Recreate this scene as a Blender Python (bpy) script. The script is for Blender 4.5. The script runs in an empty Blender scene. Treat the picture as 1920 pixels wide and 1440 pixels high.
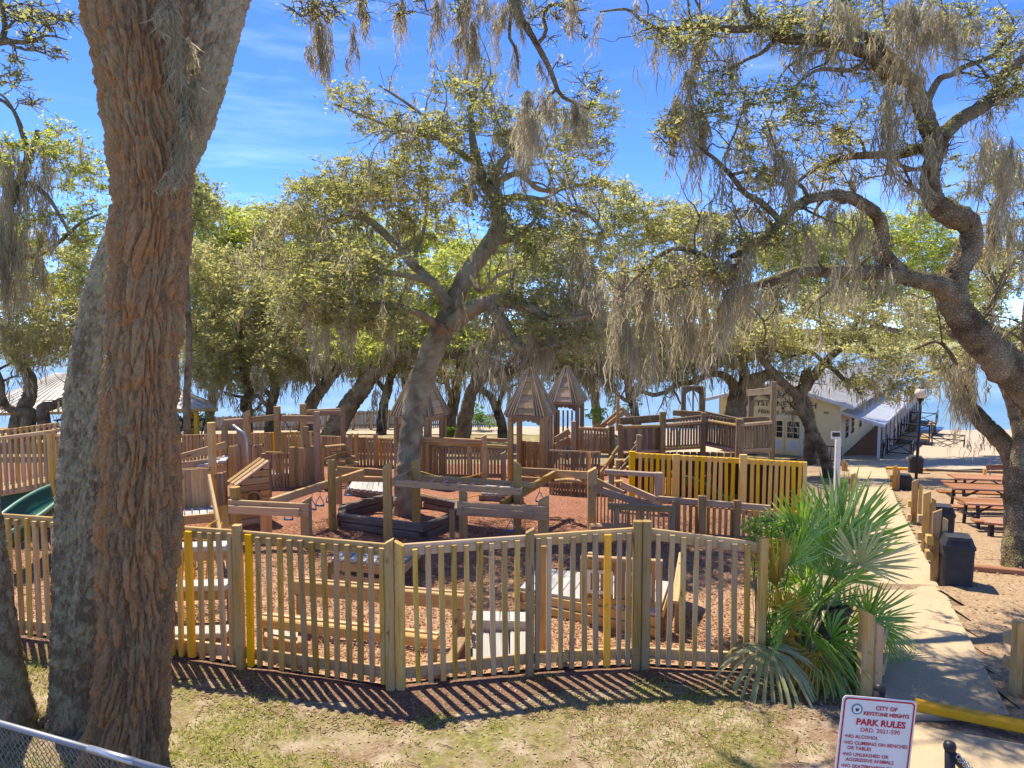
import bpy, math, random
import numpy as np
from mathutils import Vector, Matrix

rng = np.random.default_rng(11)
random.seed(11)
sc = bpy.context.scene
col = sc.collection

# ------------------------------------------------------------------ camera, sky, sun, exposure
F = 1330.0                      # focal length in pixels of the 1920-wide photograph
PITCH = math.atan(100 / F)
CP, SP = math.cos(PITCH), math.sin(PITCH)
CAMZ = 4.0
cam_d = bpy.data.cameras.new('camera')
cam = bpy.data.objects.new('camera', cam_d)
col.objects.link(cam)
cam.location = (0, 0, CAMZ)
cam.rotation_euler = (math.pi / 2 - PITCH, 0, 0)
cam_d.sensor_width = 36
cam_d.lens = 36 * F / 1920
cam_d.clip_end = 6000
sc.camera = cam

SUN_EL, SUN_AZ = 62.0, -36.0     # azimuth from +Y, negative = towards -X
world = bpy.data.worlds.new('World')
sc.world = world
world.use_nodes = True
wn = world.node_tree
wn.nodes.clear()
def _wn(t): return wn.nodes.new(t)
w_out = _wn('ShaderNodeOutputWorld'); w_bg = _wn('ShaderNodeBackground')
w_sky = _wn('ShaderNodeTexSky'); w_sky.sky_type = 'NISHITA'; w_sky.sun_disc = False
w_sky.sun_elevation = math.radians(SUN_EL); w_sky.sun_rotation = math.radians(SUN_AZ)
w_sky.altitude = 0; w_sky.air_density = 0.3; w_sky.dust_density = 0.0; w_sky.ozone_density = 2.0
w_hs = _wn('ShaderNodeHueSaturation'); w_hs.inputs['Saturation'].default_value = 1.2; w_hs.inputs['Hue'].default_value = 0.508
w_tc = _wn('ShaderNodeTexCoord'); w_mp = _wn('ShaderNodeMapping')
w_mp.inputs['Rotation'].default_value = (0.35, 0.5, 0.0)
w_mp.inputs['Scale'].default_value = (2.0, 2.2, 15.0)
w_no = _wn('ShaderNodeTexNoise'); w_no.inputs['Scale'].default_value = 1.6
w_no.inputs['Detail'].default_value = 7; w_no.inputs['Roughness'].default_value = 0.62
w_no2 = _wn('ShaderNodeTexNoise'); w_no2.inputs['Scale'].default_value = 2.3
w_cr = _wn('ShaderNodeMapRange'); w_cr.inputs[1].default_value = 0.47; w_cr.inputs[2].default_value = 0.85
w_cr2 = _wn('ShaderNodeMapRange'); w_cr2.inputs[1].default_value = 0.42; w_cr2.inputs[2].default_value = 0.62
w_mul = _wn('ShaderNodeMath'); w_mul.operation = 'MULTIPLY'
w_mul2 = _wn('ShaderNodeMath'); w_mul2.operation = 'MULTIPLY'; w_mul2.inputs[1].default_value = 0.11
w_mix = _wn('ShaderNodeMix'); w_mix.data_type = 'RGBA'
w_mix.inputs[7].default_value = (9.0, 9.6, 10.4, 1)
L_ = wn.links.new
L_(w_tc.outputs['Generated'], w_mp.inputs[0]); L_(w_mp.outputs[0], w_no.inputs['Vector'])
L_(w_tc.outputs['Generated'], w_no2.inputs['Vector'])
L_(w_no.outputs[0], w_cr.inputs[0]); L_(w_no2.outputs[0], w_cr2.inputs[0])
L_(w_cr.outputs[0], w_mul.inputs[0]); L_(w_cr2.outputs[0], w_mul.inputs[1])
L_(w_mul.outputs[0], w_mul2.inputs[0])
L_(w_sky.outputs[0], w_hs.inputs['Color']); L_(w_hs.outputs[0], w_mix.inputs[6])
L_(w_mul2.outputs[0], w_mix.inputs[0]); L_(w_mix.outputs[2], w_bg.inputs['Color'])
w_bg.inputs['Strength'].default_value = 0.135
L_(w_bg.outputs[0], w_out.inputs['Surface'])

sun_d = bpy.data.lights.new('sun', 'SUN')
sun = bpy.data.objects.new('sun', sun_d)
col.objects.link(sun)
sun_d.energy = 2.2
sun_d.angle = math.radians(0.55)
sun_d.color = (1.0, 0.90, 0.72)
_el, _az = math.radians(SUN_EL), math.radians(SUN_AZ)
SUN_DIR = Vector((math.sin(_az) * math.cos(_el), math.cos(_az) * math.cos(_el), math.sin(_el)))
sun.rotation_euler = SUN_DIR.to_track_quat('Z', 'Y').to_euler()
sun.location = SUN_DIR * 60

sc.view_settings.view_transform = 'Standard'
sc.view_settings.look = 'None'
sc.view_settings.exposure = 1.86
sc.view_settings.gamma = 1.0
sc.view_settings.use_curve_mapping = False
sc.render.engine = 'CYCLES'
sc.cycles.max_bounces = 12
sc.cycles.diffuse_bounces = 8
sc.cycles.transmission_bounces = 8
sc.cycles.use_denoising = True

# ------------------------------------------------------------------ photograph -> place
def ray(u, v):
    a, b = (u - 960) / F, (720 - v) / F
    return (a, CP + b * SP, -SP + b * CP)
def W(u, v, Y):
    d = ray(u, v); t = Y / d[1]
    return Vector((d[0] * t, Y, CAMZ + d[2] * t))
_LY = [-60, 21, 36, 48, 66, 74, 100]; _LZ = [0, 0, -2.2, -2.6, -5.0, -6.0, -9]
_RY = [-60, 11, 42, 64, 72, 100]; _RZ = [0, 0, -3.6, -5.05, -5.9, -9]
LAKE_Z = -5.2
def gz(x, y):
    x = np.asarray(x, float); y = np.asarray(y, float)
    lo = np.interp(y, [26, 37], [0.30, 0.13]); wd = np.interp(y, [26, 37], [0.17, 0.11])
    t = np.clip((x / np.maximum(y, 1.0) - lo) / wd, 0, 1); t = t * t * (3 - 2 * t)
    z = np.interp(y, _LY, _LZ) * (1 - t) + np.interp(y, _RY, _RZ) * t
    return z
def gzf(x, y): return float(gz(x, y))
def G(u, v):
    d = ray(u, v); Y = 2.5
    f = lambda Y: CAMZ + d[2] * Y / d[1] - gzf(d[0] * Y / d[1], Y)
    while f(Y) > 0 and Y < 120: Y += 0.25
    lo, hi = Y - 0.25, Y
    for _ in range(24):
        m = (lo + hi) / 2
        if f(m) > 0: lo = m
        else: hi = m
    return Vector((d[0] * hi / d[1], hi, gzf(d[0] * hi / d[1], hi)))
def px(n, Y): return n * Y / F    # pixels of the photograph -> metres at depth Y

# ------------------------------------------------------------------ noise in numpy
def _h(ix, iy, s=0):
    n = (ix.astype(np.int64) * 374761393 + iy.astype(np.int64) * 668265263 + s * 1442695041) & 0xffffffff
    n = ((n ^ (n >> 13)) * 1274126177) & 0xffffffff
    n = ((n ^ (n >> 16)) * 2246822519) & 0xffffffff
    return ((n ^ (n >> 15)) & 0xffffff) / float(0x1000000)
def vnoise(x, y, s=0):
    x = np.asarray(x, float); y = np.asarray(y, float)
    ix, iy = np.floor(x), np.floor(y); fx, fy = x - ix, y - iy
    fx = fx * fx * (3 - 2 * fx); fy = fy * fy * (3 - 2 * fy)
    a, b, c, d = _h(ix, iy, s), _h(ix + 1, iy, s), _h(ix, iy + 1, s), _h(ix + 1, iy + 1, s)
    return (a * (1 - fx) + b * fx) * (1 - fy) + (c * (1 - fx) + d * fx) * fy
def fbm(x, y, s=0, o=4):
    r, a, t = 0, 0.5, 0
    for i in range(o):
        r = r + a * vnoise(x * 2 ** i, y * 2 ** i, s + i); t += a; a *= 0.5
    return r / t

# ------------------------------------------------------------------ object helpers
ROOTLOC = {}
def mesh(name, V, Fc, mat, smooth=False, tint=None):
    V = np.asarray(V, np.float32)
    me = bpy.data.meshes.new(name)
    if isinstance(Fc, np.ndarray):
        m, k = Fc.shape
        me.vertices.add(len(V)); me.vertices.foreach_set('co', V.ravel())
        me.loops.add(m * k); me.loops.foreach_set('vertex_index', Fc.astype(np.int32).ravel())
        me.polygons.add(m); me.polygons.foreach_set('loop_start', np.arange(0, m * k, k, dtype=np.int32))
        me.update(calc_edges=True)
    else:
        me.from_pydata([tuple(map(float, v)) for v in V], [], Fc); me.update()
    if smooth: me.shade_smooth()
    else: me.shade_flat()
    if tint is not None:
        at = me.attributes.new('tint', 'FLOAT', 'POINT')
        at.data.foreach_set('value', np.asarray(tint, np.float32))
    if mat: me.materials.append(mat)
    return me
def link(name, me, parent=None, M=None):
    o = bpy.data.objects.new(name, me); col.objects.link(o)
    if parent is not None:
        o.parent = parent
        off = ROOTLOC.get(parent.name, Vector())
        o.matrix_local = Matrix.Translation(-off) @ (M or Matrix.Translation(off))
    elif M is not None: o.matrix_world = M
    return o
def wmesh(name, V, Fc, mat, parent=None, smooth=False, tint=None):
    """a mesh given in world coordinates, linked under a thing (or top level at the origin)"""
    V = np.asarray(V, np.float64)
    off = np.array(ROOTLOC[parent.name]) if parent is not None and parent.name in ROOTLOC else np.zeros(3)
    me = mesh(name, V - off, Fc, mat, smooth, tint)
    o = bpy.data.objects.new(name, me); col.objects.link(o)
    if parent is not None:
        o.parent = parent
        if parent.name in ROOTLOC: ROOTLOC[o.name] = Vector(off)
    return o
def tag(o, label=None, cat=None, group=None, kind=None):
    if label: o['label'] = label
    if cat: o['category'] = cat
    if group: o['group'] = group
    if kind: o['kind'] = kind
    return o
def thing(name, label, cat, loc, group=None, rz=0):
    o = bpy.data.objects.new(name, None); col.objects.link(o)
    o.empty_display_size = 0.2
    o.location = loc; o.rotation_euler = (0, 0, rz)
    if rz == 0: ROOTLOC[o.name] = Vector(loc)
    return tag(o, label, cat, group)
def copy_tree(o, parent=None):
    c = o.copy(); col.objects.link(c)
    if parent is not None: c.parent = parent
    for ch in list(o.children): copy_tree(ch, c)
    return c

# ------------------------------------------------------------------ materials
def nodes(name):
    m = bpy.data.materials.new(name); m.use_nodes = True
    nt = m.node_tree; nt.nodes.clear()
    out = nt.nodes.new('ShaderNodeOutputMaterial')
    def N(t, **kw):
        n = nt.nodes.new('ShaderNode' + t)
        for k, v in kw.items():
            if k.startswith('_'): setattr(n, k[1:], v)
            else:
                key = int(k[1:]) if k[0] == 'i' and k[1:].isdigit() else k.replace('_', ' ')
                s = n.inputs[key]
                if isinstance(v, bpy.types.NodeSocket): nt.links.new(v, s)
                else: s.default_value = v
        return n
    return m, nt, N, out
def c4(c): return (c[0], c[1], c[2], 1)
def ramp(N, fac, stops):
    r = N('ValToRGB', Fac=fac); e = r.color_ramp.elements
    while len(e) < len(stops): e.new(0.5)
    for el, (p, c) in zip(e, stops): el.position = p; el.color = c4(c)
    return r.outputs[0]
def mixc(N, f, a, b):
    n = N('Mix', _data_type='RGBA')
    nt = n.id_data
    for i, v in ((0, f), (6, a), (7, b)):
        if isinstance(v, bpy.types.NodeSocket): nt.links.new(v, n.inputs[i])
        else: n.inputs[i].default_value = v if i == 0 else c4(v)
    return n.outputs[2]
def mrange(N, v, a, b, c=0.0, d=1.0):
    n = N('MapRange', i0=v, i1=a, i2=b, i3=c, i4=d); return n.outputs[0]
def math_(N, op, a, b):
    return N('Math', _operation=op, i0=a, i1=b).outputs[0]
def finish(N, nt, out, color, rough=0.85, bump=None, bs=0.4, bd=0.01, spec=0.25, metal=0.0):
    p = N('BsdfPrincipled', Base_Color=color, Roughness=rough, Metallic=metal)
    p.inputs['Specular IOR Level'].default_value = spec
    if bump is not None:
        b = N('Bump', Strength=bs, Distance=bd, Height=bump)
        nt.links.new(b.outputs[0], p.inputs['Normal'])
    nt.links.new(p.outputs[0], out.inputs[0])

def wood(name, dark, mid, light, weather, wamt=0.45, var=0.35, grain=1.0, hue=0.008):
    m, nt, N, out = nodes(name)
    oi = N('ObjectInfo'); tc = N('TexCoord')
    off = N('CombineXYZ', X=math_(N, 'MULTIPLY', oi.outputs['Random'], 37.0), Y=math_(N, 'MULTIPLY', oi.outputs['Random'], 91.0), Z=math_(N, 'MULTIPLY', oi.outputs['Random'], 53.0))
    co = N('VectorMath', _operation='ADD', i0=tc.outputs['Object'], i1=off.outputs[0]).outputs[0]
    mp = N('Mapping', Vector=co, Scale=(38 * grain, 38 * grain, 1.7))
    g = N('TexNoise', Vector=mp.outputs[0], Scale=1.0, Detail=6.0, Roughness=0.65)
    base = ramp(N, g.outputs[0], [(0.25, dark), (0.5, mid), (0.72, light)])
    mp2 = N('Mapping', Vector=co, Scale=(3.5, 3.5, 1.1))
    g2 = N('TexNoise', Vector=mp2.outputs[0], Scale=1.6, Detail=5.0, Roughness=0.6)
    c = mixc(N, mrange(N, g2.outputs[0], 0.42, 0.66, 0, wamt * 2), base, weather)
    # knots and dark water stains
    mp3 = N('Mapping', Vector=co, Scale=(6, 6, 2.2))
    g3 = N('TexNoise', Vector=mp3.outputs[0], Scale=2.3, Detail=3.0)
    c = mixc(N, mrange(N, g3.outputs[0], 0.66, 0.74, 0, 0.75), c, tuple(x * 0.45 for x in dark))
    r2 = N('TexWhiteNoise', _noise_dimensions='1D', W=oi.outputs['Random'])
    hs = N('HueSaturation', Hue=mrange(N, r2.outputs[0], 0, 1, 0.5 - hue, 0.5 + hue), Saturation=mrange(N, r2.outputs[0], 0, 1, 0.85, 1.12), Value=mrange(N, oi.outputs['Random'], 0, 1, 1 - var, 1 + var), Color=c)
    finish(N, nt, out, hs.outputs[0], 0.82, g.outputs[0], 0.55, 0.004)
    return m
M = {}
M['fence'] = wood('weathered_fence_wood', (0.26, 0.145, 0.042), (0.51, 0.305, 0.088), (0.63, 0.41, 0.145), (0.49, 0.345, 0.165), 0.55, 0.33)
M['warm'] = wood('warm_brown_timber', (0.24, 0.125, 0.04), (0.50, 0.285, 0.10), (0.63, 0.39, 0.155), (0.44, 0.33, 0.20), 0.38, 0.25)
M['post'] = wood('ochre_post_timber', (0.28, 0.16, 0.045), (0.53, 0.32, 0.10), (0.65, 0.43, 0.16), (0.45, 0.34, 0.16), 0.4, 0.2)
M['brown'] = wood('aged_brown_timber', (0.17, 0.10, 0.042), (0.375, 0.235, 0.108), (0.49, 0.325, 0.158), (0.41, 0.30, 0.165), 0.45, 0.28)
M['dark'] = wood('dark_fort_timber', (0.10, 0.066, 0.033), (0.21, 0.142, 0.07), (0.32, 0.23, 0.12), (0.28, 0.22, 0.13), 0.4, 0.28)
M['new'] = wood('new_yellow_pine', (0.72, 0.30, 0.02), (0.90, 0.43, 0.035), (0.92, 0.50, 0.06), (0.90, 0.46, 0.05), 0.3, 0.08, 0.8)
M['pine'] = wood('fresh_pale_pine', (0.64, 0.37, 0.04), (0.76, 0.49, 0.075), (0.82, 0.57, 0.11), (0.76, 0.50, 0.09), 0.25, 0.10, 0.8, 0.003)
M['silver'] = wood('silvered_rail_wood', (0.31, 0.195, 0.095), (0.53, 0.37, 0.195), (0.63, 0.475, 0.275), (0.51, 0.33, 0.15), 0.35, 0.2)
M['deck'] = wood('grey_deck_board', (0.32, 0.31, 0.30), (0.44, 0.43, 0.415), (0.54, 0.53, 0.51), (0.38, 0.36, 0.33), 0.3, 0.15)
M['greyfence'] = wood('grey_split_picket', (0.22, 0.175, 0.125), (0.36, 0.29, 0.215), (0.45, 0.375, 0.29), (0.30, 0.24, 0.17), 0.3, 0.25)
M['picnic'] = wood('stained_cedar_plank', (0.20, 0.075, 0.032), (0.33, 0.14, 0.062), (0.43, 0.21, 0.10), (0.37, 0.215, 0.125), 0.3, 0.2)
M['shade_board'] = wood('shade_painted_board', (0.02, 0.014, 0.009), (0.04, 0.027, 0.017), (0.07, 0.05, 0.032), (0.05, 0.036, 0.024), 0.3, 0.3)  # near-black colour stands in for the shade under the fort deck
M['log'] = wood('grey_landscape_timber', (0.10, 0.075, 0.06), (0.20, 0.155, 0.125), (0.31, 0.255, 0.21), (0.13, 0.10, 0.08), 0.4, 0.25)

def plain(name, c, rough=0.6, var=0.12, spec=0.3, metal=0.0, scale=6.0, bump=0.15, dirt=None, damt=0.5):
    m, nt, N, out = nodes(name)
    tc = N('TexCoord')
    g = N('TexNoise', Vector=tc.outputs['Object'], Scale=scale, Detail=5.0, Roughness=0.6)
    colr = ramp(N, g.outputs[0], [(0.3, tuple(x * (1 - var) for x in c)), (0.7, tuple(min(1, x * (1 + var)) for x in c))])
    if dirt:
        g2 = N('TexNoise', Vector=tc.outputs['Object'], Scale=scale * 0.35, Detail=6.0, Roughness=0.7)
        colr = mixc(N, mrange(N, g2.outputs[0], 0.48, 0.7, 0, damt), colr, dirt)
    finish(N, nt, out, colr, rough, g.outputs[0], bump, 0.01, spec, metal)
    return m
M['yellow'] = plain('yellow_kerb_paint', (0.88, 0.42, 0.012), 0.55, 0.1, dirt=(0.60, 0.32, 0.06), damt=0.4)
M['black'] = plain('black_metal_paint', (0.022, 0.022, 0.026), 0.45, 0.2)
M['can'] = plain('black_moulded_plastic', (0.035, 0.037, 0.042), 0.6, 0.25, dirt=(0.10, 0.085, 0.065), damt=0.35)
M['rail'] = plain('weathered_pipe_rail', (0.23, 0.25, 0.29), 0.5, 0.15, metal=0.35, dirt=(0.12, 0.10, 0.08), damt=0.4)
M['wire'] = plain('dull_wire', (0.22, 0.225, 0.23), 0.5, 0.15, metal=0.5)
M['steel'] = plain('galvanised_steel', (0.45, 0.47, 0.50), 0.38, 0.12, metal=0.75)
M['white'] = plain('white_paint', (0.74, 0.73, 0.70), 0.55, 0.05, dirt=(0.52, 0.47, 0.38), damt=0.35)
M['green'] = plain('green_slide_plastic', (0.006, 0.075, 0.026), 0.35, 0.1, spec=0.5)
M['teal'] = plain('pale_green_slide_edge', (0.15, 0.31, 0.20), 0.4, 0.1, spec=0.5)
M['darkgreen'] = plain('dark_green_panel', (0.006, 0.07, 0.045), 0.5, 0.2)
M['rope'] = plain('yellow_coated_chain', (0.72, 0.42, 0.03), 0.5, 0.1)
M['blue'] = plain('blue_grip_coating', (0.05, 0.19, 0.42), 0.4, 0.1)
M['brick'] = plain('brown_porch_floor', (0.24, 0.13, 0.075), 0.8, 0.2)
M['red'] = plain('red_sign_print', (0.50, 0.015, 0.03), 0.5, 0.03)
M['ink'] = plain('dark_lettering', (0.05, 0.042, 0.03), 0.6, 0.05)
M['teal_ink'] = plain('blue_seal_print', (0.10, 0.22, 0.30), 0.6, 0.1)
M['plaque'] = plain('brown_plaque', (0.20, 0.065, 0.025), 0.5, 0.15)
M['lampglass'] = plain('frosted_lamp_glass', (0.70, 0.55, 0.42), 0.25, 0.05, spec=0.5)
# ground materials (world position drives them)
def ground_mat():
    m, nt, N, out = nodes('sandy_lawn_soil')
    ge = N('NewGeometry'); P = ge.outputs['Position']
    n1 = N('TexNoise', Vector=P, Scale=0.55, Detail=7.0, Roughness=0.65)
    n2 = N('TexNoise', Vector=P, Scale=2.6, Detail=6.0, Roughness=0.7)
    n3 = N('TexNoise', Vector=P, Scale=38.0, Detail=4.0, Roughness=0.7)
    n4 = N('TexVoronoi', Vector=P, Scale=26.0)
    soil = ramp(N, n3.outputs[0], [(0.28, (0.125, 0.08, 0.048)), (0.5, (0.28, 0.195, 0.12)), (0.72, (0.46, 0.355, 0.235))])
    sand = ramp(N, n3.outputs[0], [(0.25, (0.33, 0.255, 0.17)), (0.7, (0.53, 0.435, 0.31))])
    n5 = N('TexNoise', Vector=P, Scale=1.1, Detail=6.0, Roughness=0.7)
    s = mixc(N, mrange(N, n2.outputs[0], 0.46, 0.60), soil, sand)
    s = mixc(N, mrange(N, n5.outputs[0], 0.50, 0.62, 0, 0.75), s, mixc(N, n3.outputs[0], (0.12, 0.068, 0.04), (0.36, 0.235, 0.15)))
    gr = ramp(N, n4.outputs['Color'], [(0.1, (0.12, 0.13, 0.03)), (0.6, (0.24, 0.245, 0.065)), (0.95, (0.37, 0.33, 0.13))])
    sx = N('SeparateXYZ', Vector=P)
    side = mrange(N, math_(N, 'DIVIDE', sx.outputs[0], math_(N, 'MAXIMUM', sx.outputs[1], 1.0)), 0.36, 0.44, 0.0, 0.25)
    f = mrange(N, math_(N, 'SUBTRACT', n1.outputs[0], side), 0.45, 0.55)
    f2 = math_(N, 'MULTIPLY', f, mrange(N, n2.outputs[0], 0.62, 0.42, 0.15, 0.85))
    c = mixc(N, f2, s, gr)
    finish(N, nt, out, c, 0.95, n3.outputs[0], 0.7, 0.03, 0.1)
    return m
def speck_mat(name, stops, sc1, sc2, dirt=None, bs=0.6):
    m, nt, N, out = nodes(name)
    ge = N('NewGeometry'); P = ge.outputs['Position']
    v = N('TexVoronoi', Vector=P, Scale=sc1)
    n = N('TexNoise', Vector=P, Scale=sc2, Detail=6.0, Roughness=0.65)
    n3 = N('TexNoise', Vector=P, Scale=sc1 * 1.5, Detail=3.0)
    f = math_(N, 'ADD', math_(N, 'MULTIPLY', v.outputs['Color'], 0.55), math_(N, 'MULTIPLY', n.outputs[0], 0.5))
    c = ramp(N, f, stops)
    if dirt: c = mixc(N, mrange(N, n.outputs[0], 0.5, 0.68, 0, 0.7), c, dirt)
    finish(N, nt, out, c, 0.93, n3.outputs[0], bs, 0.02, 0.12)
    return m
M['ground'] = ground_mat()
M['mulch'] = speck_mat('wood_chip_mulch', [(0.22, (0.16, 0.068, 0.036)), (0.5, (0.36, 0.17, 0.088)), (0.8, (0.54, 0.30, 0.165))], 42.0, 0.8, (0.24, 0.095, 0.05))
M['beach'] = speck_mat('beach_sand', [(0.2, (0.378, 0.304, 0.225)), (0.55, (0.468, 0.383, 0.289)), (0.85, (0.540, 0.449, 0.348))], 60.0, 1.2, (0.423, 0.339, 0.246), 0.3)
M['oldmulch'] = speck_mat('trodden_bark_mulch', [(0.2, (0.10, 0.055, 0.035)), (0.5, (0.20, 0.115, 0.072)), (0.85, (0.34, 0.215, 0.14))], 46.0, 1.4, (0.15, 0.085, 0.055), 0.6)
M['path'] = speck_mat('tan_concrete', [(0.2, (0.40, 0.305, 0.185)), (0.5, (0.50, 0.385, 0.24)), (0.85, (0.57, 0.45, 0.29))], 90.0, 0.9, (0.37, 0.29, 0.19), 0.15)
M['brownsand'] = speck_mat('leafy_brown_sand', [(0.2, (0.20, 0.13, 0.075)), (0.5, (0.36, 0.25, 0.145)), (0.85, (0.48, 0.365, 0.235))], 34.0, 1.1, (0.28, 0.175, 0.10), 0.5)

def mulch_mat():
    m, nt, N, out = nodes('wood_chip_mulch_floor')
    P = N('NewGeometry').outputs['Position']
    v = N('TexVoronoi', Vector=P, Scale=44.0); n = N('TexNoise', Vector=P, Scale=0.8, Detail=6.0, Roughness=0.65); n3 = N('TexNoise', Vector=P, Scale=66.0, Detail=3.0)
    f = math_(N, 'ADD', math_(N, 'MULTIPLY', v.outputs['Color'], 0.6), math_(N, 'MULTIPLY', n.outputs[0], 0.4))
    red = ramp(N, f, [(0.2, (0.15, 0.062, 0.038)), (0.5, (0.28, 0.125, 0.078)), (0.85, (0.44, 0.235, 0.15))])
    tan = ramp(N, f, [(0.2, (0.22, 0.12, 0.07)), (0.5, (0.41, 0.25, 0.15)), (0.85, (0.58, 0.40, 0.265))])
    y = N('SeparateXYZ', Vector=P).outputs[1]
    g = mrange(N, math_(N, 'ADD', y, math_(N, 'MULTIPLY', n.outputs[0], 5.0)), 13.0, 16.5)
    finish(N, nt, out, mixc(N, g, tan, red), 0.93, n3.outputs[0], 0.6, 0.02, 0.12)
    return m
M['mulch'] = mulch_mat()
def water_mat():
    m, nt, N, out = nodes('lake_water')
    ge = N('NewGeometry')
    mp = N('Mapping', Vector=ge.outputs['Position'], Scale=(0.35, 0.9, 1))
    n = N('TexNoise', Vector=mp.outputs[0], Scale=1.2, Detail=5.0, Roughness=0.6)
    mp2 = N('Mapping', Vector=ge.outputs['Position'], Scale=(0.012, 0.05, 1))
    n2 = N('TexNoise', Vector=mp2.outputs[0], Scale=1.0, Detail=6.0, Roughness=0.65)
    finish(N, nt, out, mixc(N, mrange(N, n2.outputs[0], 0.35, 0.65), (0.12, 0.22, 0.27), (0.24, 0.34, 0.37)), 0.3, n.outputs[0], 0.5, 0.15, 0.22)
    return m
M['water'] = water_mat()

def bark_mat(name, stops, lichen, moss, lich=0.5, mossamt=0.5, fine=26.0, bst=0.95):
    m, nt, N, out = nodes(name)
    ge = N('NewGeometry'); P = ge.outputs['Position']
    at = N('Attribute', _attribute_name='tint')
    n1 = N('TexNoise', Vector=P, Scale=fine, Detail=6.0, Roughness=0.7)
    n2 = N('TexNoise', Vector=P, Scale=3.2, Detail=6.0, Roughness=0.72)
    n3 = N('TexNoise', Vector=P, Scale=1.3, Detail=4.0, Roughness=0.6)
    f = math_(N, 'ADD', math_(N, 'MULTIPLY', at.outputs['Fac'], 0.55), math_(N, 'MULTIPLY', n1.outputs[0], 0.45))
    c = ramp(N, f, stops)
    c = mixc(N, mrange(N, n2.outputs[0], 0.5, 0.62, 0, lich), c, lichen)
    sx = N('SeparateXYZ', Vector=ge.outputs['Normal'])
    up = mrange(N, sx.outputs[2], 0.05, 0.8)
    c = mixc(N, math_(N, 'MULTIPLY', math_(N, 'MULTIPLY', up, mrange(N, n3.outputs[0], 0.38, 0.6)), mossamt), c, moss)
    vo = N('TexVoronoi', Vector=P, Scale=fine * 0.75); vo.feature = 'DISTANCE_TO_EDGE'
    hgt = math_(N, 'ADD', mrange(N, vo.outputs['Distance'], 0.0, 0.22), math_(N, 'MULTIPLY', n1.outputs[0], 0.9))
    finish(N, nt, out, c, 0.92, hgt, bst, 0.03, 0.12)
    return m
M['bark'] = bark_mat('live_oak_bark', [(0.25, (0.143, 0.097, 0.060)), (0.5, (0.275, 0.200, 0.125)), (0.75, (0.407, 0.313, 0.205))], (0.374, 0.335, 0.200), (0.187, 0.194, 0.040), 0.55, 0.8)
M['bark_lichen'] = bark_mat('lichen_covered_oak_bark', [(0.25, (0.190, 0.137, 0.084)), (0.5, (0.336, 0.257, 0.158)), (0.75, (0.448, 0.365, 0.231))], (0.403, 0.376, 0.210), (0.224, 0.228, 0.063), 0.8, 0.6, 34.0, 0.45)
M['bark_red'] = bark_mat('shaggy_red_cedar_bark', [(0.12, (0.128, 0.077, 0.042)), (0.32, (0.242, 0.151, 0.082)), (0.48, (0.347, 0.200, 0.098)), (0.62, (0.404, 0.178, 0.065)), (0.75, (0.335, 0.226, 0.123)), (0.9, (0.508, 0.210, 0.061))], (0.311, 0.231, 0.123), (0.196, 0.161, 0.042), 0.55, 0.3, 40.0, 0.4)

def leaf_mat(name, stops, trans=0.42, gloss=0.035):
    m, nt, N, out = nodes(name)
    at = N('Attribute', _attribute_name='tint')
    c = ramp(N, at.outputs['Fac'], stops)
    d = N('BsdfDiffuse', Color=c, Roughness=0.5)
    hs = N('HueSaturation', Hue=0.49, Saturation=1.12, Value=1.65, Color=c)
    t = N('BsdfTranslucent', Color=hs.outputs[0])
    mx = N('MixShader', i0=trans, i1=d.outputs[0], i2=t.outputs[0])
    g = N('BsdfGlossy', Color=(0.9, 0.9, 0.85, 1), Roughness=0.5)
    mx2 = N('MixShader', i0=gloss, i1=mx.outputs[0], i2=g.outputs[0])
    nt.links.new(mx2.outputs[0], out.inputs[0])
    return m
M['leaf'] = leaf_mat('live_oak_leaves', [(0.0, (0.113, 0.134, 0.036)), (0.3, (0.256, 0.269, 0.082)), (0.6, (0.400, 0.397, 0.142)), (0.9, (0.514, 0.494, 0.223)), (1.0, (0.657, 0.569, 0.149))], 0.55)
M['leaf_bright'] = leaf_mat('fresh_yellow_green_leaves', [(0.0, (0.164, 0.199, 0.047)), (0.4, (0.341, 0.386, 0.096)), (0.8, (0.505, 0.528, 0.143)), (1.0, (0.627, 0.570, 0.143))], 0.62)
M['leaf_pale'] = leaf_mat('pale_grey_green_leaves', [(0.0, (0.192, 0.197, 0.074)), (0.4, (0.373, 0.367, 0.140)), (0.8, (0.523, 0.508, 0.236)), (1.0, (0.633, 0.565, 0.236))], 0.62)
M['moss'] = leaf_mat('grey_spanish_moss', [(0.0, (0.209, 0.179, 0.114)), (0.5, (0.363, 0.321, 0.212)), (1.0, (0.479, 0.432, 0.302))], 0.5, 0.0)
M['palm'] = leaf_mat('palmetto_frond', [(0.0, (0.116, 0.235, 0.018)), (0.5, (0.243, 0.422, 0.045)), (0.85, (0.393, 0.558, 0.108)), (1.0, (0.578, 0.683, 0.225))], 0.45, 0.10)
M['palm_yellow'] = leaf_mat('yellowing_frond', [(0.0, (0.36, 0.22, 0.03)), (0.6, (0.55, 0.38, 0.05)), (1.0, (0.62, 0.45, 0.10))], 0.35, 0.05)
M['palm_pale'] = leaf_mat('pale_drooping_frond', [(0.0, (0.26, 0.28, 0.09)), (0.6, (0.44, 0.45, 0.18)), (1.0, (0.58, 0.56, 0.28))], 0.35, 0.08)
M['vine'] = leaf_mat('bright_creeper_leaves', [(0.0, (0.07, 0.15, 0.02)), (0.6, (0.17, 0.30, 0.04)), (1.0, (0.28, 0.42, 0.08))], 0.4, 0.06)
M['grass'] = leaf_mat('lawn_grass_blades', [(0.0, (0.147, 0.200, 0.027)), (0.5, (0.294, 0.350, 0.063)), (0.8, (0.423, 0.420, 0.135)), (1.0, (0.506, 0.450, 0.216))], 0.5, 0.02)
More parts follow.
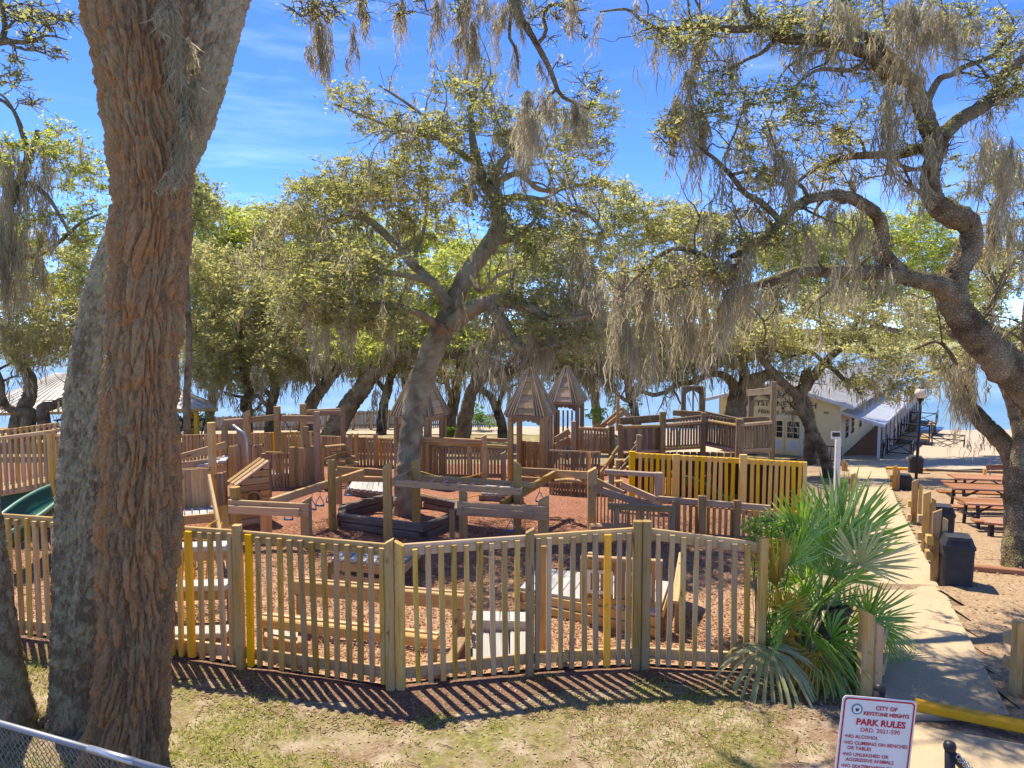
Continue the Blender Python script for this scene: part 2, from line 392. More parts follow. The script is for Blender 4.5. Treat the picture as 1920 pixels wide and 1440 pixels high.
M['litter'] = leaf_mat('dry_leaf_litter', [(0.0, (0.22, 0.13, 0.07)), (0.5, (0.44, 0.30, 0.17)), (1.0, (0.66, 0.50, 0.32))], 0.1, 0.03)
M['chips'] = leaf_mat('loose_wood_chips', [(0.0, (0.20, 0.085, 0.045)), (0.5, (0.43, 0.24, 0.135)), (0.85, (0.58, 0.38, 0.235)), (1.0, (0.70, 0.53, 0.37))], 0.05, 0.0)

def siding_mat():
    m, nt, N, out = nodes('cream_clapboard')
    tc = N('TexCoord'); n = N('TexNoise', Vector=tc.outputs['Object'], Scale=2.0, Detail=5.0)
    c = ramp(N, n.outputs[0], [(0.3, (0.86, 0.69, 0.34)), (0.7, (0.91, 0.75, 0.41))])
    finish(N, nt, out, c, 0.7, None, spec=0.2)
    return m
M['cream'] = siding_mat()
M['roof'] = plain('grey_metal_roof', (0.50, 0.49, 0.475), 0.42, 0.14, spec=0.5, metal=0.25, scale=2.0, dirt=(0.27, 0.245, 0.22), damt=0.5)
M['tinroof'] = plain('weathered_tin_roof', (0.68, 0.63, 0.55), 0.55, 0.15, scale=3.0, dirt=(0.36, 0.29, 0.21), damt=0.5)
M['glass'] = plain('dark_window_glass', (0.03, 0.035, 0.04), 0.08, 0.1, spec=0.8, bump=0.02)
M['shore'] = speck_mat('far_marsh_grass', [(0.2, (0.16, 0.19, 0.075)), (0.5, (0.30, 0.315, 0.14)), (0.85, (0.47, 0.42, 0.24))], 0.05, 0.012, None, 0.1)

# ------------------------------------------------------------------ timbers
_tm = {}
def tmesh(w, h, L, mat, top=None, name='timber'):
    key = (round(w, 3), round(h, 3), round(L, 2), mat.name, top)
    if key in _tm: return _tm[key]
    if top == 'round':
        k = 12; prof = [(w / 2 * math.cos(2 * math.pi * i / k), h / 2 * math.sin(2 * math.pi * i / k)) for i in range(k)]
    else:
        c = min(w, h) * 0.13; a, b = w / 2, h / 2
        prof = [(a, -b + c), (a, b - c), (a - c, b), (-a + c, b), (-a, b - c), (-a, -b + c), (-a + c, -b), (a - c, -b)]
    k = len(prof); zs = L / 2
    V = [(x, y, -zs) for x, y in prof]
    if top == 'slant': V += [(x, y, zs + (x / w) * w * 0.55 - 0.27 * w) for x, y in prof]
    elif top == 'slant2': V += [(x, y, zs - (x / w) * w * 0.55 - 0.27 * w) for x, y in prof]
    elif top == 'point': V += [(x, y, zs - abs(x) * 0.8) for x, y in prof]
    else: V += [(x, y, zs) for x, y in prof]
    Fc = [(i, (i + 1) % k, k + (i + 1) % k, k + i) for i in range(k)]
    Fc += [tuple(range(k - 1, -1, -1)), tuple(range(k, 2 * k))]
    me = mesh(name, V, Fc, mat)
    _tm[key] = me
    return me
def timber(root, p0, p1, w, h, mat, name='beam', top=None, ax=None, jit=0.0):
    """a sawn timber from p0 to p1; w runs along ax (or level), h across it"""
    p0, p1 = Vector(p0), Vector(p1); d = p1 - p0; L = d.length; z = d.normalized()
    if ax is not None: x = Vector(ax)
    elif abs(z.z) > 0.92: x = Vector((1, 0, 0))
    else: x = z.cross(Vector((0, 0, 1)))
    x = (x - z * x.dot(z)).normalized(); y = z.cross(x)
    if jit:
        z = (z + x * random.gauss(0, jit) + y * random.gauss(0, jit)).normalized()
        x = (x - z * x.dot(z)).normalized(); y = z.cross(x)
    R = Matrix((x, y, z)).transposed().to_4x4()
    return link(name, tmesh(w, h, max(0.02, round(L, 2)), mat, top, name), root, Matrix.Translation((p0 + p1) / 2) @ R)
def bx(root, name, x0, x1, y0, y1, z0, z1, mat):
    V = [(x0, y0, z0), (x1, y0, z0), (x1, y1, z0), (x0, y1, z0), (x0, y0, z1), (x1, y0, z1), (x1, y1, z1), (x0, y1, z1)]
    Fc = [(3, 2, 1, 0), (4, 5, 6, 7), (0, 1, 5, 4), (1, 2, 6, 5), (2, 3, 7, 6), (3, 0, 4, 7)]
    return wmesh(name, V, Fc, mat, root)
def prism(root, name, poly, d, mat, smooth=False):
    """a planar outline given as 3-D points, thickened by the vector d"""
    d = Vector(d); n = len(poly)
    V = [Vector(p) for p in poly] + [Vector(p) + d for p in poly]
    Fc = [tuple(range(n - 1, -1, -1)), tuple(range(n, 2 * n))] + [(i, (i + 1) % n, n + (i + 1) % n, n + i) for i in range(n)]
    return wmesh(name, [tuple(v) for v in V], Fc, mat, root, smooth)
def post(root, u, vt, vb, Y, w, mat, top=None, name='post', ax=None, sink=0.12, h=None):
    b = W(u, vb, Y) if vb is not None else Vector((ray(u, 900)[0] / ray(u, 900)[1] * Y, Y, 0))
    if vb is None: b.z = gzf(b.x, b.y)
    t = W(u, vt, Y).z
    return timber(root, (b.x, b.y, b.z - sink), (b.x, b.y, t), w, h or w, mat, name, top, ax)
def beam(root, a, b, w, h, mat, name='beam', top=None, ax=None):
    return timber(root, W(*a), W(*b), w, h, mat, name, top, ax)
def pickets(root, a, b, n=None, us=None, pw=0.05, pt=0.035, mat=None, rails=(0.93, 0.1), rw=0.09, rt=0.035, rmat=None, name='picket', over=0.0, alt=None, topjit=0.008, skipends=False, back=1):
    """a run of upright pickets from a to b, each end given as (u, v top, v bottom, depth)"""
    a0, a1, b0, b1 = W(a[0], a[2], a[3]), W(a[0], a[1], a[3]), W(b[0], b[2], b[3]), W(b[0], b[1], b[3])
    d = Vector((b0.x - a0.x, b0.y - a0.y, 0)); L = d.length; dn = d / L
    nrm = Vector((dn.y, -dn.x, 0))
    if nrm.y > 0: nrm = -nrm                  # towards the camera
    ts = []
    if us is not None:
        for u in us:
            r = ray(u, (a[1] + a[2] + b[1] + b[2]) / 4); k = r[0] / r[1]
            ts.append((a0.x - k * a0.y) / (k * d.y - d.x))
    else:
        ts = [(i + 0.5) / n for i in range(n)] if not skipends else [(i + 1) / (n + 1) for i in range(n)]
    for i, t in enumerate(ts):
        p0 = a0.lerp(b0, t); zt = a1.z * (1 - t) + b1.z * t + random.uniform(-topjit, topjit)
        m, w_ = mat, pw
        if alt and i in alt: m, w_ = alt[i]
        off = nrm * (rt / 2 + pt / 2) * back
        timber(root, (p0.x + off.x, p0.y + off.y, p0.z), (p0.x + off.x, p0.y + off.y, zt + over), w_ * random.choice((0.93, 1.0, 1.0, 1.07)), pt, m, name, None, dn, 0.009)
    for f in rails:
        q0, q1 = a0.lerp(a1, f), b0.lerp(b1, f)
        q0 = Vector((a0.x, a0.y, a0.z + (a1.z - a0.z) * f)); q1 = Vector((b0.x, b0.y, b0.z + (b1.z - b0.z) * f))
        timber(root, q0, q1, rt, rw, rmat or mat, 'rail', None, nrm)
    return a0, b0, a1.z, b1.z
def planks(root, c0, c1, c2, c3, n, th, mat, name='plank', gap=0.012):
    """deck planks laid across the quad c0 c1 c2 c3 (planks run c0->c3 and are stacked from c0 to c1)"""
    c0, c1, c2, c3 = map(Vector, (c0, c1, c2, c3))
    for i in range(n):
        t = (i + 0.5) / n
        a, b = c0.lerp(c1, t), c3.lerp(c2, t)
        w = ((c1 - c0).length / n) - gap
        timber(root, a, b, w, th, mat, name, None, (c1 - c0).normalized())

# ------------------------------------------------------------------ tubes
def catmull(P, n):
    P = np.asarray(P, float); k = len(P)
    Q = np.vstack([2 * P[0] - P[1], P, 2 * P[-1] - P[-2]])
    seg = np.linalg.norm(np.diff(P[:, :3], axis=0), axis=1); cum = np.concatenate([[0], np.cumsum(seg)])
    s = np.linspace(0, cum[-1], n); i = np.clip(np.searchsorted(cum, s, 'right') - 1, 0, k - 2)
    t = ((s - cum[i]) / np.maximum(seg[i], 1e-6))[:, None]
    p0, p1, p2, p3 = Q[i], Q[i + 1], Q[i + 2], Q[i + 3]
    return 0.5 * (2 * p1 + (p2 - p0) * t + (2 * p0 - 5 * p1 + 4 * p2 - p3) * t ** 2 + (3 * p1 - p0 - 3 * p2 + p3) * t ** 3)
def frames(C):
    T = np.gradient(C, axis=0); T /= np.linalg.norm(T, axis=1)[:, None] + 1e-9
    n = np.cross(T[0], (0.13, 0.97, 0.21)); n /= np.linalg.norm(n); A = [n]
    for i in range(1, len(C)):
        n = A[-1] - T[i] * A[-1].dot(T[i]); A.append(n / np.linalg.norm(n))
    A = np.array(A); return T, A, np.cross(T, A)
def tube(C, R, k=10, rough=0.0, seed=0, cap=True):
    """verts and quads of a tube round the centre line C with radii R"""
    C = np.asarray(C, float); R = np.asarray(R, float); n = len(C)
    T, A, B = frames(C)
    th = np.linspace(0, 2 * np.pi, k, endpoint=False)
    rr = np.repeat(R[:, None], k, 1)
    if rough:
        ii = np.arange(n)[:, None] * 0.16 + seed * 7.1; jj = np.tile(np.arange(k)[None, :], (n, 1))
        q = vnoise(ii + 0 * jj, np.cos(th)[None, :] * 1.6 + 5 + 0 * ii, seed) + vnoise(ii * 3.1 + np.cos(th)[None, :] * 1.3 + 0 * jj, np.sin(th)[None, :] * 2.4 + 9 + 0 * ii, seed + 5)
        rr = rr * (1 + rough * (q - 1.0))
    V = C[:, None] + rr[..., None] * (np.cos(th)[None, :, None] * A[:, None] + np.sin(th)[None, :, None] * B[:, None])
    V = V.reshape(-1, 3)
    i = np.arange(n - 1)[:, None] * k; j = np.arange(k)[None, :]; j2 = (j + 1) % k
    Q = np.stack([i + j, i + j2, i + k + j2, i + k + j], -1).reshape(-1, 4)
    return V, Q
def rod(root, pts, r, mat, name, k=8, smooth=True):
    C = np.array([tuple(p) for p in pts], float)
    if len(C) == 2: C = np.array([C[0], (C[0] + C[1]) / 2, C[1]])
    V, Q = tube(C, np.full(len(C), r), k)
    n = len(V); c0, c1 = n, n + 1
    V = np.vstack([V, C[0], C[-1]])
    caps = [[c0, (j + 1) % k, j, j] for j in range(k)]
    Fc = [tuple(q) for q in Q] + [(c0, (j + 1) % k, j) for j in range(k)] + [(c1, n - k + j, n - k + (j + 1) % k) for j in range(k)]
    return wmesh(name, V, Fc, mat, root, smooth)
def merge(parts):
    Vs, Qs, o = [], [], 0
    for V, Q in parts:
        Vs.append(V); Qs.append(Q + o); o += len(V)
    return np.vstack(Vs), np.vstack(Qs)
def lathe(root, name, c, prof, mat, k=14, smooth=True):
    """a turned shape: prof = [(radius, z)], c = centre of its foot"""
    V, Fc = [], []
    for r, z in prof:
        for i in range(k):
            t = 2 * math.pi * i / k; V.append((c[0] + r * math.cos(t), c[1] + r * math.sin(t), c[2] + z))
    for a in range(len(prof) - 1):
        for i in range(k): Fc.append((a * k + i, a * k + (i + 1) % k, (a + 1) * k + (i + 1) % k, (a + 1) * k + i))
    Fc.append(tuple(range(k - 1, -1, -1))); Fc.append(tuple(range((len(prof) - 1) * k, len(prof) * k)))
    return wmesh(name, V, Fc, mat, root, smooth)

def worley(a, b, nc, s):
    """periodic in a (nc cells); returns F1, F2, hash of the nearest cell, offset along b"""
    ia, ib = np.floor(a), np.floor(b)
    F1 = np.full(a.shape, 9.0); F2 = F1.copy(); H = np.zeros(a.shape); DB = np.zeros(a.shape)
    for di in (-1, 0, 1):
        for dj in (-1, 0, 1):
            ca, cb = ia + di, ib + dj; wa = np.mod(ca, nc)
            qa = ca + 0.1 + 0.8 * _h(wa, cb, s); qb = cb + 0.1 + 0.8 * _h(wa, cb, s + 9)
            d = np.sqrt((a - qa) ** 2 + (b - qb) ** 2)
            nw = d < F1
            F2 = np.where(nw, F1, np.minimum(F2, d)); H = np.where(nw, _h(wa, cb, s + 17), H); DB = np.where(nw, b - qb, DB); F1 = np.where(nw, d, F1)
    return F1, F2, H, DB

# ------------------------------------------------------------------ foliage batches
def rand_unit(n):
    v = rng.normal(size=(n, 3)); return v / (np.linalg.norm(v, axis=1)[:, None] + 1e-9)
def leaves(P, L, wr=0.42, up=0.6, tint=None, tri=False):
    """diamond leaves, folded along the midrib"""
    n = len(P); L = np.broadcast_to(L, (n,))[:, None]
    d = rand_unit(n); d[:, 2] *= 0.6; d /= np.linalg.norm(d, axis=1)[:, None]
    nn = rand_unit(n); nn[:, 2] += up; nn -= d * (nn * d).sum(1)[:, None]; nn /= np.linalg.norm(nn, axis=1)[:, None] + 1e-9
    s = np.cross(d, nn)
    if tint is None: tint = rng.uniform(0.2, 0.8, n)
    if tri:
        V = np.stack([P - d * L * 0.5 - s * L * wr * 0.4, P - d * L * 0.4 + s * L * wr * 0.5, P + d * L * 0.6], 1).reshape(-1, 3)
        return V, np.arange(3 * n).reshape(n, 3), np.repeat(tint, 3)
    V = np.stack([P - d * L * 0.5, P + s * L * wr * 0.5 + nn * L * 0.06, P + d * L * 0.5, P - s * L * wr * 0.5 + nn * L * 0.06], 1).reshape(-1, 3)
    Q = np.arange(4 * n).reshape(n, 4)
    if tint is None: tint = rng.uniform(0.2, 0.8, n)
    return V, Q, np.repeat(tint, 4)
def strands(S, Ls, w0, curl=0.05, k=4, tint=None):
    """hanging moss strands: narrow wandering ribbons that taper to a point"""
    n = len(S); ww = np.array([0.75, 1.0, 0.75, 0.12])
    t = np.linspace(0, 1, k)
    C = S[:, None, :] + np.zeros((n, k, 3)); C[:, :, 2] -= Ls[:, None] * t[None]
    wob = rng.normal(size=(n, k, 2)) * curl; wob[:, 0] = 0; C[:, :, :2] += np.cumsum(wob, 1) * (0.4 + Ls[:, None, None])
    a = rng.uniform(0, 2 * np.pi, n); s = np.stack([np.cos(a), np.sin(a), rng.normal(size=n) * 0.2], 1)
    hw = np.broadcast_to(w0, (n,))[:, None, None] * ww[None, :, None] * 0.5
    V = np.stack([C - s[:, None] * hw, C + s[:, None] * hw], 2).reshape(-1, 3)
    b = (np.arange(n) * 2 * k)[:, None] + (np.arange(k - 1) * 2)[None]
    Q = np.stack([b, b + 1, b + 3, b + 2], -1).reshape(-1, 4)
    if tint is None: tint = rng.uniform(0.1, 0.9, n)
    return V, Q, np.repeat(tint, 2 * k)
def clump_strands(tops, lens, n_each, wid, w0, curl=0.05):
    """tops (m,3), lens (m,), wid (m,): every clump is a few ragged tails made of many short strands"""
    S, Ls, tn, cl = [], [], [], []
    for p, L, n, r in zip(tops, lens, n_each, wid):
        n = int(n * 0.95) + 3; k = int(np.clip(1 + r / 0.03 + rng.integers(0, 3), 1, 9))
        to = rng.normal(size=(k, 3)) * r * np.array([1.0, 1.0, 0.5]); tl = L * rng.uniform(0.4, 0.95, k)
        tw = rng.normal(size=(k, 2)) * 0.10 * L
        i = rng.integers(0, k, n); t = rng.uniform(0, 1, n) ** 1.15
        prof = (0.35 + 1.1 * t * (1 - t) * 2) * (1 - 0.55 * t)
        q = p + to[i] * (0.7 + 0.5 * t[:, None]) + rng.normal(size=(n, 3)) * (r * 0.27 * prof)[:, None]
        q[:, :2] += tw[i] * (t ** 2)[:, None]; q[:, 2] -= t * tl[i] * 0.86
        S.append(q); Ls.append(np.minimum(tl[i] * rng.uniform(0.2, 0.6, n) + 0.03, 0.9))
        tn.append(np.clip(rng.normal(rng.uniform(0.4, 0.75), 0.17, n), 0, 1))
    S, Ls, tn = np.vstack(S), np.concatenate(Ls), np.concatenate(tn)
    return strands(S, Ls, 1.08 * w0 * rng.uniform(0.4, 1.3, len(S)), curl, tint=tn)

# ------------------------------------------------------------------ trees
class Tree:
    def __init__(s, name, label, base, cat='tree', group=None, bark='bark', leaf='leaf'):
        s.root = thing(name, label, cat, base, group)
        s.bark, s.leaf = M[bark], M[leaf]
        s.N = np.zeros((0, 3)); s.R = np.zeros(0); s.trunk_done = False; s.seed = len(ROOTLOC)
        s.LD = []; s.T = []; s.mossT = []; s.fol = []; s.tw = []
    def limb(s, pts, Y0, Y1=None, name=None, k=12, gnarl=0.22, rough=0.16, world=None):
        Y1 = Y0 if Y1 is None else Y1
        if world is None:
            uv = np.array([(p[0], p[1]) for p in pts], float)
            cum = np.concatenate([[0], np.cumsum(np.linalg.norm(np.diff(uv, axis=0), axis=1))]); f = cum / cum[-1]
            C = [(*W(p[0], p[1], Y0 + (Y1 - Y0) * g), px(p[2] / 2, Y0 + (Y1 - Y0) * g)) for p, g in zip(pts, f)]
        else: C = world
        C = np.array(C, float)
        L = np.linalg.norm(np.diff(C[:, :3], axis=0), axis=1).sum()
        n = int(np.clip(L / 0.11, 6, 90))
        D = catmull(C, n); D[:, 3] = np.clip(D[:, 3], 0.004, 9)
        j = np.stack([vnoise(np.arange(n) * 0.33 + s.seed * 3.3, np.full(n, q + len(s.N) * 0.01), s.seed) - 0.5 for q in (0.5, 3.5, 7.5)], 1)
        env = np.minimum(1, np.arange(n) / 4.0)[:, None]
        D[:, :3] += j * gnarl * env * np.clip(D[:, 3:4] * 2.2, 0.03, 0.5)
        nm = name or ('limb' if s.trunk_done else 'trunk'); s.trunk_done = True
        if D[:, 3].max() > 0.075 and k >= 12:      # thick wood: ridged bark as relief
            k = 32 if D[:, 3].max() > 0.14 else 18; nf = int(np.clip(L / 0.05, 30, 200))
            f = np.linspace(0, n - 1, nf); E = np.stack([np.interp(f, np.arange(n), D[:, q]) for q in range(4)], 1)
            V, Q = tube(E[:, :3], E[:, 3], k, rough, s.seed + len(s.N))
            T_, A_, B_ = frames(E[:, :3]); th = np.linspace(0, 2 * np.pi, k, endpoint=False)
            sg = np.concatenate([[0], np.cumsum(np.linalg.norm(np.diff(E[:, :3], axis=0), axis=1))])
            TH, ZZ = np.meshgrid(th, sg); nc = max(7, int(2 * np.pi * E[:, 3].mean() / 0.075))
            w = (fbm(TH * nc / 6.28, ZZ * 2.0, s.seed, 2) - 0.5) * 1.3
            F1, F2, Hh, DB = worley(np.mod(TH / 6.28319 * nc + w, nc), ZZ / 0.16 + w, nc, s.seed)
            dsp = np.clip(E[:, 3:4] * 0.16, 0.004, 0.028) * (np.clip((F2 - F1) / 0.35, 0, 1) * (0.5 + 0.8 * Hh) - 0.6)
            V = V + (dsp[..., None] * (np.cos(TH)[..., None] * A_[:, None] + np.sin(TH)[..., None] * B_[:, None])).reshape(-1, 3)
        else: V, Q = tube(D[:, :3], D[:, 3], k, rough, s.seed + len(s.N))
        V_, tn = V, fbm(V[:, 0] * 5 + V[:, 1] * 3, V[:, 2] * 4 + V[:, 1] * 2, s.seed, 3)
        tn = np.clip(0.5 + (tn - 0.5) * 1.6 + rng.normal(size=len(tn)) * 0.06, 0, 1)
        o = wmesh(nm, V_, Q, s.bark, s.root, True, tn)
        s.N = np.vstack([s.N, D[:, :3]]); s.R = np.concatenate([s.R, D[:, 3]]); s.LD.append(D)
        return D
    def sprout(s, per_m=1.6, Lr=(0.5, 1.8), rmax=0.04, skip=0.35, up=0.35):
        """crooked side branches off every bough, and smaller ones off those"""
        P, R = [], []; m = 9; tt = np.linspace(0, 1, m)
        def grow1(p, t, r0, L):
            d = rand_unit(1)[0]; d -= t * d.dot(t) * 0.8; d = d / np.linalg.norm(d) + t * 0.55 + np.array([0, 0, up]); d /= np.linalg.norm(d)
            C = [p]; 
            for i in range(m - 1):
                d = d + rand_unit(1)[0] * 0.42 + np.array([0, 0, 0.05]); d /= np.linalg.norm(d); C.append(C[-1] + d * L / (m - 1))
            P.append(np.array(C)); R.append(r0 + (0.005 - r0) * tt ** 0.8); return P[-1], R[-1]
        for li, D in enumerate(s.LD):
            seg = np.linalg.norm(np.diff(D[:, :3], axis=0), axis=1).sum(); lo = 0.55 if li == 0 else skip
            for _ in range(int(seg * (1 - lo) * per_m + rng.uniform())):
                i = int(rng.integers(int(len(D) * lo), len(D) - 1)); t = D[i + 1, :3] - D[i, :3]; t /= np.linalg.norm(t) + 1e-9
                C, r = grow1(D[i, :3], t, float(min(D[i, 3] * 0.55, rmax)), rng.uniform(*Lr))
                for _k in range(int(rng.integers(1, 4))):
                    j = int(rng.integers(2, m - 1)); t2 = C[j + 1] - C[j]; t2 /= np.linalg.norm(t2) + 1e-9
                    grow1(C[j], t2, r[j] * 0.7, rng.uniform(*Lr) * 0.5)
        if not P: return
        P, R = np.array(P), np.array(R); V, Q = batch_tubes(P, R, 6)
        wmesh('branches', V, Q, s.bark, s.root, True, np.clip(rng.normal(0.45, 0.15, len(V)), 0, 1))['kind'] = 'stuff'
        s.N = np.vstack([s.N, P[:, 1:].reshape(-1, 3)]); s.R = np.concatenate([s.R, R[:, 1:].ravel()])
        i = rng.integers(0, len(P), len(P)); s.mossT.append((P[i, rng.integers(2, m, len(i))], rng.uniform(0.2, 0.8, len(i)) * Lr[1] * 0.5, rng.integers(5, 14, len(i)), rng.uniform(0.02, 0.05, len(i)) * (1 if Lr[1] < 2 else 1.8), 0.011 * Lr[1]))
    DENS = 1.35
    def blob(s, u, v, ru, rv, Y, ry, n, tint=0.0):
        n = int(n * s.DENS)
        q = rand_unit(n) * (rng.uniform(0.12, 1, (n, 1)) ** 0.45)
        for a in q:
            y = Y + a[1] * ry
            s.T.append((*W(u + a[0] * ru, v - a[2] * rv, Y + a[1] * ry), tint + rng.normal() * 0.10))
    def grow(s, per=80, L=0.09, sig=0.26, flat=0.55, moss_f=0.0, moss_L=(0.25, 0.7), moss_n=10, mw=0.016, tw=1.0):
        T = np.array(s.T); d0 = np.full(len(T), 1e9)
        for i in range(0, len(T), 200):
            d0[i:i + 200] = np.linalg.norm(T[i:i + 200, None, :3] - s.N[None], axis=2).min(1)
        T = T[np.argsort(d0)]
        cap = len(s.N) + 5 * len(T); NN = np.zeros((cap, 3)); RR = np.zeros(cap); n0 = len(s.N)
        NN[:n0] = s.N; RR[:n0] = s.R; c = n0; paths = []; rads = []
        tt = np.linspace(0, 1, 6)
        for t in T:
            q = t[:3]; d = np.linalg.norm(NN[:c] - q, axis=1) - RR[:c] * 0.5
            # prefer nodes that lie inward / below so twigs sweep outwards
            i = int(np.argmin(d + 0.25 * np.maximum(0, NN[:c, 2] - q[2])))
            p = NN[i]; r0 = min(RR[i] * 0.75, 0.009 + 0.017 * max(d[i], 0) * tw); D = q - p; dl = np.linalg.norm(D) + 1e-6
            w = rng.normal(size=(6, 3)) * dl * 0.12; w[0] = 0; w[5] = 0
            path = p + D * tt[:, None] + w; path[:, 2] += np.sin(tt * np.pi) * dl * rng.normal(0.05, 0.09)
            rad = r0 + (0.0045 - r0) * tt ** 0.8
            paths.append(path); rads.append(np.maximum(rad, 0.0045))
            NN[c:c + 4] = path[1:5]; RR[c:c + 4] = rad[1:5]; c += 4
        P = np.array(paths); Rr = np.array(rads)
        # side sprigs round each tip
        tips = P[:, -1]; m = 5
        sd = rand_unit(len(tips) * m); sd[:, 2] *= 0.55
        ends = np.repeat(tips, m, 0) + sd * sig * rng.uniform(0.7, 2.3, (len(sd), 1))
        st = np.repeat(P[:, 3] * 0.45 + P[:, 5] * 0.55, m, 0)
        P2 = st[:, None] + (ends - st)[:, None] * tt[None, :, None] + np.concatenate([np.zeros((len(sd), 1, 3)), rng.normal(size=(len(sd), 4, 3)) * sig * 0.09, np.zeros((len(sd), 1, 3))], 1)
        R2 = np.repeat((0.0055 + (0.003 - 0.0055) * tt)[None], len(sd), 0)
        V, Q = batch_tubes(P, Rr, 3)
        pick = [0, 2, 5] if sig > 0.3 else [0, 2, 4, 5]
        V, Q = merge([(V, Q), batch_tubes(P2[:, pick], R2[:, pick] * 1.15, 3)])
        wmesh('twigs', V, Q, s.bark, s.root, True, rng.uniform(0.2, 0.7, len(V)))['kind'] = 'stuff'
        # leaves along the sprigs
        if per:
            per = int(per * 0.72); k = len(P2) * max(1, per // m); idx = np.repeat(np.arange(len(P2)), max(1, per // m))
            f = rng.uniform(0.15, 1.08, k)[:, None]
            pos = P2[idx, 0] + (P2[idx, 5] - P2[idx, 0]) * f + rng.normal(size=(k, 3)) * sig * np.array([0.24, 0.24, 0.24 * flat])
            tint = np.clip(0.45 + np.repeat(np.repeat(T[:, 3], m), max(1, per // m)) + rng.normal(size=k) * 0.17, 0, 1)
            V, Q, tn = leaves(pos, L * np.clip(np.exp(rng.normal(0, 0.33, k)), 0.45, 1.9), tint=tint, tri=sig > 0.4, wr=0.5 if sig > 0.4 else 0.42)
            wmesh('crown', V, Q, s.leaf, s.root, True, tn)['kind'] = 'stuff'
        s.N = NN[:c]; s.R = RR[:c]
        if moss_f > 0:
            n = int(len(T) * moss_f); i = rng.integers(0, len(P), n)
            tops = P[i, rng.integers(1, 6, n)]
            s.mossT.append((tops, rng.uniform(*moss_L, n) * rng.uniform(0.5, 1.0, n), rng.integers(max(2, moss_n // 2), moss_n * 2, n), rng.uniform(0.02, 0.07, n), mw))
    def limb_moss(s, D, n, Lr, cnt=14, r=0.05, mw=0.016, lo=0.15):
        i = rng.integers(int(len(D) * lo), len(D), n)
        tops = D[i, :3] - np.array([0, 0, 1]) * D[i, 3:4] * 0.5
        s.mossT.append((tops, rng.uniform(*Lr, n), rng.integers(cnt // 2, cnt * 2, n), np.full(n, r) + D[i, 3] * 0.4, mw))
    def moss_at(s, items, Y, mw=0.016, dens=1.0):
        """items: (u, v top, length, width) in pixels of the photograph"""
        tops = np.array([tuple(W(u, v, Y + rng.normal() * 0.15)) for u, v, l, w in items])
        lens = np.array([px(l, Y) for u, v, l, w in items]); wid = np.array([px(w, Y) / 3.2 for u, v, l, w in items])
        cnt = np.array([max(6, dens * l * w * 0.045) for u, v, l, w in items])
        s.mossT.append((tops, lens, cnt, wid, mw))
    def done(s):
        if s.mossT:
            out = [clump_strands(a, b, c, d, mw, 0.05) for a, b, c, d, mw in s.mossT]
            V, Q = merge([(o[0], o[1]) for o in out])
            wmesh('hanging_moss', V, Q, M['moss'], s.root, True, np.concatenate([o[2] for o in out]))['kind'] = 'stuff'
        return s
def batch_tubes(P, R, k=4):
    n, m, _ = P.shape
    T = np.gradient(P, axis=1); T /= np.linalg.norm(T, axis=2)[..., None] + 1e-9
    ref = np.array([0.31, 0.2, 0.93]); A = np.cross(T, ref); A /= np.linalg.norm(A, axis=2)[..., None] + 1e-9
    B = np.cross(T, A); th = np.linspace(0, 2 * np.pi, k, endpoint=False)
    V = P[:, :, None] + R[:, :, None, None] * (np.cos(th)[None, None, :, None] * A[:, :, None] + np.sin(th)[None, None, :, None] * B[:, :, None])
    b = (np.arange(n) * m * k)[:, None, None] + (np.arange(m - 1) * k)[None, :, None]
    j = np.arange(k)[None, None]; j2 = (j + 1) % k
    Q = np.stack([b + j, b + j2, b + k + j2, b + k + j], -1).reshape(-1, 4)
    return V.reshape(-1, 3), Q
# ================================================================== THE SETTING
def grid(name, xs, ys, zf, mat, keep=None, kind='structure', smooth=True):
    X, Y = np.meshgrid(xs, ys); Z = zf(X, Y); n, m = X.shape
    V = np.stack([X, Y, Z], -1).reshape(-1, 3)
    i = np.arange(n - 1)[:, None] * m; j = np.arange(m - 1)[None]
    Q = np.stack([i + j, i + j + 1, i + m + j + 1, i + m + j], -1).reshape(-1, 4)
    if keep is not None: Q = Q[keep(V[Q].mean(1))]
    return tag(wmesh(name, V, Q, mat, None, smooth), kind=kind)
def bumps(x, y): return (fbm(x * 0.9, y * 0.9, 3, 4) - 0.5) * 0.05
xs = np.concatenate([np.linspace(-90, -22, 18)[:-1], np.linspace(-22, 22, 180)[:-1], np.linspace(22, 95, 26)])
ys = np.concatenate([np.linspace(-25, 1, 14)[:-1], np.linspace(1, 24, 120)[:-1], np.linspace(24, 92, 70)])
def in_play(x, y): return (y > 7.9) & (y < 21.5) & (x / np.maximum(y, 1) < 0.37)
grid('ground', xs, ys, lambda x, y: gz(x, y) + bumps(x, y) * np.where(in_play(x, y), 0.15, 1.0) - np.where(in_play(x, y), 0.01, 0) - 0.03, M['ground'])

FENCE_U = [(-160, 1166), (452, 1245), (744, 1287), (993, 1257), (1200, 1247), (1424, 1258)]
FENCE_P = [W(u, v, (CAMZ * F) / (v - 620) * 1.0) for u, v in FENCE_U]
FENCE_P = [G(u, v) for u, v in FENCE_U]
_fx = [p.x for p in FENCE_P]; _fy = [p.y for p in FENCE_P]
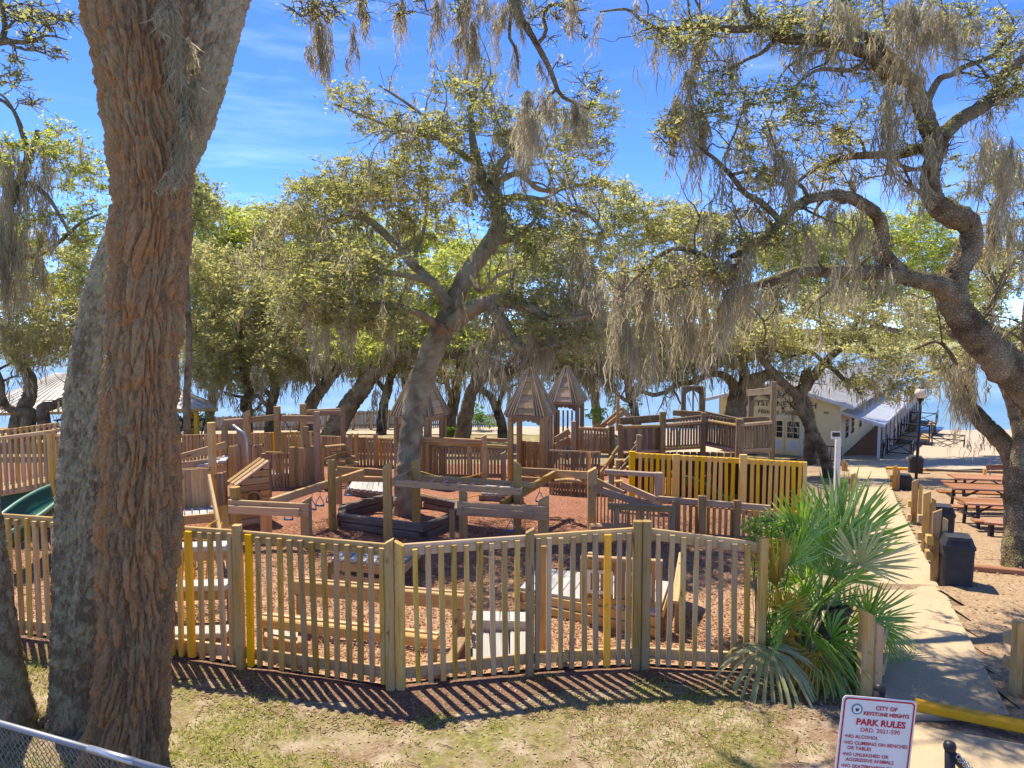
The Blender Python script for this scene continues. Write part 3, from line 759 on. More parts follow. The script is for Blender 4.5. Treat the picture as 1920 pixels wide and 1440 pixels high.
# wood-chip floor of the playground
S_, R_ = np.linspace(0, 1, 110), np.linspace(0, 1, 70)
SS, RR_ = np.meshgrid(S_, R_)
XX = -17 + (0.352 * 8.2 + 17) * SS
y0 = np.interp(XX, _fx, _fy) + 0.02
YY = y0 + (21.0 - y0) * RR_
XX = -17 + (0.352 * YY + 17) * SS
ZZ = gz(XX, YY) + 0.012 + (fbm(XX * 1.7, YY * 1.7, 9, 3) - 0.5) * 0.09 * np.clip((YY - y0) / 0.8, 0, 1)
n_, m_ = XX.shape
i_ = np.arange(n_ - 1)[:, None] * m_; j_ = np.arange(m_ - 1)[None]
tag(wmesh('mulch', np.stack([XX, YY, ZZ], -1).reshape(-1, 3), np.stack([i_ + j_, i_ + j_ + 1, i_ + m_ + j_ + 1, i_ + m_ + j_], -1).reshape(-1, 4), M['mulch'], None, True), kind='structure')

# worn bark mulch along the outside of the fence
def strip_zone(c):
    d = np.interp(c[:, 0], _fx, _fy) - c[:, 1]
    return (d > -0.12) & (d < 0.16 + 0.85 * fbm(c[:, 0] * 0.9, c[:, 1] * 0.9, 81, 4)) & (c[:, 0] < 3.6)
grid('mulch', np.linspace(-9.5, 3.7, 300), np.linspace(6.6, 10.6, 120), lambda x, y: gz(x, y) + bumps(x, y) - 0.022 + (fbm(x * 5, y * 5, 83, 2) - 0.5) * 0.02, M['oldmulch'], strip_zone)

# concrete path down to the pavilion
PL = [(1650, 1345), (1644, 1200), (1624, 1050), (1613, 952), (1605, 915), (1587, 876), (1572, 864)]
PR = [(1893, 1345), (1817, 1200), (1737, 1050), (1686, 952), (1672, 915), (1660, 876), (1668, 864)]
pl = catmull(np.array([tuple(G(*p)) for p in PL]), 40); pr = catmull(np.array([tuple(G(*p)) for p in PR]), 40)
def strip(name, A, B, mat, dz=0.03, th=0.12, kind='structure'):
    A = A.copy(); B = B.copy(); A[:, 2] += dz; B[:, 2] += dz; n = len(A)
    V = np.vstack([A, B, A - (0, 0, th), B - (0, 0, th)]); k = np.arange(n - 1)
    Q = np.vstack([np.stack([k, n + k, n + k + 1, k + 1], 1), np.stack([2 * n + k, k, k + 1, 2 * n + k + 1], 1), np.stack([n + k, 3 * n + k, 3 * n + k + 1, n + k + 1], 1), [[0, 2 * n, 3 * n, n]], [[n - 1, 2 * n - 1, 4 * n - 1, 3 * n - 1]]])
    return tag(wmesh(name, V, Q, mat, None, False), kind=kind)
# slabs of the path, each with a joint
cuts = [0, 5, 9, 13, 17, 21, 25, 29, 33, 37, 39]
for a, b in zip(cuts[:-1], cuts[1:]):
    A = pl[a:b + 1].copy(); B = pr[a:b + 1].copy()
    A[-1] -= (A[-1] - A[-2]) / (np.linalg.norm(A[-1] - A[-2]) + 1e-6) * 0.022
    B[-1] -= (B[-1] - B[-2]) / (np.linalg.norm(B[-1] - B[-2]) + 1e-6) * 0.022
    strip('path', A, B, M['path'])
# paved apron in front of the kerb, and the drive near the camera
ap = [G(1655, 1352), G(1960, 1406), W(2300, 1700, 4.7), W(1600, 1700, 4.7)]
for p in ap[2:]: p.z = 0
for k in range(2):
    a, b = k / 2, (k + 1) / 2 - 0.006
    q = [ap[0].lerp(ap[3], a), ap[1].lerp(ap[2], a), ap[1].lerp(ap[2], b), ap[0].lerp(ap[3], b)]
    V = [(p.x, p.y, 0.02) for p in q] + [(p.x, p.y, -0.12) for p in q]
    tag(wmesh('pavement', V, [(3, 2, 1, 0), (4, 5, 6, 7), (0, 1, 5, 4), (1, 2, 6, 5), (2, 3, 7, 6), (3, 0, 4, 7)], M['path']), kind='structure')

# leafy sand right of the path, pale beach beyond, lake and far shore
def right_of_path(c): return c[:, 0] > np.interp(c[:, 1], pr[:, 1], pr[:, 0]) + 0.03
grid('picnic_ground', np.linspace(3, 34, 130), np.linspace(5.2, 33, 110), lambda x, y: gz(x, y) + 0.006 + (fbm(x * 1.3, y * 1.3, 21, 4) - 0.5) * 0.07, M['brownsand'], right_of_path)
def beach_zone(c):
    return (c[:, 1] > 32.0 + 3.5 * fbm(c[:, 0] * 0.3, c[:, 1] * 0 + 2, 5, 2)) & ((c[:, 0] > 18.0) | (c[:, 1] > 44))
grid('beach', np.linspace(-30, 75, 160), np.linspace(31, 68, 90), lambda x, y: gz(x, y) + 0.02 + (fbm(x * 0.8, y * 0.8, 31, 3) - 0.5) * 0.10, M['beach'], beach_zone)
tag(wmesh('lake', [(-1500, 50, LAKE_Z), (1500, 50, LAKE_Z), (1500, 900, LAKE_Z), (-1500, 900, LAKE_Z)], [(0, 1, 2, 3)], M['water']), kind='structure')
sx = np.linspace(-1600, 1800, 120); sy = np.array([230, 262, 300, 340, 420, 560, 900, 1600, 4000.0])
def shore_z(x, y):
    edge = 355 - 95 * np.clip((x - 60) / 120, 0, 1) + 45 * (fbm(x * 0.012, y * 0.004, 41, 3) - 0.5)
    return LAKE_Z + np.clip((y - edge) * 0.02, -2.0, 0.35) + np.clip((y - 460) * 0.004, 0, 1.2)
grid('far_shore', sx, sy, shore_z, M['shore'])
# far treeline, one mass
n = 26000
tx = rng.uniform(-620, 760, n); ty = 560 + rng.uniform(0, 60, n) + 60 * np.sin(tx * 0.006)
hgt = 5 + 9 * fbm(tx * 0.03, tx * 0, 51, 4)
tz = LAKE_Z + 0.6 + hgt * rng.uniform(0, 1, n) ** 0.7
V, Q, tn = leaves(np.stack([tx, ty, tz], 1), 3.6, 0.9, tint=np.clip(rng.normal(0.22, 0.16, n), 0, 1), tri=True)
tag(wmesh('treeline', V, Q, M['leaf'], None, True, tn), 'low hazy line of trees along the far lake shore', 'treeline', kind='stuff')
# ================================================================== THE BIG FOREGROUND TRUNKS
def bark_trunk(root, name, pts, Y, nth, nz, mat, cw, cl, depth, seed, shag=0.5, base_flare=0.0):
    C = np.array([(*W(p[0], p[1], Y if len(p) < 4 else p[3]), px(p[2] / 2, Y if len(p) < 4 else p[3])) for p in pts])
    D = catmull(C, nz); P, R = D[:, :3], D[:, 3]
    T, A, B = frames(P); th = np.linspace(0, 2 * np.pi, nth, endpoint=False)
    seg = np.concatenate([[0], np.cumsum(np.linalg.norm(np.diff(P, axis=0), axis=1))])
    Rm = R.mean(); nc = max(6, int(2 * np.pi * Rm / cw))
    TH, ZZ = np.meshgrid(th, seg); CT, ST = np.cos(TH), np.sin(TH)
    w1 = vnoise(CT * 1.3 + 4, ZZ * 1.1 + ST * 1.3, seed) - 0.5; w2 = vnoise(CT * 3 + 8, ZZ * 3 + ST * 3, seed + 3) - 0.5
    a = np.mod(TH / (2 * np.pi) * nc + w1 * 2.4 + w2 * 1.1, nc); b = ZZ / cl + w2 * 0.5 + (vnoise(TH * nc / 6.28, ZZ * 0.3, seed + 7) - 0.5) * 0.7
    F1, F2, H, DB = worley(a, b, nc, seed)
    edge = np.clip((F2 - F1) / 0.30, 0, 1) ** 0.7
    # second, finer set of strips
    a2 = np.mod(TH / (2 * np.pi) * nc * 2 + w1 * 4 + w2 * 3, nc * 2); b2 = ZZ / (cl * 0.55) + w1 * 1.3
    G1, G2, H2, DB2 = worley(a2, b2, nc * 2, seed + 31)
    e2 = np.clip((G2 - G1) / 0.3, 0, 1)
    lobes = 1 + 0.035 * np.sin(3 * TH + 1.0 + ZZ * 0.4) + 0.03 * np.sin(5 * TH + 2.2 - ZZ * 0.6) + 0.10 * (vnoise(CT * 1.1 + 3, ST * 1.1 + ZZ * 0.9, seed + 11) - 0.5)
    disp = depth * (edge * (0.55 + 0.7 * H) - shag * DB * edge * 0.5 + 0.35 * e2 * (0.4 + H2) - 0.6) + depth * 0.8 * (fbm(TH * nc * 0.9, ZZ * 26, seed + 13, 3) - 0.5)
    seam = np.minimum(th, 2 * np.pi - th)[None] ; blend = np.clip(seam / 0.25, 0, 1); disp = disp * blend + depth * 0.1 * (1 - blend)
    rr = R[:, None] * lobes + disp
    V = P[:, None] + rr[..., None] * (CT[..., None] * A[:, None] + ST[..., None] * B[:, None])
    tint = np.clip(0.45 * H + 0.25 * H2 + 0.45 * (fbm(CT * 1.5 + 7, ZZ * 0.8 + ST * 1.5, seed + 21, 3) - 0.15) + 0.035 * (ZZ - 3.2) + 0.05 * rng.normal(size=H.shape), 0, 1)
    tint = np.clip(0.5 + (tint - np.median(tint)) * 1.9, 0, 1)
    i = np.arange(nz - 1)[:, None] * nth; j = np.arange(nth)[None]; j2 = (j + 1) % nth
    Q = np.stack([i + j, i + j2, i + nth + j2, i + nth + j], -1).reshape(-1, 4)
    wmesh(name, V.reshape(-1, 3), Q, mat, root, True, tint.ravel())
    return D

cedar = thing('cedar_tree', 'massive foreground cedar trunk with shaggy reddish peeling bark', 'tree', tuple(W(236, 1478, 6.2)))
cedar_D = bark_trunk(cedar, 'trunk', [(222, 1530, 190), (232, 1440, 150), (247, 1300, 122), (253, 1200, 116), (258, 1000, 126), (260, 800, 120), (267, 640, 112), (279, 480, 115), (284, 350, 117), (275, 240, 127), (260, 120, 139), (243, 0, 150), (222, -160, 178), (190, -340, 180)], 6.2, 270, 560, M['bark_red'], 0.047, 0.36, 0.052, 5, 1.2)
oak_l = thing('oak_tree', 'lichen covered grey oak trunk crossing behind the red cedar', 'tree', tuple(W(148, 1378, 7.05)))
oak_D = bark_trunk(oak_l, 'trunk', [(150, 1440, 150), (150, 1370, 116), (148, 1290, 94), (147, 1200, 90), (150, 1000, 84), (163, 800, 80), (184, 640, 78), (222, 500, 78), (285, 370, 80), (336, 262, 84), (372, 140, 90), (402, 0, 104), (446, -160, 112), (500, -330, 104)], 7.05, 160, 420, M['bark_lichen'], 0.055, 0.085, 0.028, 23, 0.4)
# surface roots of the oak
for r in ([(125, 1330, 46), (92, 1346, 30), (60, 1372, 20)], [(160, 1372, 60), (200, 1392, 40), (230, 1420, 20)]):
    C = np.array([(*W(u, v, 6.95), px(w / 2, 6.95)) for u, v, w in r]); D = catmull(C, 16)
    V, Q = tube(D[:, :3], D[:, 3], 14, 0.35, 3); wmesh('root', V, Q, M['bark'], oak_l, True, rng.uniform(0.2, 0.8, len(V)))
leaner = thing('oak_tree', 'dark leaning oak trunk cut off by the lower left corner', 'tree', tuple(W(0, 1386, 6.8)))
bark_trunk(leaner, 'trunk', [(6, 1440, 190), (0, 1370, 128), (-14, 1270, 104), (-32, 1150, 96), (-52, 1000, 92), (-78, 800, 90), (-110, 550, 84), (-150, 250, 80)], 6.8, 100, 200, M['bark_lichen'], 0.075, 0.10, 0.024, 41, 0.3)
# moss that clings in the fork and down the cedar's edge
tops, lens, cnt, wid = [], [], [], []
for u, v, l, w, Y in [(326, -10, 90, 26, 5.95), (332, 50, 120, 24, 5.93), (346, 70, 90, 22, 6.25), (362, 110, 70, 22, 6.4), (376, 140, 70, 16, 6.5), (352, 140, 120, 30, 6.1), (338, 190, 110, 22, 5.95), (360, 190, 90, 30, 6.3), (345, 250, 90, 26, 6.0), (338, 300, 70, 20, 5.95), (304, 10, 110, 12, 5.78), (318, 336, 26, 40, 5.85), (214, 690, 40, 12, 5.9), (205, 655, 30, 10, 5.95)]:
    tops.append(tuple(W(u, v, Y))); lens.append(px(l, Y)); cnt.append(l * w * 0.075 + 6); wid.append(px(w, Y) / 3)
V, Q, tn = clump_strands(np.array(tops), np.array(lens), cnt, wid, 0.011, 0.05)
wmesh('hanging_moss', V, Q, M['moss'], cedar, True, tn)['kind'] = 'stuff'

# ================================================================== CENTRAL OAK
t = Tree('oak_tree', 'mossy live oak leaning right from the log planter in the playground', tuple(W(760, 972, 15.2)), leaf='leaf', bark='bark_lichen')
Yc = 15.2
D = t.limb([(757, 985, 58), (761, 955, 46), (766, 880, 42), (778, 760, 44), (803, 678, 45), (833, 612, 42), (855, 560, 36), (876, 516, 33), (912, 466, 31), (933, 434, 29), (934, 396, 27), (927, 362, 24), (918, 335, 18)], Yc, Yc + 0.4, k=22, gnarl=0.15)
A = t.limb([(846, 612, 32), (868, 592, 31), (894, 576, 30), (927, 562, 27), (962, 566, 23), (992, 578, 19), (1030, 597, 15), (1070, 600, 12), (1110, 590, 8)], Yc, Yc - 1.6, k=14)
A2 = t.limb([(917, 568, 22), (942, 604, 20), (972, 646, 18), (992, 654, 14), (1024, 652, 10), (1060, 640, 7)], Yc - 0.6, Yc - 1.4)
Bq = t.limb([(846, 575, 20), (805, 522, 17), (767, 487, 16), (730, 446, 14), (697, 417, 13), (667, 407, 11), (630, 412, 9), (588, 418, 7), (540, 425, 4)], Yc, Yc + 0.8)
Cq = t.limb([(815, 535, 14), (797, 525, 14), (755, 515, 12), (713, 508, 11), (672, 492, 11), (630, 483, 9), (580, 492, 6), (530, 500, 4)], Yc, Yc - 1.8)
Dq = t.limb([(838, 620, 18), (822, 609, 16), (776, 583, 13), (734, 571, 11), (688, 571, 11), (630, 555, 8), (585, 548, 5)], Yc, Yc - 2.2)
E = t.limb([(936, 450, 18), (963, 446, 11), (992, 425, 8), (1010, 400, 5)], Yc, Yc - 0.8)
t1 = t.limb([(928, 366, 24), (905, 338, 20), (893, 295, 16), (887, 258, 13), (882, 215, 10), (892, 170, 7), (906, 128, 4)], Yc + 0.3, Yc + 0.8)
t2 = t.limb([(897, 310, 14), (872, 292, 11), (850, 277, 10), (827, 262, 8), (800, 225, 6), (760, 192, 5), (710, 160, 3)], Yc + 0.5, Yc - 1)
t3 = t.limb([(830, 262, 7), (790, 252, 6), (753, 243, 5), (690, 221, 4), (625, 194, 2.5)], Yc - 0.4, Yc - 1.8)
t4 = t.limb([(930, 375, 18), (952, 372, 13), (977, 370, 12), (1023, 377, 10), (1067, 390, 9), (1107, 404, 8), (1130, 433, 6)], Yc + 0.3, Yc - 1.2)
t5 = t.limb([(922, 350, 16), (945, 335, 12), (975, 325, 10), (1005, 352, 9), (1036, 358, 8), (1063, 346, 7), (1085, 320, 4)], Yc + 0.3, Yc + 1.8)
t6 = t.limb([(920, 345, 16), (935, 310, 12), (960, 280, 10), (975, 240, 8), (1010, 215, 6), (1050, 190, 4)], Yc + 0.3, Yc + 1.4)
t7 = t.limb([(770, 490, 10), (790, 450, 8), (800, 400, 6), (790, 360, 4)], Yc + 0.3, Yc + 1.6)
t8 = t.limb([(880, 520, 12), (902, 545, 9), (930, 520, 6), (965, 505, 4)], Yc, Yc - 1)
for b in [(600, 385, 105, 62, 15.8, 1.8, 62), (545, 450, 80, 70, 15.6, 1.8, 46), (680, 345, 85, 55, 15.8, 1.8, 48), (755, 330, 85, 60, 15.9, 1.6, 42), (640, 500, 120, 52, 14, 1.5, 52), (590, 560, 95, 50, 13.4, 1.2, 36), (700, 590, 95, 45, 13.6, 1.2, 30), (820, 262, 66, 55, 15, 1.3, 22), (740, 222, 85, 42, 14.5, 1.0, 16), (895, 195, 82, 85, 15.8, 1.4, 30), (1000, 255, 96, 85, 16, 1.4, 34), (1085, 300, 75, 95, 15.2, 1.4, 26), (965, 410, 60, 45, 14.8, 1, 20), (1045, 450, 90, 70, 14.3, 1.2, 36), (1000, 560, 90, 50, 14, 1, 26), (1050, 640, 70, 45, 13.8, 0.8, 16), (800, 400, 80, 60, 16.4, 1.2, 30), (880, 330, 60, 60, 15.4, 1, 18), (1110, 220, 50, 60, 16, 1, 14), (660, 180, 60, 28, 13.6, 0.6, 8)]:
    t.blob(*b)
t.sprout(2.6, (0.6, 2.1), 0.04)
t.grow(per=92, L=0.076, sig=0.25, moss_f=0.6, moss_L=(0.3, 1.0), moss_n=10, mw=0.02)
for q in (A, A2, Bq, Cq, Dq): t.limb_moss(q, 16, (0.3, 0.9), 10, 0.05, 0.02)
t.moss_at([(992, 215, 120, 34), (1008, 205, 110, 26), (1090, 185, 100, 30), (1075, 195, 80, 26), (975, 240, 90, 22), (1060, 560, 120, 40), (930, 600, 130, 26), (890, 640, 100, 30), (1080, 480, 130, 40), (860, 540, 90, 20), (730, 560, 100, 26), (660, 590, 100, 40), (610, 600, 110, 50), (935, 390, 80, 18), (880, 300, 70, 24), (1105, 540, 160, 40), (1020, 610, 110, 40)], 14.2, 0.018)
t.done()

# ================================================================== BIG RIGHT OAK
t = Tree('oak_tree', 'huge gnarled live oak arching in from the right edge', tuple(W(2105, 1080, 12.2)), leaf='leaf')
Yr = 12.0
D = t.limb([(2120, 1110, 110), (2085, 960, 92), (2010, 830, 82), (1950, 752, 76), (1905, 706, 72), (1868, 668, 67), (1832, 634, 60), (1803, 595, 53), (1786, 556, 50), (1797, 506, 41), (1819, 464, 38), (1818, 424, 38), (1788, 403, 44), (1757, 386, 37), (1742, 352, 33), (1750, 305, 31), (1760, 266, 32)], 12.4, 11.6, k=24, gnarl=0.12)
f1 = t.limb([(1758, 275, 34), (1738, 232, 32), (1724, 186, 28), (1706, 150, 26), (1668, 137, 26), (1634, 104, 24), (1591, 86, 22), (1548, 77, 20), (1484, 73, 18), (1454, 66, 15), (1433, 47, 14), (1407, 36, 12), (1395, 0, 10), (1385, -40, 8)], 11.6, 10.6, k=16)
f2 = t.limb([(1440, 58, 13), (1420, 54, 13), (1373, 56, 13), (1330, 51, 11), (1279, 52, 9), (1241, 55, 7), (1202, 38, 6), (1177, 18, 5), (1125, 22, 3)], 10.7, 10.2)
f3 = t.limb([(1710, 150, 20), (1681, 118, 18), (1634, 76, 16), (1591, 34, 14), (1570, -30, 12)], 11.3, 11.8)
f4 = t.limb([(1760, 262, 30), (1782, 243, 27), (1805, 222, 25), (1847, 197, 23), (1869, 170, 20), (1886, 132, 17), (1920, 108, 14), (1960, 80, 12)], 11.6, 12.0, k=16)
f5 = t.limb([(1860, 190, 14), (1885, 178, 12), (1925, 160, 10), (1970, 150, 7)], 11.8, 11)
f6 = t.limb([(1735, 200, 16), (1760, 150, 12), (1785, 140, 10), (1809, 124, 9), (1856, 106, 8), (1900, 60, 6)], 11.5, 12.6)
l1 = t.limb([(1790, 552, 44), (1760, 536, 36), (1719, 524, 32), (1668, 510, 30), (1621, 508, 27), (1548, 507, 23), (1484, 513, 20), (1433, 530, 17), (1395, 548, 12), (1360, 580, 7)], 11.8, 10.6, k=16)
l2 = t.limb([(1700, 515, 32), (1672, 500, 30), (1651, 472, 28), (1656, 438, 25), (1642, 402, 23), (1608, 374, 22), (1561, 364, 19), (1510, 378, 18), (1476, 401, 16), (1433, 443, 14), (1399, 468, 13), (1370, 480, 10)], 11.6, 10.0, k=16)
l3 = t.limb([(1385, 500, 9), (1339, 495, 10), (1305, 474, 10), (1271, 466, 10), (1241, 476, 9), (1215, 500, 8), (1185, 527, 6), (1160, 560, 4)], 10.0, 9.4)
l3b = t.limb([(1399, 468, 12), (1385, 500, 10), (1370, 540, 7), (1345, 585, 4)], 10, 9.6)
l4 = t.limb([(1746, 272, 22), (1732, 276, 20), (1689, 290, 17), (1638, 291, 14), (1583, 296, 11), (1527, 318, 8), (1490, 345, 5)], 11.6, 12.6)
l5 = t.limb([(1460, 412, 11), (1450, 400, 11), (1425, 380, 11), (1395, 362, 10), (1373, 332, 9), (1339, 296, 7), (1314, 278, 5), (1290, 250, 3)], 10.4, 10.0)
l6 = t.limb([(1373, 328, 7), (1395, 322, 6), (1416, 320, 6), (1450, 335, 5), (1462, 350, 3)], 10.1, 10.6)
l7 = t.limb([(1640, 104, 10), (1615, 122, 8), (1590, 133, 8), (1545, 130, 7), (1520, 138, 5), (1480, 170, 3)], 11.2, 10.6)
l8 = t.limb([(1454, 72, 9), (1430, 98, 7), (1400, 112, 6), (1375, 128, 5), (1355, 142, 3)], 10.7, 10.4)
l9 = t.limb([(1745, 305, 10), (1720, 318, 8), (1690, 312, 7), (1665, 300, 5)], 11.6, 11)
for b in [(1290, 60, 90, 40, 10.4, 0.8, 26), (1440, 40, 80, 45, 10.8, 0.8, 24), (1520, 60, 80, 60, 11, 1, 24), (1620, 40, 90, 50, 11.8, 1, 26), (1740, 40, 90, 60, 12, 1, 30), (1850, 60, 80, 60, 12.2, 1, 28), (1890, 160, 60, 80, 11.6, 1, 22), (1350, 190, 80, 60, 10.4, 0.7, 22), (1470, 190, 100, 60, 10.8, 0.8, 26), (1430, 300, 100, 60, 10.6, 0.8, 28), (1560, 230, 80, 60, 11.5, 1, 18), (1560, 320, 80, 40, 12.4, 0.8, 18), (1660, 180, 60, 60, 11.5, 0.8, 14), (1280, 250, 50, 60, 10.2, 0.6, 14), (1400, 430, 110, 50, 10.2, 0.9, 24), (1260, 500, 90, 40, 9.6, 0.6, 18), (1690, 240, 50, 60, 11.6, 0.8, 10), (1800, 330, 60, 60, 12.2, 0.8, 12)]:
    t.blob(*b)
t.sprout(2.6, (0.4, 1.6), 0.033)
t.grow(per=62, L=0.058, sig=0.20, moss_f=0.40, moss_L=(0.2, 0.65), moss_n=9, mw=0.014, tw=1.1)
for q, n in ((f1, 26), (f2, 18), (f3, 10), (f4, 12), (l1, 26), (l2, 26), (l3, 26), (l3b, 14), (l4, 12), (l5, 14)): t.limb_moss(q, n, (0.25, 1.05), 13, 0.035, 0.014)
t.moss_at([(1310, 55, 110, 30), (1296, 120, 130, 34), (1285, 190, 140, 60), (1300, 210, 110, 40), (1268, 230, 90, 26), (1322, 230, 150, 30), (1380, 105, 90, 22), (1288, 130, 60, 18), (1565, 0, 90, 60), (1600, 20, 80, 40), (1520, 0, 100, 20), (1668, 150, 90, 26), (1665, 190, 190, 32), (1678, 210, 120, 24), (1700, 0, 130, 80), (1740, 20, 120, 80), (1780, 20, 120, 60), (1720, 100, 90, 40), (1690, 60, 120, 40), (1830, 30, 60, 30), (1736, 250, 80, 26), (1738, 310, 90, 30), (1745, 350, 60, 24), (1720, 130, 110, 30), (1870, 250, 160, 50), (1900, 260, 150, 40), (1470, 280, 130, 26), (1490, 300, 110, 22), (1455, 250, 170, 16), (1560, 380, 150, 26), (1620, 370, 150, 20), (1605, 430, 130, 14), (1500, 400, 90, 30), (1520, 440, 80, 30), (1400, 440, 150, 40), (1375, 470, 150, 44), (1350, 430, 160, 50), (1330, 480, 130, 40), (1290, 475, 140, 46), (1260, 470, 150, 44), (1230, 480, 160, 46), (1205, 500, 160, 44), (1180, 480, 170, 50), (1160, 540, 170, 40), (1320, 560, 150, 50), (1360, 570, 150, 40), (1395, 545, 120, 34), (1290, 580, 140, 46), (1225, 590, 150, 50), (1170, 600, 150, 50), (1440, 530, 70, 24), (1500, 515, 60, 30), (1560, 510, 70, 26), (1610, 500, 90, 16)], 10.4, 0.013, 0.9)
t.done()

# ================================================================== RIGHT-HAND TREES
t = Tree('oak_tree', 'slim oak at the right edge beside the picnic tables', tuple(G(1904, 1062)), leaf='leaf_pale')
b_ = G(1904, 1062); Yt = b_.y
D = t.limb([(1902, 1080, 58), (1903, 1040, 44), (1903, 960, 38), (1902, 900, 36), (1893, 845, 33), (1868, 818, 31), (1840, 790, 29), (1815, 762, 27), (1808, 735, 25), (1816, 690, 23), (1832, 640, 19), (1846, 590, 16), (1872, 540, 12), (1900, 490, 8)], Yt, Yt + 1.5, k=16)
q1 = t.limb([(1904, 905, 30), (1912, 850, 26), (1920, 790, 24), (1932, 700, 22), (1925, 600, 18), (1940, 500, 12), (1925, 400, 8)], Yt, Yt + 0.5, k=14)
q2 = t.limb([(1812, 745, 12), (1800, 700, 10), (1780, 660, 8), (1755, 640, 6), (1715, 655, 4)], Yt + 0.8, Yt + 1.6)
q3 = t.limb([(1870, 545, 8), (1850, 480, 6), (1870, 420, 5), (1850, 370, 3)], Yt + 1.4, Yt + 2)
for b in [(1880, 470, 80, 90, Yt + 2, 1, 40), (1840, 600, 60, 60, Yt + 2, 1, 22), (1890, 330, 50, 60, Yt + 1, 0.8, 20), (1770, 680, 70, 40, Yt + 2, 0.8, 20), (1900, 640, 40, 60, Yt + 1, 0.6, 12)]: t.blob(*b)
t.sprout(1.2, (0.5, 1.6), 0.035)
t.grow(per=80, L=0.07, sig=0.22, moss_f=0.6, moss_L=(0.3, 0.9), moss_n=10, mw=0.015)
for q in (D, q1, q2): t.limb_moss(q, 12, (0.3, 0.9), 12, 0.05, 0.015, 0.4)
t.moss_at([(1805, 690, 90, 40), (1790, 680, 120, 30), (1775, 690, 70, 30), (1830, 700, 90, 30), (1810, 740, 100, 26), (1870, 380, 120, 50), (1905, 400, 130, 40), (1845, 640, 80, 30), (1795, 800, 60, 12), (1818, 820, 40, 10)], Yt + 0.6, 0.015)
t.done()

t = Tree('oak_tree', 'twisted oak forking in front of the pavilion sign', tuple(W(1553, 892, 29.5)), leaf='leaf_pale')
Ym = 29.5
D = t.limb([(1556, 905, 27), (1552, 880, 21), (1540, 842, 19), (1518, 798, 20), (1500, 762, 21), (1496, 738, 22)], Ym, k=16, gnarl=0.1)
q1 = t.limb([(1497, 742, 20), (1487, 735, 17), (1465, 716, 16), (1441, 690, 15), (1418, 655, 12), (1405, 620, 8), (1380, 590, 5)], Ym, Ym - 1)
q2 = t.limb([(1498, 744, 22), (1506, 730, 20), (1522, 706, 19), (1545, 682, 16), (1565, 662, 13), (1590, 640, 10), (1606, 604, 8), (1630, 572, 5), (1650, 545, 3)], Ym, Ym + 1)
q3 = t.limb([(1524, 706, 14), (1510, 700, 12), (1500, 735, 12)], Ym + 0.4, Ym + 0.2)
q4 = t.limb([(1548, 684, 9), (1565, 694, 9), (1582, 712, 9), (1600, 717, 9), (1612, 736, 7), (1616, 740, 4)], Ym, Ym - 1.6)
q5 = t.limb([(1604, 630, 7), (1622, 640, 6), (1640, 662, 6), (1668, 670, 5), (1715, 680, 3)], Ym + 0.6, Ym - 1)
q6 = t.limb([(1520, 868, 24), (1518, 815, 19), (1521, 785, 17), (1512, 755, 16), (1500, 738, 14)], Ym + 0.7, Ym + 0.2, k=14)
q7 = t.limb([(1545, 680, 8), (1520, 660, 7), (1480, 668, 6), (1450, 650, 4), (1430, 600, 3)], Ym, Ym + 2)
q8 = t.limb([(1575, 655, 7), (1555, 620, 6), (1530, 600, 4), (1500, 590, 3)], Ym + 0.4, Ym + 2)
for b in [(1500, 620, 100, 40, Ym, 2, 50), (1600, 600, 80, 40, Ym + 1, 2, 40), (1640, 660, 100, 40, Ym - 0.6, 2, 50), (1690, 720, 70, 35, Ym - 1, 1.5, 28), (1400, 630, 70, 40, Ym - 1, 2, 34), (1490, 690, 60, 30, Ym, 1, 12), (1560, 560, 90, 30, Ym + 1, 2, 26), (1700, 600, 70, 50, Ym + 1, 2, 34), (1605, 720, 30, 25, Ym - 1.4, 0.7, 8)]: t.blob(*b)
t.sprout(1.1, (1.0, 3.0), 0.06)
t.grow(per=90, L=0.12, sig=0.38, moss_f=0.55, moss_L=(0.5, 1.4), moss_n=7, mw=0.035)
for q in (q1, q2, q4, q5, q7): t.limb_moss(q, 12, (0.4, 1.2), 9, 0.10, 0.034)
t.moss_at([(1690, 730, 60, 30), (1670, 640, 60, 40), (1610, 690, 50, 24), (1450, 700, 50, 24), (1420, 700, 60, 40)], Ym, 0.035)
t.done()

# ================================================================== OAKS BEYOND THE PLAYGROUND
def back_oak(label, base, limbs, blobs, per=85, L=0.13, sig=0.42, leaf='leaf', mf=0.95, ml=(0.5, 1.7), mn=9, mw=0.036, moss=None, lm=8):
    u, v, Y = base
    t = Tree('oak_tree', label, tuple(W(u, v, Y)), leaf=leaf, group='oaks beyond the playground')
    for i, (pts, y0, y1) in enumerate(limbs):
        D = t.limb(pts, y0, y1, k=14 if i == 0 else 10, gnarl=0.2)
        if i and lm: t.limb_moss(D, lm, (ml[0] * 0.7, ml[1] * 0.9), 8, 0.10, mw)
    for b in blobs: t.blob(*b[:6], int(b[6] * 1.65))
    if lm: t.sprout(1.4, (1.0, 3.4), 0.075)
    t.grow(per=per, L=L, sig=sig, moss_f=mf, moss_L=ml, moss_n=mn, mw=mw)
    if moss: t.moss_at(moss, Y - 1, mw)
    return t.done()
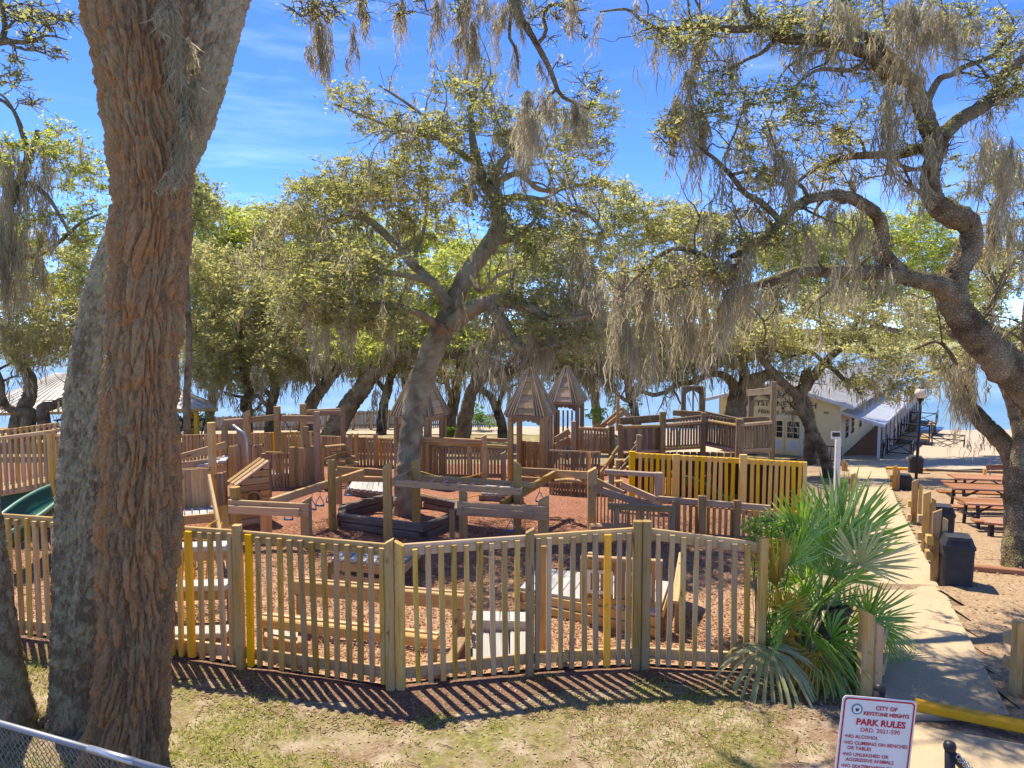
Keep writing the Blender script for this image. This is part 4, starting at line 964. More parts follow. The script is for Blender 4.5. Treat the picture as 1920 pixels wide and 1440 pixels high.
back_oak('thick oak bough leaning right behind the left climbing tower', (622, 822, 30), [
    ([(612, 840, 44), (628, 805, 40), (650, 770, 37), (672, 738, 34), (696, 706, 31), (722, 684, 28), (746, 668, 25), (772, 660, 21), (805, 664, 17), (850, 668, 13), (890, 660, 9)], 30, 28.5),
    ([(748, 668, 18), (772, 645, 15), (800, 620, 11), (830, 590, 7)], 29, 31), ([(700, 702, 12), (690, 660, 9), (660, 620, 7), (640, 570, 4)], 29.5, 31)],
    [(690, 640, 120, 45, 29.5, 2.5, 55), (800, 610, 90, 45, 30, 2, 40), (640, 560, 90, 60, 31, 2, 44), (860, 640, 60, 40, 29, 1.5, 20), (740, 540, 110, 50, 31, 2, 46), (860, 520, 90, 60, 31, 2, 44)], leaf='leaf_bright', moss=[(650, 640, 70, 40), (700, 730, 70, 20), (720, 730, 60, 20), (755, 690, 60, 26), (610, 660, 60, 30)])
back_oak('dark crooked oak rising behind the tower posts', (577, 800, 33), [
    ([(573, 815, 30), (580, 770, 26), (596, 738, 24), (617, 711, 21), (634, 692, 17), (640, 660, 12), (630, 620, 7)], 33, 33.5), ([(600, 732, 12), (590, 700, 9), (565, 680, 6), (530, 670, 4)], 33, 32)],
    [(560, 640, 95, 70, 33, 2.5, 60), (600, 560, 80, 60, 34, 2, 40), (520, 560, 80, 70, 34, 2, 44)], leaf='leaf_pale', moss=[(590, 640, 90, 30), (560, 660, 90, 40), (640, 640, 60, 30), (540, 690, 60, 30), (490, 690, 80, 30)])
back_oak('gnarled oak with looping dead boughs above the picket fence', (466, 800, 35), [
    ([(464, 812, 20), (463, 770, 19), (466, 735, 17), (458, 700, 14), (452, 660, 11), (448, 610, 8), (440, 550, 5)], 35, 35.5),
    ([(463, 775, 10), (455, 765, 9), (456, 750, 8), (468, 752, 7), (474, 745, 8), (484, 743, 8), (494, 755, 8), (508, 768, 7), (520, 775, 5)], 34.6, 34), ([(490, 756, 5), (480, 768, 6), (470, 772, 6)], 34.2, 34.6),
    ([(458, 745, 6), (440, 742, 5), (420, 735, 3)], 35, 34.5), ([(456, 690, 8), (480, 660, 6), (500, 620, 4)], 35, 36)],
    [(420, 610, 80, 80, 35, 3, 64), (470, 540, 80, 70, 36, 3, 56), (380, 500, 60, 60, 36, 2.5, 40), (400, 690, 60, 40, 34.5, 2, 36), (500, 680, 60, 40, 35, 2, 30), (350, 590, 40, 80, 36, 2, 30)], per=100, leaf='leaf_pale', moss=[(400, 690, 60, 50), (430, 700, 60, 40), (370, 690, 60, 50), (350, 680, 60, 40), (490, 700, 60, 30)])
back_oak('upright oak trunk seen between the two turrets', (868, 815, 33), [
    ([(866, 825, 30), (872, 780, 27), (880, 750, 25), (889, 725, 23), (908, 706, 20), (934, 697, 18), (970, 690, 17), (996, 680, 14), (1022, 674, 10), (1060, 660, 6)], 33, 31),
    ([(905, 706, 12), (895, 680, 10), (880, 650, 8), (860, 610, 5)], 33, 34), ([(1000, 680, 8), (1040, 690, 6), (1080, 680, 4)], 31.4, 31)],
    [(960, 630, 90, 50, 32, 2, 46), (1060, 600, 90, 70, 32, 2, 56), (880, 590, 70, 50, 34, 2, 30), (1100, 680, 60, 40, 31, 1.5, 24), (980, 520, 100, 60, 34, 2, 46)], leaf='leaf', moss=[(900, 680, 90, 30), (940, 690, 80, 30), (980, 640, 90, 40), (1040, 640, 90, 50), (1090, 640, 90, 50)])
back_oak('leaning oak trunk just right of the left turret', (838, 818, 36), [
    ([(838, 825, 26), (842, 800, 23), (848, 765, 21), (856, 725, 18), (862, 690, 14), (850, 650, 9)], 36, 36.5), ([(850, 755, 10), (838, 720, 8), (830, 690, 5)], 36, 36)],
    [(840, 640, 60, 50, 36, 2, 26)], moss=[(835, 690, 80, 26), (860, 690, 90, 26), (815, 700, 60, 20)])
back_oak('slender forked oak standing on the sand behind the middle turret', (942, 822, 38), [
    ([(944, 828, 20), (940, 795, 17), (932, 770, 16), (922, 748, 14), (905, 732, 12), (895, 720, 8)], 38, 38), ([(934, 772, 9), (940, 740, 8), (950, 715, 6), (960, 690, 4)], 38, 38.5)],
    [(930, 690, 60, 35, 38, 2, 24)], moss=[(925, 720, 60, 24), (960, 720, 70, 30)])
back_oak('broad oak behind the dark fort with heavy moss', (1378, 790, 31), [
    ([(1374, 800, 42), (1380, 765, 38), (1386, 742, 36), (1402, 722, 32), (1430, 705, 22), (1450, 690, 12)], 31, 31),
    ([(1384, 745, 26), (1370, 715, 18), (1340, 700, 13), (1300, 715, 11), (1265, 724, 9), (1245, 738, 7)], 31, 29.5),
    ([(1250, 735, 8), (1225, 740, 9), (1200, 735, 8), (1180, 750, 9), (1160, 742, 6), (1120, 705, 6), (1085, 690, 4)], 29.5, 29), ([(1390, 740, 16), (1392, 690, 12), (1380, 640, 8)], 31, 32)],
    [(1250, 660, 110, 60, 30.5, 2, 60), (1360, 640, 90, 50, 31, 2, 50), (1170, 650, 80, 60, 30, 2, 44), (1440, 640, 60, 40, 31, 2, 24), (1140, 560, 80, 70, 32, 2, 44), (1250, 540, 110, 60, 32, 2, 46)], leaf='leaf', mf=0.9, moss=[(1120, 640, 110, 60), (1170, 640, 110, 60), (1220, 650, 90, 50), (1280, 650, 90, 50), (1330, 660, 80, 40), (1400, 690, 60, 50), (1430, 700, 50, 40), (1370, 660, 60, 40), (1150, 700, 60, 26), (1300, 690, 60, 26), (1085, 690, 60, 40)])
back_oak('bright green oak spreading behind the great right oak', (1912, 838, 45), [
    ([(1912, 850, 22), (1905, 790, 20), (1870, 700, 18), (1780, 620, 16), (1680, 560, 12), (1600, 500, 8)], 45, 44), ([(1830, 665, 12), (1820, 600, 10), (1800, 520, 7), (1830, 470, 5)], 45, 46), ([(1690, 625, 10), (1620, 600, 8), (1540, 560, 6), (1480, 500, 4)], 44.5, 43)],
    [(1480, 470, 90, 55, 42, 3, 70), (1600, 450, 90, 60, 43, 3, 70), (1560, 540, 90, 40, 43, 3, 46), (1740, 460, 70, 90, 45, 3, 66), (1840, 520, 70, 70, 46, 3, 46), (1650, 540, 70, 40, 44, 3, 34), (1740, 580, 60, 50, 45, 2, 30)], per=85, L=0.2, sig=0.6, leaf='leaf_bright', mf=0.4, mw=0.05)
back_oak('far left twin-stemmed oak in front of the tin-roofed shelter', (45, 818, 29), [
    ([(30, 830, 26), (32, 795, 24), (44, 765, 24), (56, 745, 24), (58, 715, 21), (45, 685, 17), (28, 640, 13), (20, 590, 9), (40, 540, 6)], 29, 29.5),
    ([(48, 825, 24), (54, 795, 24), (62, 775, 20), (40, 772, 17), (16, 765, 15), (4, 745, 14), (2, 720, 12), (-8, 690, 9)], 28.7, 28),
    ([(86, 822, 24), (84, 790, 22), (80, 765, 20), (92, 762, 18), (125, 752, 16), (160, 742, 13), (200, 722, 9)], 28.4, 28)],
    [(40, 610, 80, 80, 29, 2.5, 60), (110, 600, 70, 80, 30, 2.5, 50), (20, 480, 50, 80, 28, 2, 34), (150, 520, 50, 80, 31, 2, 34), (170, 640, 40, 60, 31, 2, 22)], leaf='leaf_pale', mf=0.7, moss=[(20, 610, 70, 40), (70, 620, 60, 40), (110, 600, 70, 40), (0, 600, 80, 40), (150, 560, 80, 30)])
back_oak('pale thick-crowned oak on the skyline left of centre', (395, 835, 44), [
    ([(390, 845, 18), (395, 780, 17), (405, 700, 15), (420, 600, 12), (440, 500, 8)], 44, 44), ([(410, 640, 9), (370, 540, 7), (350, 460, 4)], 44, 44)],
    [(370, 470, 60, 55, 44, 3, 46), (450, 470, 80, 50, 45, 3, 56), (530, 500, 70, 60, 45, 3, 46), (410, 560, 80, 70, 44, 3, 56), (470, 420, 60, 40, 45, 3, 30), (550, 440, 60, 50, 45, 3, 30), (380, 400, 40, 40, 43, 2, 14), (360, 380, 30, 40, 42, 2, 10)], per=85, L=0.2, sig=0.6, leaf='leaf_bright', mf=0.5, mw=0.05)
back_oak('dim distant oak filling the gap above the middle turrets', (1120, 800, 46), [
    ([(1120, 815, 18), (1115, 740, 16), (1100, 650, 13), (1090, 560, 9), (1080, 480, 6)], 46, 46)],
    [(1100, 470, 90, 60, 46, 3, 50), (1190, 430, 70, 60, 46, 3, 40), (1260, 420, 60, 50, 46, 3, 30), (1010, 480, 80, 60, 46, 3, 34), (1320, 440, 70, 60, 45, 3, 34), (1150, 380, 60, 50, 46, 3, 24)], per=80, L=0.2, sig=0.6, leaf='leaf_pale', mf=0.4, mw=0.05)
back_oak('low spreading oak along the shore left of the climbing tower', (505, 806, 39), [
    ([(505, 815, 20), (508, 770, 18), (515, 720, 16), (500, 660, 12), (490, 600, 8)], 39, 39.5), ([(513, 735, 11), (545, 690, 9), (580, 650, 6)], 39, 38), ([(510, 745, 10), (470, 700, 8), (430, 660, 5)], 39, 40)],
    [(440, 650, 80, 50, 39, 2.5, 36), (520, 640, 80, 50, 39, 2.5, 36), (590, 680, 60, 36, 38, 2, 22), (380, 640, 60, 60, 40, 2.5, 30), (450, 720, 60, 18, 39, 1.5, 12)], per=85, L=0.17, sig=0.5, leaf='leaf_pale', mf=1.1, mw=0.042)
back_oak('moss-curtained oak between the leaning bough and left turret', (715, 806, 40), [
    ([(715, 815, 20), (718, 770, 18), (728, 725, 16), (745, 670, 12), (750, 610, 8)], 40, 40), ([(725, 735, 10), (690, 700, 8), (650, 690, 5)], 40, 39), ([(735, 700, 10), (775, 680, 8), (815, 690, 5)], 40, 41)],
    [(680, 680, 70, 36, 40, 2.5, 24), (770, 670, 80, 40, 40, 2.5, 30), (730, 620, 80, 50, 40, 2.5, 34), (620, 620, 60, 50, 40, 2.5, 24), (850, 680, 60, 40, 41, 2, 22)], per=85, L=0.17, sig=0.5, leaf='leaf_bright', mf=1.1, mw=0.042)
back_oak('thin-stemmed mossy oak on the shore right of the rear turret', (1195, 802, 40), [
    ([(1195, 812, 18), (1190, 770, 16), (1178, 725, 14), (1185, 670, 11), (1200, 610, 7)], 40, 40), ([(1182, 735, 9), (1220, 700, 8), (1260, 680, 5)], 40, 39), ([(1180, 715, 9), (1140, 690, 7), (1100, 680, 4)], 40, 41)],
    [(1110, 660, 70, 50, 40, 2.5, 30), (1190, 620, 80, 60, 40, 2.5, 40), (1270, 650, 80, 50, 40, 2.5, 34), (1330, 600, 70, 60, 41, 2.5, 34), (1020, 690, 60, 30, 40, 2, 16), (1400, 580, 70, 60, 42, 2.5, 34), (1480, 560, 70, 50, 42, 2.5, 28)], per=85, L=0.17, sig=0.5, leaf='leaf_pale', mf=1.1, mw=0.042)
back_oak('wide pale oak filling the view behind the central oak', (770, 812, 41), [
    ([(770, 822, 22), (768, 770, 20), (760, 700, 18), (755, 620, 15), (765, 540, 11), (780, 470, 7)], 41, 41.5), ([(758, 650, 12), (700, 580, 9), (650, 520, 7), (610, 480, 4)], 41, 40), ([(757, 620, 12), (830, 560, 9), (890, 510, 6), (940, 470, 4)], 41, 42)],
    [(620, 490, 90, 65, 41, 3, 44), (720, 450, 90, 65, 42, 3, 44), (820, 470, 90, 65, 42, 3, 44), (905, 520, 80, 60, 41, 3, 36), (670, 580, 90, 50, 40, 3, 36), (970, 470, 70, 60, 42, 3, 30), (800, 560, 90, 50, 41, 3, 34)], per=85, L=0.19, sig=0.55, leaf='leaf_bright', mf=0.6, mw=0.045)
# mossy bough masses at the left edge, nearer than the shelter
t = Tree('oak_tree', 'moss-hung oak crown behind the foreground trunks at far left', tuple(W(-60, 900, 20)), leaf='leaf_bright')
D = t.limb([(-60, 920, 46), (-64, 800, 40), (-50, 650, 36), (-30, 520, 30), (0, 420, 22), (30, 350, 16), (52, 300, 12), (40, 240, 8), (15, 190, 5), (-10, 170, 3)], 20, 20.5, k=16)
a1 = t.limb([(10, 400, 14), (45, 345, 11), (80, 360, 9), (110, 400, 6), (130, 440, 4)], 20.2, 19.6)
a2 = t.limb([(55, 300, 12), (70, 255, 9), (72, 245, 9)], 20.4, 20.6)
a3 = t.limb([(-10, 450, 16), (40, 480, 11), (90, 470, 8), (150, 420, 5), (190, 400, 3)], 20, 21)
for b in [(110, 270, 60, 40, 20.5, 1.2, 20), (150, 330, 55, 60, 21, 1.2, 26), (160, 420, 50, 60, 21, 1.2, 28), (60, 420, 70, 70, 20.5, 1.2, 24), (100, 520, 90, 50, 21, 1.2, 30), (0, 300, 40, 60, 20, 1, 14)]: t.blob(*b)
t.grow(per=80, L=0.095, sig=0.28, moss_f=0.5, moss_L=(0.3, 0.9), moss_n=9, mw=0.024)
t.moss_at([(10, 270, 130, 50), (40, 290, 120, 40), (72, 260, 120, 34), (60, 330, 140, 44), (20, 380, 160, 50), (60, 420, 130, 40), (5, 330, 150, 40), (85, 300, 70, 26), (155, 255, 80, 12), (130, 300, 60, 20), (30, 450, 130, 50), (70, 480, 110, 40), (0, 480, 130, 40), (110, 420, 80, 26)], 20, 0.022, 1.0)
t.done()
# small right-of-trunk spray seen past the cedar
back_oak('thin leafy oak top showing right of the cedar trunk', (352, 830, 26), [
    ([(352, 850, 14), (350, 760, 13), (354, 640, 11), (350, 500, 8), (362, 420, 6), (380, 370, 4)], 26, 26)],
    [(385, 385, 34, 50, 26, 1, 16), (360, 345, 24, 40, 26, 1, 8)], per=70, L=0.11, sig=0.32, mf=0.2, lm=0)

# overhanging boughs whose trunk stands out of the picture
t = Tree('oak_tree', 'overhanging bough trailing moss from the top of the picture', tuple(W(1250, 1500, 3.0)), leaf='leaf')
h0 = W(960, -60, 9.0)
D = t.limb([], 0, world=[(5.0, -1.0, -0.3, 0.40), (4.7, -0.6, 2.5, 0.34), (3.6, 1.2, 6.0, 0.28), (1.9, 4.6, 8.2, 0.20), (*W(930, -190, 8.2), 0.13), (*W(950, -60, 9.0), 0.09)], k=14)
g1 = t.limb([(950, -60, 26), (958, -15, 24), (964, 12, 20), (975, 36, 13), (992, 58, 11), (1007, 84, 11), (1024, 114, 10), (1038, 146, 9), (1050, 177, 7), (1072, 190, 6), (1104, 205, 4)], 9.0, 9.4)
g2 = t.limb([(1008, 82, 8), (1024, 60, 7), (1018, 28, 7), (1036, 8, 6), (1062, 14, 5), (1090, 40, 3)], 9.1, 9.5)
g3 = t.limb([(940, -70, 16), (880, -60, 13), (800, -55, 11), (700, -60, 9), (600, -50, 7), (540, -30, 4)], 9, 8.6)
g4 = t.limb([(1045, 165, 6), (1022, 190, 5), (1004, 225, 4)], 9.4, 9.2)
g5 = t.limb([(960, 10, 8), (955, 70, 6), (968, 95, 5), (972, 130, 3)], 9, 8.8)
for b in [(600, 10, 60, 40, 8.7, 0.3, 12), (680, 10, 40, 30, 8.7, 0.3, 5), (780, 10, 50, 30, 8.8, 0.3, 6), (1060, 40, 60, 50, 9.4, 0.4, 10), (860, 10, 50, 30, 8.9, 0.3, 6), (1090, 150, 50, 50, 9.4, 0.4, 8), (560, 20, 30, 30, 8.6, 0.3, 5), (1000, 20, 60, 40, 9.2, 0.3, 8)]: t.blob(*b)
t.grow(per=26, L=0.045, sig=0.13, moss_f=0.4, moss_L=(0.1, 0.35), moss_n=8, mw=0.009)
t.moss_at([(590, -20, 110, 16), (597, 40, 120, 34), (582, 80, 90, 14), (605, 70, 80, 12), (586, 0, 60, 12), (612, 10, 60, 10), (664, 40, 90, 14), (672, -10, 70, 22), (690, 20, 70, 18), (655, 100, 60, 8), (751, -20, 105, 16), (748, 20, 60, 14), (820, -20, 80, 26), (822, 20, 70, 14), (876, -20, 120, 34), (880, 30, 110, 30), (872, 50, 90, 26), (888, 80, 60, 18), (903, -10, 60, 40), (918, 0, 50, 40), (950, -10, 80, 50), (958, 10, 70, 36), (935, 30, 120, 8), (968, 80, 90, 14), (1012, 110, 50, 18), (1000, 180, 130, 30), (985, 200, 110, 34), (992, 170, 100, 26), (1036, 180, 80, 22), (1078, 190, 90, 26), (1094, 200, 80, 24), (1066, 200, 60, 20), (1070, -10, 70, 24), (1085, 0, 50, 20)], 9.0, 0.010, 1.5)
t.done()
t = Tree('pine_tree', 'sparse tufted bough reaching in at the top left corner', tuple(W(-420, 1400, 7.5)), leaf='leaf')
D = t.limb([], 0, world=[(*W(-420, 1420, 7.5), 0.22), (*W(-400, 900, 7.6), 0.2), (*W(-330, 400, 7.8), 0.16), (*W(-180, 140, 8), 0.10), (*W(-60, 80, 8), 0.06)], k=12)
g1 = t.limb([(-60, 80, 22), (0, 78, 16), (14, 72, 13), (24, 78, 9), (60, 78, 7), (88, 66, 4), (125, 75, 2)], 8, 8)
g2 = t.limb([(4, 74, 11), (10, 50, 9), (5, 20, 8), (0, -20, 7)], 8, 8.2)
g3 = t.limb([(10, 78, 7), (40, 92, 5), (75, 96, 4), (105, 112, 2)], 8, 7.8)
g4 = t.limb([(-40, 170, 8), (0, 186, 6), (24, 205, 5), (38, 232, 5), (44, 258, 4)], 8, 8)
g5 = t.limb([(12, 55, 5), (40, 30, 4), (70, 40, 3), (100, 60, 2)], 8, 8.2)
for b in [(80, 45, 55, 40, 8, 0.4, 16), (40, 20, 40, 25, 8.1, 0.3, 7), (110, 30, 30, 30, 8, 0.3, 6), (20, 145, 30, 20, 8, 0.3, 6), (60, 190, 15, 10, 8, 0.2, 3), (100, 100, 40, 15, 7.9, 0.3, 4), (20, 110, 20, 12, 8, 0.3, 3)]: t.blob(*b)
t.grow(per=34, L=0.042, sig=0.11)
t.done()
# ================================================================== FRONT PICKET FENCE
fence = thing('picket_fence', 'weathered wooden picket fence along the front of the playground', 'fence', tuple(FENCE_P[2]))
FT = [(-160, 950), (452, 993), (744, 1020), (993, 1002), (1200, 987), (1424, 1017)]
def yY(i): return FENCE_P[i].y
Y_ = (M['new'], 0.088); Gm = None
def fpanel(i, ua, ub, us, alt=None, lift=0.0):
    """one run of the fence between two pixel columns on the segment i -> i+1"""
    (u0, v0), (u1, v1) = FENCE_U[i], FENCE_U[i + 1]; t0, t1 = FT[i][1], FT[i + 1][1]
    P0, P1 = FENCE_P[i], FENCE_P[i + 1]
    def at(u, vb0, vb1):
        k = ray(u, 1120)[0] / ray(u, 1120)[1]; s = (P0.x - k * P0.y) / (k * (P1.y - P0.y) - (P1.x - P0.x))
        return (u, t0 + (t1 - t0) * (u - u0) / (u1 - u0), v0 + (v1 - v0) * (u - u0) / (u1 - u0) - 5, P0.y + (P1.y - P0.y) * s)
    a, b = at(ua, 0, 0), at(ub, 0, 0)
    pickets(fence, a, b, us=us, pw=0.058, pt=0.05, mat=M['fence'], rails=(0.955, 0.075), rw=0.135, rt=0.04, rmat=M['silver'], over=-0.045, alt=alt, topjit=0.012)
fpanel(0, -150, 446, [-145, -128, -111, -94, -77, -60, -43, -26, -8, 9, 26, 43, 60, 76, 93, 110, 127, 144, 162, 180, 198, 216, 234, 252, 270, 288, 306, 324, 342, 360, 381, 400, 419, 437], {29: Y_})
fpanel(1, 458, 728, [473, 490, 510, 531, 551, 572, 592, 614, 635, 657, 679, 700, 721], {0: Y_})
fpanel(2, 760, 986, [780, 804, 828, 851, 875, 898, 922, 945, 968], {5: (M['fence'], 0.075)})
fpanel(3, 1000, 1184, [1007, 1028, 1050, 1072, 1094, 1115, 1137, 1159, 1176], {6: Y_})
fpanel(4, 1217, 1418, [1233, 1256, 1279, 1303, 1327, 1350, 1375, 1399])
for u, vt, vb, top in [(452, 984, 1246, None), (733, 1010, 1288, 'slant'), (752, 1014, 1287, 'slant2'), (993, 990, 1258, 'slant'), (1192, 977, 1248, None), (1209, 977, 1248, None), (1425, 1003, 1260, 'point')]:
    g = G(u, vb); post(fence, u, vt, vb, g.y - 0.03, 0.10, M['fence'], top)

# ================================================================== LEFT BRIDGE WITH SLIDE
br = thing('arched_bridge', 'warm brown arched footbridge with slatted railing at far left', 'play bridge', tuple(W(50, 960, 14.0)))
Yb = 13.6
ap_ = [(-120, 836, 944), (-60, 828, 936), (0, 820, 927), (55, 813, 917), (107, 806, 907)]
for (u0, t0, b0), (u1, t1, b1) in zip(ap_[:-1], ap_[1:]):
    n = 5
    pickets(br, (u0, t0 + 4, b0, Yb), (u1, t1 + 4, b1, Yb), n=n, pw=0.055, pt=0.04, mat=M['warm'], rails=(), topjit=0.003)
    timber(br, W(u0, t0 + 2, Yb), W(u1, t1 + 2, Yb), 0.14, 0.07, M['warm'], 'handrail')
    timber(br, W(u0, b0 - 2, Yb), W(u1, b1 - 2, Yb), 0.09, 0.12, M['brown'], 'stringer')
    planks(br, W(u0, b0 - 5, Yb), W(u1, b1 - 5, Yb), W(u1, b1 - 5, Yb) + Vector((0, 1.3, 0)), W(u0, b0 - 5, Yb) + Vector((0, 1.3, 0)), 4, 0.04, M['brown'])
    pickets(br, (u0 + 8, t0 - 14, b0 - 20, Yb + 1.4), (u1 + 8, t1 - 14, b1 - 20, Yb + 1.4), n=n, pw=0.055, pt=0.04, mat=M['warm'], rails=(0.97,), rw=0.08, rmat=M['warm'], topjit=0.003)
post(br, 103, 808, 1000, Yb - 0.02, 0.10, M['post'])
post(br, 128, 806, 990, Yb + 1.3, 0.10, M['warm'])
prism(br, 'side_panel', [W(-120, 950, Yb + 0.15), W(112, 912, Yb + 0.15), W(112, 985, Yb + 0.15), W(-120, 990, Yb + 0.15)], (0, 0.05, 0), M['darkgreen'])
wl = thing('picket_rail', 'short warm brown railing between bridge and cedar trunk', 'railing', tuple(W(130, 930, 14.6)))
pickets(wl, (108, 818, 925, 14.6), (215, 812, 915, 15.4), n=11, pw=0.06, pt=0.04, mat=M['warm'], rails=(0.97,), rw=0.09, rmat=M['warm'])
post(wl, 160, 810, 925, 15.0, 0.11, M['warm'])

def slide(name, label, cl, wid, mat, emat, group=None):
    """an open moulded chute along world points, with raised ribbed sides"""
    r = thing(name, label, 'slide', cl[-1], group)
    D = catmull(np.array(cl), 34); T = np.gradient(D, axis=0); T /= np.linalg.norm(T, axis=1)[:, None]
    side = np.cross(T, (0, 0, 1.0)); side /= np.linalg.norm(side, axis=1)[:, None]; up = np.cross(side, T)
    prof = [(-0.5, 0.50), (-0.46, 0.42), (-0.40, 0.12), (-0.28, 0.02), (0, 0), (0.28, 0.02), (0.40, 0.12), (0.46, 0.42), (0.5, 0.50), (0.55, 0.42), (0.46, 0.06), (0.3, -0.06), (-0.3, -0.06), (-0.46, 0.06), (-0.55, 0.42)]
    k = len(prof)
    V = np.concatenate([[D[i] + side[i] * a * wid + up[i] * b * wid for a, b in prof] for i in range(len(D))])
    Q = [(i * k + j, i * k + (j + 1) % k, (i + 1) * k + (j + 1) % k, (i + 1) * k + j) for i in range(len(D) - 1) for j in range(k)]
    Q += [tuple(range(k - 1, -1, -1)), tuple((len(D) - 1) * k + j for j in range(k))]
    wmesh('chute', V, Q, mat, r, True)
    for sgn in (-1, 1):
        rod(r, D + side * sgn * 0.525 * wid + up * 0.48 * wid, 0.035, emat, 'lip', 8)
    rod(r, D + side * 0.2 * wid + up * -0.1 * wid, 0.03, emat, 'rib', 6)
    return r
slide('slide', 'curved green plastic slide with pale ribbed lips beside the bridge', [tuple(W(128, 940, 13.0)), tuple(W(104, 952, 12.6)), tuple(W(74, 972, 12.1)), tuple(W(40, 1000, 11.6)), tuple(W(5, 1026, 11.3)), tuple(W(-25, 1040, 11.1)), tuple(W(-60, 1046, 11.0))], 0.62, M['green'], M['teal'])

# ================================================================== LEFT TOWERS, RAMPS, PLAYHOUSE
tw = thing('climbing_tower', 'tall open frame tower of brown posts joined by crossbeams', 'play structure', tuple(W(560, 890, 18.5)))
for u, vt, vb, Y, w in [(466, 768, 905, 18.6, 0.16), (523, 762, 905, 18.4, 0.15), (571, 757, 890, 19.6, 0.16), (596, 768, 905, 18.2, 0.15), (645, 760, 900, 18.8, 0.12), (575, 800, 905, 18.2, 0.14)]:
    post(tw, u, vt, vb, Y, w, M['brown'], random.choice(['point', None, 'slant']))
for a, b, h in [((466, 788, 18.6), (535, 780, 18.4), 0.15), ((528, 784, 18.35), (593, 785, 18.15), 0.16), ((576, 790, 19.5), (600, 790, 18.3), 0.14), ((598, 774, 18.3), (645, 774, 18.8), 0.12), ((571, 772, 19.6), (645, 768, 18.9), 0.10)]:
    beam(tw, a, b, 0.07, h, M['brown'])
pickets(tw, (456, 838, 905, 18.7), (496, 832, 900, 18.4), n=6, pw=0.10, mat=M['brown'], rails=(0.96,), rmat=M['dark'])
pickets(tw, (553, 842, 918, 18.0), (607, 834, 905, 18.3), n=8, pw=0.105, mat=M['brown'], rails=(0.97, 0.06), rmat=M['brown'])
pickets(tw, (499, 848, 917, 17.8), (548, 850, 918, 17.9), n=8, pw=0.062, mat=M['brown'], rails=(0.98, 0.9, 0.05), rmat=M['brown'])
post(tw, 550, 838, 920, 17.9, 0.13, M['brown']); post(tw, 497, 850, 920, 17.8, 0.12, M['brown'])
for i in range(4):
    beam(tw, (608 + i * 12, 838 + i * 12, 18.2), (652 + i * 6, 834 + i * 11, 18.6), 0.16, 0.05, M['brown'], 'step')
prism(tw, 'gusset', [W(606, 860, 18.3), W(650, 845, 18.6), W(668, 872, 18.4), W(640, 890, 18.3)], (0, 0.05, 0), M['brown'])
planks(tw, W(500, 892, 17.9), W(606, 886, 18.2), W(606, 880, 19.4), W(500, 884, 19.4), 9, 0.05, M['deck'])

sg = thing('ramp_tower', 'narrow brown boarded gate tower with slanting ramp sides', 'play structure', tuple(W(436, 900, 16.5)))
for u, vt, vb, Y in [(424, 795, 900, 16.6), (452, 788, 895, 16.8)]: post(sg, u, vt, vb, Y, 0.12, M['brown'])
beam(sg, (419, 792, 16.5), (454, 789, 16.8), 0.16, 0.13, M['brown'], 'cap')
pickets(sg, (428, 838, 896, 16.6), (450, 834, 892, 16.75), n=4, pw=0.075, mat=M['warm'], rails=(0.96,), rmat=M['brown'])
for v0, v1 in [(862, 834), (876, 862), (886, 878)]: beam(sg, (322, v0, 15.5), (424, v1, 16.4), 0.05, 0.16, M['warm'], 'side_board')
for i in range(5): beam(sg, (360 + i * 14, 878 - i * 3, 15.8), (392 + i * 8, 868 - i * 3, 16.4), 0.15, 0.05, M['deck'], 'tread')
rod(sg, [W(437, 797, 16.2), W(447, 805, 16.1), W(457, 811, 16.0), W(462, 820, 16.0), W(464, 850, 16.0), W(466, 882, 16.0)], 0.028, M['steel'], 'grab_pole')
gp = thing('log_post', 'tall green stained round post beside the boarded ramp', 'post', tuple(W(402, 990, 14.2)))
post(gp, 402, 792, 985, 14.2, 0.16, M['fence'], 'round', 'shaft')
lr = thing('ramp_platform', 'slatted ramp platform with grey deck right of the cedar trunk', 'play structure', tuple(W(360, 990, 13.4)))
pickets(lr, (318, 882, 955, 13.6), (396, 876, 950, 13.6), n=7, pw=0.12, pt=0.04, mat=M['warm'], rails=(0.96,), rw=0.09, rmat=M['brown'])
planks(lr, W(318, 972, 12.6), W(402, 964, 12.9), W(402, 950, 13.6), W(318, 956, 13.6), 6, 0.04, M['deck'])
beam(lr, (316, 978, 12.55), (404, 970, 12.85), 0.05, 0.16, M['warm'], 'fascia')
for u in (322, 400): post(lr, u, 960, 1010, 12.9, 0.10, M['warm'])
post(lr, 341, 815, 990, 12.5, 0.05, M['warm'], None, 'upright')
beam(lr, (392, 896, 12.6), (414, 1006, 11.2), 0.05, 0.16, M['silver'], 'slanting_board')
pickets(lr, (404, 890, 950, 13.8), (424, 884, 945, 14.2), n=3, pw=0.1, mat=M['brown'], rails=(0.9,))
bk = thing('picket_wall', 'low brown perimeter pickets running behind the left towers', 'fence', tuple(W(520, 880, 21.0)))
pickets(bk, (322, 816, 884, 20.4), (470, 812, 880, 21), n=22, pw=0.075, mat=M['post'], rails=(0.96, 0.1), rmat=M['brown'], alt={13: (M['new'], 0.08), 14: (M['post'], 0.075)})
pickets(bk, (470, 812, 880, 21), (600, 808, 876, 21), n=22, pw=0.07, mat=M['post'], rails=(0.96, 0.1), rmat=M['brown'], alt={7: (M['new'], 0.08)})
pickets(bk, (602, 817, 882, 21), (738, 823, 880, 20.6), n=22, pw=0.075, mat=M['brown'], rails=(0.97, 0.1), rmat=M['brown'], alt={6: (M['new'], 0.09), 17: (M['new'], 0.08), 9: (M['dark'], 0.08)})
for u in (508, 658, 669, 705): post(bk, u, 812, 884, 20.6, 0.12, M['brown'], 'slant')

